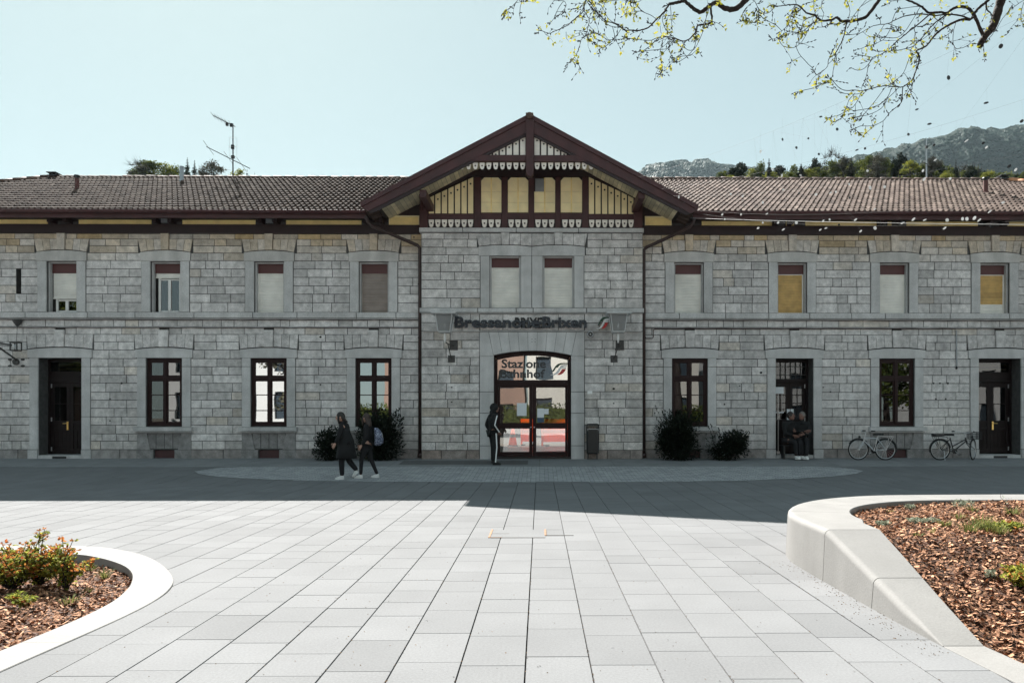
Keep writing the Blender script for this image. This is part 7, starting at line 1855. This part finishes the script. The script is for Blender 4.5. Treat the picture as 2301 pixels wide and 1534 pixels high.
for k in range(9):                                       # the crown above the picture
    a_ = k*2.4; b0 = Vector((TX-.1, TY, 6.4+.33*k)); d = Vector((cos(a_), sin(a_)*.8, .75)).normalized(); L_ = RT2.uniform(1.2, 2.4); p1 = b0+d*L_*.5+Vector((0,0,-.08)); p2 = p1+d*L_*.5+Vector((RT2.gauss(0,.15), RT2.gauss(0,.15), .2)); bw.tube([b0, p1, p2], [.06, .035, .012], 8)
    for q in range(10): sprig(p1.lerp(p2, RT2.random()), d+Vector((RT2.gauss(0,.9), RT2.gauss(0,.9), RT2.gauss(.1,.6))), RT2.uniform(.25, .55), .005, 1)
place(bw.build('trunk', 'bark', smooth=True), tr_); place(branch.build('branch', 'bark', smooth=True), tr_); place(twig.build('twigs', 'twig'), tr_); place(lf.build('leaves', 'leaf_new'), tr_)

# ================================================================== DISCS STRUNG OVER THE SQUARE
RD = random.Random(13)
def k3(x, y): return (1420+x*.3829, 240+y*.3829)
dark = [c2(2117,368)+(11,11,0), c2(1702,618)+(8,11,0.2), c2(2000,818)+(11,5,0), c2(1450,870)+(8,4,.1), c2(1550,985)+(10,4.5,0), c2(2283,963)+(9,8,0), c2(687,928)+(7.5,3.5,0), c2(950,937)+(7,4,0), c2(817,1027)+(6,7.5,-.3), c2(995,1063)+(5.5,7,-.2), c2(1383,1068)+(6,7,.2), c2(383,1108)+(4,7,0), c2(588,1100)+(5,5,.4), c2(1320,758)+(7,5,0)]
dark += [k3(965,240)+(5,7,-.3), k3(1097,278)+(5,6,-.6), k3(1368,245)+(6,6,.3), k3(1320,254)+(8,3,.2), k3(1773,224)+(6,5,0), k3(2062,213)+(7,6,0), k3(2215,348)+(9,8,0), k3(1000,440)+(5,4,.5), k3(980,508)+(4,6,0), k3(1278,533)+(4,7,0), k3(1215,692)+(5,5,.2), k3(2110,705)+(8,5,-.3)]
pale = [(755,262,5,9,.5),(825,365,6,5,.5),(880,405,5,8,.4),(990,402,7,4,-.4),(1382,376,7,7,.5),(1708,375,8,6,.5),(1715,425,11,7,.5),(1868,422,8,7,.5),(2252,370,10,7,.5),(2080,238,9,6,.4),(1963,200,12,4,.5),(1780,312,9,4,.4),(1398,475,7,11,-.1),(1483,470,8,8,.3),(1080,515,8,7,.2),(768,562,6,8,.2),(1275,455,4,7,.2),(888,487,5,5,.5),(1165,505,9,3,.5),(1197,500,6,6,0),(2100,615,12,4,.5),(2178,562,9,7,-.2),(1850,665,9,10,.1),(1940,658,8,10,.5),(1966,658,9,11,.5),(2010,653,12,9,.5),(2038,665,12,5,.5),(1835,712,11,5,.4),(1427,712,8,10,-.5),(1342,730,9,5,.5),(1312,662,10,5,.4),(1652,660,12,6,.5),(1588,682,11,4,.3),(965,680,8,9,-.1),(858,680,7,6,.3),(740,712,8,5,.3),(888,720,9,4,.4),(1105,722,8,4,.4),(1138,712,8,3.5,.2),(1122,670,9,4,.6),(1160,662,5,7,0),(530,632,7,5,.6),(640,632,6,5,.6),(792,628,8,3,.4),(545,660,4,6,.2),(768,680,5,6,.2),(275,530,4,8,.2),(1718,664,10,4,.3),(650,525,6,5,.4),(580,512,6,5,.5),(1425,600,7,4,.3)]
allp = [(x, y, w, h, r, 1) for x, y, w, h, r in dark]+[k3(x, y)+(w, h, r, 0) for x, y, w, h, r in pale]
# the wires run from the gable to the tree and a mast outside the picture
wires = [((1552,490),(2480,506)), ((1545,470),(2520,420)), ((1500,440),(2520,300)), ((1480,425),(2520,150)), ((1560,478),(2520,480)), ((1430,400),(2450,-40))]
wpts = []
for i, (a, b) in enumerate(wires):
    p, q = P(a[0], a[1], 19.1), P(b[0], b[1], 10.0); n = 40; pts = [p.lerp(q, t/n)-Vector((0, 0, .5*4*(t/n)*(1-t/n)*(.06 if i == 0 else .5))) for t in range(n+1)]
    m = MB(); m.tube(pts, .0034 if i == 0 else .0011, 5); o = m.build('suspension_wire', 'wire' if i == 0 else 'iron')
    tag(o, 'thick bright wire leaving the right corner of the gable under the eaves' if i == 0 else 'hair thin wire from the gable across the square, carrying small discs', 'wire', 'wires stretched from the gable'); wpts.append(pts)
for (px, py, w, h, r, dk) in allp:
    Y = RD.uniform(11.5, 14.5); c = P(px, py, Y); R_ = max(w, h)*(.46 if dk else .40)*Y/F; asp = min(w, h)/max(w, h)
    # turned about its long axis so that it shows this much of its face
    tilt = math.acos(max(.08, min(1, asp))); long_ = Vector((1, 0, 0)) if w >= h else Vector((0, 0, 1)); long_ = Matrix.Rotation(-r if w >= h else r, 3, 'Y') @ long_
    view = Vector((c.x, c.y, c.z-CAMZ)).normalized(); short = view.cross(long_).normalized(); nrm = long_.cross(short).normalized(); nrm = Matrix.Rotation(tilt, 3, long_) @ nrm; s2 = nrm.cross(long_).normalized()
    m = MB(); n = 16
    ring = lambda off, k: [c+(long_*cos(2*pi*q/n)+s2*sin(2*pi*q/n))*R_*k+nrm*off for q in range(n)]
    m.loft([ring(-.0025, .97), ring(-.0015, 1), ring(.0015, 1), ring(.0025, .97)])
    o = m.build('hanging_disc', 'disc_shaded' if dk else 'disc_sunlit')
    tag(o, 'small round disc coloured dark as if backlit, hanging on a thread in the air at the right' if dk else 'small disc coloured white as if sunlit, hanging on a thread in front of the right roof', 'disc', 'small discs strung in the air at the right')
    top = None                                            # thread up to the nearest wire above
    bestz = 1e9
    for pts in wpts[1:]:
        for t in pts:
            if abs(t.x-c.x) < .35 and t.z > c.z+.02 and (t-c).length < bestz: bestz = (t-c).length; top = t
    if top is None or bestz > 4: top = c+Vector((0, 0, .35))
    up = c+(s2 if s2.z > 0 else -s2)*R_*.9
    m = MB(); m.tube([up, top], .0006, 3, cap=False); t_ = m.build('thread', 'iron'); t_.parent = o
# ================================================================== PLANTS IN THE BEDS
RG = random.Random(51)
def bed_pt(px, py, zf, right):
    """place on the bed surface for a measured photo position"""
    z = 0.0; p = None
    for _ in range(25):
        a = (px-PX)/F; b = (PY-py)/F; dy = cos(TH)-a*sin(TH); y = (z-CAMZ)/b*dy; p = P(px, py, y); z = zf(p.x, y)
    return Vector((p.x, p.y, zf(p.x, p.y)))
def tuft(px, py, zf, h, r, n, m, label, group, blade=True):
    c = bed_pt(px, py, zf, True); e = thing('bed_plant', c, label, 'plant', group); g = MB()
    for k in range(int(n*.62) if blade else n):
        a = RG.uniform(0, 2*pi); rr = r*1.1*RG.random()**.6; b = c+Vector((rr*cos(a)*.6, rr*sin(a)*.6, -.01)); g.tone = RG.random()
        if blade:
            d = Vector((cos(a)*RG.uniform(.1,.9), sin(a)*RG.uniform(.1,.9), 1)).normalized(); L_ = h*RG.uniform(.5, 1.15); s_ = Vector((-sin(a), cos(a), 0))*RG.uniform(.002, .0045)
            t = b+d*L_*.6; q = b+d*L_+Vector((cos(a), sin(a), -.6))*L_*.22
            g.add([b-s_, b+s_, t+s_*.8, t-s_*.8, q], [(0,1,2,3),(3,2,4)])
        else:
            d = Vector((RG.gauss(0,1), RG.gauss(0,1), RG.uniform(0,1.2))).normalized(); g.leaf(b+Vector((0,0,h*RG.random()*.8)), d, Vector((RG.gauss(0,.5), RG.gauss(0,.5), 1)), RG.uniform(.6,1.3)*.030, .009)
    place(g.build('blades' if blade else 'leaves', m), e)
GR_, GL_ = 'low plants in the right bed', 'low plants in the left bed'
for px, py, h, r, n, m, bl, lb in (
    (2060,1172,.05,.16,220,'silverleaf',False,'low grey green cushion plant near the rim of the right bed'), (2095,1172,.05,.12,140,'silverleaf',False,'second grey green cushion right of the first in the right bed'),
    (1985,1180,.06,.11,150,'silverleaf',False,'grey green tuft at the inner corner of the right bed'), (2000,1150,.05,.06,60,'grass',True,'small green sprig close to the back rim at the bed corner'),
    (2045,1143,.07,.09,110,'silverleaf',False,'grey leaves against the back rim of the right bed'), (2165,1138,.10,.18,200,'silverleaf',False,'wide silvery plant leaning on the back rim'),
    (2122,1180,.10,.09,80,'grass',True,'green tuft right of the grey cushions'), (2153,1164,.08,.08,80,'grass',True,'short bright tuft in the middle of the right bed'), (2185,1148,.08,.08,80,'grass',True,'short tuft near the back rim, right of the silvery plant'),
    (2222,1190,.13,.12,130,'grass',True,'long bladed green tuft in the middle of the right bed'), (2243,1203,.12,.12,130,'grass',True,'dense tuft just right of the long bladed one'), (2178,1215,.13,.12,130,'grass',True,'spiky tuft left of the flowering shrub'),
    (2203,1240,.16,.13,170,'grass',True,'tallest grass tuft in the right bed'), (2093,1238,.06,.05,60,'grass',True,'tiny solitary green sprout on bare mulch'), (2062,1202,.05,.07,60,'grass',True,'flat weed on the mulch left of the middle'),
    (2275,1155,.12,.10,120,'grass',True,'leafy tuft by the tall dry stalk'), (2292,1215,.10,.08,80,'grass',True,'tuft cut by the right edge of the photo'), (2225,1335,.07,.07,70,'silverleaf',False,'small yellowish rosette low in the right bed')):
    tuft(px, py, bed_z_right, h, r, n, m, lb, GR_, bl)
for px, py, h, r, n, m, bl, lb in ((217,1262,.07,.08,80,'rose_green',False,'small leafy plant by the back rim of the left bed'), (204,1278,.06,.10,90,'grass',True,'low tuft under the back rim of the left bed'), (234,1296,.11,.08,90,'grass',True,'spiky tuft at the tip of the left bed'), (198,1328,.05,.07,60,'grass',True,'flat green weed in the middle of the left bed'), (157,1354,.09,.09,120,'grass',True,'bright lime grass tuft in the front of the left bed'), (118,1290,.08,.09,60,'grass',True,'grass between the rose bushes')):
    tuft(px, py, bed_z_left, h, r, n, m, lb, GL_, bl)
# tall dry stalk
c = bed_pt(2275, 1158, bed_z_right, True); e = thing('dry_stalk', c, 'single tall dry stalk rising above the back rim of the right bed', 'plant'); t = P(2249, 1106, c.y-.1)
g = MB(); g.tube([c, c.lerp(t, .5)+Vector((-.02,0,.02)), c.lerp(t, .8)+Vector((-.03,0,0)), t], [.004,.003,.002,.0015], 5); place(g.build('stem', 'twig'), e)
g = MB()
for k in range(10): g.tone = RG.random(); g.leaf(c.lerp(t, RG.uniform(.5, 1)), Vector((RG.gauss(0,1), RG.gauss(0,1), .5)), Vector((0,0,1)), .03, .008)
place(g.build('leaves', 'silverleaf'), e)
def rose(px, py, pytop, r, ncane, label, zf, mred=.45, extra=()):
    c = bed_pt(px, py, zf, False); e = thing('rose_bush', c, label, 'shrub', 'rose bushes in the planters'); H = P(px, pytop, c.y).z-c.z
    st, gr, rd = MB(), MB(), MB()
    tips = []
    for k in range(ncane):
        a = RG.uniform(0, 2*pi); u = RG.uniform(.25, 1); t = c+Vector((r*1.25*u*cos(a), r*1.2*u*sin(a)*.8, H*RG.uniform(.40, .93))); tips.append(t)
    tips += [P(x, y, c.y+RG.uniform(-.05,.05)) for x, y in extra]
    for t in tips:
        m_ = c.lerp(t, .5)+Vector((RG.gauss(0,.03), RG.gauss(0,.03), .04)); st.tube([c-Vector((0,0,.02)), m_, t], [.006,.0045,.0025], 5)
        for k in range(20):
            s_ = RG.random()**.7; b = (c.lerp(m_, s_*2) if s_ < .5 else m_.lerp(t, s_*2-1)) if s_ > .12 else m_
            d = Vector((RG.gauss(0,1), RG.gauss(0,1), RG.gauss(.2,.5))).normalized(); q = rd if (s_ > .82 and RG.random() < mred+.15) or RG.random() < mred*.22 else gr
            for j in range(RG.choice([3, 3, 5])):                 # a compound leaf
                dd = (d+Vector((RG.gauss(0,.6), RG.gauss(0,.6), RG.gauss(0,.35)))).normalized(); q.tone = RG.random(); q.leaf(b+d*RG.uniform(.01,.05), dd, Vector((RG.gauss(0,.5), RG.gauss(0,.5), 1)), RG.uniform(.022,.044), RG.uniform(.009,.016))
        for k in range(7):
            d = Vector((RG.gauss(0,1), RG.gauss(0,1), RG.gauss(.6,.5))).normalized(); rd.tone = RG.random(); rd.leaf(t, d, Vector((RG.gauss(0,1),0,1)), RG.uniform(.02,.035), RG.uniform(.006,.011))
    place(st.build('stem', 'twig'), e); place(gr.build('leaves', 'rose_green'), e); place(rd.build('young_shoots', 'rose_red'), e)
rose(28, 1322, 1212, .36, 34, 'broad rose bush with reddish leaves at the left edge', bed_z_left, .45, [(20,1225),(5,1222)])
rose(88, 1312, 1228, .27, 24, 'rose bush with one tall shoot, second from the left edge', bed_z_left, .35, [(88,1192),(92,1200),(75,1222),(100,1188)])
rose(150, 1322, 1222, .19, 18, 'upright rose bush with red tips, rightmost in the left bed', bed_z_left, .4, [(140,1210),(163,1215),(128,1225)])
rose(20, 1290, 1235, .22, 14, 'rear rose bush half hidden behind the broad one', bed_z_left, .5)
rose(2268, 1295, 1205, .26, 22, 'rose bush with yellow orange leaves at the right edge of the right bed', bed_z_right, .35, [(2225,1220),(2265,1222)])
rose(2292, 1350, 1262, .22, 14, 'lower green rose bush cut by the right edge', bed_z_right, .1)
rose(2232, 1275, 1245, .14, 8, 'small grey green rose at the foot of the orange one', bed_z_right, .1)
rose(60, 1362, 1335, .09, 4, 'bare little rose in the front of the left bed', bed_z_left, .3)
# ================================================================== ACROSS THE SQUARE (mirrored in the station's glass) AND IN THE HALL
RH = random.Random(61)
def house(x0, x1, y, depth, h, m, label, floors, nwin, roof='flat'):
    e = thing('town_house', ((x0+x1)/2, y, 0), label, 'house', 'houses across the square behind the camera')
    g = MB(); fh = h/floors; ww = (x1-x0)/nwin; holes = [(x0+ww*(i+.28), x0+ww*(i+.72), fh*(j+.28), fh*(j+.82)) for i in range(nwin) for j in range(floors)]
    xs = sorted(set([x0, x1]+[q for h_ in holes for q in h_[:2]])); zs = sorted(set([0, h]+[q for h_ in holes for q in h_[2:]]))
    for i in range(len(xs)-1):
        for j in range(len(zs)-1):
            cx, cz = (xs[i]+xs[i+1])/2, (zs[j]+zs[j+1])/2
            if not any(a < cx < b and c < cz < d for a, b, c, d in holes): g.add([(xs[i+1],y,zs[j]),(xs[i],y,zs[j]),(xs[i],y,zs[j+1]),(xs[i+1],y,zs[j+1])], [(0,1,2,3)])
    for a, b, c, d in holes:
        for q in ([(a,y,c),(a,y-.25,c),(a,y-.25,d),(a,y,d)], [(b,y,c),(b,y-.25,c),(b,y-.25,d),(b,y,d)], [(a,y,d),(b,y,d),(b,y-.25,d),(a,y-.25,d)], [(a,y,c),(b,y,c),(b,y-.25,c),(a,y-.25,c)]): g.add(q, [(0,1,2,3)])
    g.box(x0, x1, y-depth, y-.4, 0, h); place(g.build('wall', m), e)
    for a, b, c, d in holes: w = MB(); w.box(a, b, y-.27, y-.25, c, d); place(w.build('window', 'glass_plain'), e)
    r = MB(); 
    if roof == 'flat': r.box(x0-.3, x1+.3, y-depth-.3, y+.5, h, h+.35)
    else: r.prism([(x0-.5, h), (x1+.5, h), ((x0+x1)/2, h+roof)], y-depth, y+.6)
    place(r.build('roof', 'tile_ridge' if roof != 'flat' else 'zinc'), e)
M['render_p'] = mat('cream_render', (0.40, 0.38, 0.34), 0.9, 0.05, 0.6)
M['glass_plain'] = mat('reflecting_window', (0.03, 0.04, 0.05), 0.08, spec=0.8)
house(-1.2, 15, -26, 10, 11.5, 'render_p', 'white rendered house across the square, mirrored in the entrance doors', 3, 5)
house(-15, -1.6, -28, 10, 9.5, 'render_b', 'brown house across the square, mirrored in the entrance transom', 3, 4, 3.0)
house(-34, -19, -24, 9, 8.5, 'render_w', 'long white building mirrored in the left station windows', 2, 5)
house(18, 34, -30, 10, 12.5, 'render_g', 'grey block mirrored in the right station windows', 4, 5)
house(-62, -45, -26, 9, 9, 'render_b', 'dark house far left across the square', 3, 5, 3)
house(38, 58, -26, 9, 9.5, 'render_w', 'white house far right across the square', 3, 6, 3)
# hedge and low wall
e = thing('garden_wall', (2, -13, 0), 'long low white wall with a hedge behind it, across the square', 'wall'); g = MB(); g.box(-16, 18, -13.4, -13, 0, .62); place(g.build('wall', 'render_w'), e)
e = thing('hedge', (2, -15, 0), 'clipped green hedge mirrored in the entrance doors', 'hedge'); g = MB()
for k in range(9000):
    x, z = RH.uniform(-16, 18), RH.random()*2.3; y = -14.9+RH.gauss(0, .35); g.tone = RH.random(); g.leaf((x, y, z), Vector((RH.gauss(0,1), RH.gauss(0,1), RH.gauss(.3,1))), Vector((RH.gauss(0,1), RH.gauss(0,1), 1)), .22, .07)
g.box(-16, 18, -15.2, -14.7, 0, 2.0); place(g.build('foliage', 'leaf_mid'), e)
# trees across the square
for i, (x, y, h, w, k) in enumerate(((-36, -12, 11, 9, 'mid_a'), (-42, -16, 12, 10, 'mid_c'), (-35.5, -9, 6, 6, 'pine_a'), (15, -11, 9, 5, 'bare_b'), (27, -14, 9, 7, 'mid_b'), (-17, -9, 8, 5, 'grey_a'))):
    t, cc = PROTO[k]; e = thing('tree', (x, y, 0), ('broad green tree across the square, mirrored in the leftmost window', 'taller green tree behind the leftmost mirrored one', 'dark pine beside the mirrored green trees', 'bare tree mirrored in the glass right of the doors', 'green tree mirrored in the far right window', 'grey budding tree mirrored left of the doors')[i], 'tree', 'trees across the square', rz=i*1.3)
    rw = {'p': 2.6}.get(k[0], 3.2); e.scale = (w/2/rw, w/2/rw, h/10)
    for src in (t, cc): o = src.copy(); COL.objects.link(o); o.parent = e
# orange barriers and a cone in the hall
zf = hz0
def barrier(x0, x1, y, label, rz=0):
    e = thing('safety_barrier', ((x0+x1)/2, y, zf), label, 'barrier', 'orange barriers in the hall'); w = (x1-x0)/2
    g = MB(); g.box(-w+.06, w-.06, -.015, .015, .24, .92); g.box(-w, w, -.04, .04, .92, 1.05); g.box(-w, w, -.04, .04, .52, .62); g.box(-w, w, -.04, .04, .16, .24); g.box(-w, -w+.06, -.04, .04, .0, .92); g.box(w-.06, w, -.04, .04, .0, .92); o = g.build('panel', 'orange'); o.parent = e
    g = MB()
    for k in range(int(w*2/.11)): g.box(-w+.08+k*.11, -w+.11+k*.11, -.02, .02, .24, .92)
    o = g.build('bars', 'orange'); o.parent = e
    for s_ in (-1, 1): g = MB(); g.box(s_*w*.7-.05, s_*w*.7+.05, -.28, .28, 0, .05); o = g.build('foot', 'rubber'); o.parent = e
    e.rotation_euler.z = rz
barrier(.05, 1.35, 28.3, 'orange plastic barrier seen through the right door leaf', .25); barrier(-.75, -.15, 28.6, 'orange plastic barrier seen through the left door leaf', -.1)
e = thing('traffic_cone', (-1.05, 28.2, zf), 'orange traffic cone with pale bands seen through the left door leaf', 'traffic cone')
g = MB(); g.tube([(0,0,.03),(0,0,.78)], [.17,.035], 16); o = g.build('cone', 'orange', smooth=False); o.parent = e
g = MB(); g.tube([(0,0,.34),(0,0,.46)], [.125,.103], 16); o = g.build('band', 'white'); o.parent = e
g = MB(); g.box(-.2, .2, -.2, .2, 0, .035); o = g.build('base', 'rubber'); o.parent = e
e = thing('added_view_screen', (0, 43, .27), 'tall dark board screen added beyond the platform to block the bright view through the glass doors', 'added screen')  # added dark screen, blocks the bright background behind the hall
g = MB(); g.box(-14, 14, 43, 43.06, .27, 3.6); place(g.build('boards', 'wood_dark'), e)
for k in range(8): g = MB(); g.box(-14+k*4, -13.85+k*4, 43.06, 43.2, .27, 3.7); place(g.build('post', 'wood_dark'), e)
g = MB(); g.box(-30, 30, 30.4, 60, .2, .272); tag(g.build('platform', mat('dark_platform', (0.045, 0.045, 0.045), 0.9)), kind='structure')

# ================================================================== HAZE
hz_b = MB(); hz_b.box(-2500, 2500, -310, 2100, -1.2, 620)
hm = bpy.data.materials.new('valley_haze'); hm.use_nodes = True; hn, hl = hm.node_tree.nodes, hm.node_tree.links; hn.clear()
ho = hn.new('ShaderNodeOutputMaterial'); hv = hn.new('ShaderNodeVolumePrincipled'); hv.inputs['Density'].default_value = 0.00005; hv.inputs['Color'].default_value = (0.70, 0.90, 1.0, 1); hv.inputs['Anisotropy'].default_value = 0.25
hl.new(hv.outputs[0], ho.inputs['Volume'])
tag(hz_b.build('haze', hm), kind='stuff')
S.cycles.volume_bounces = 0
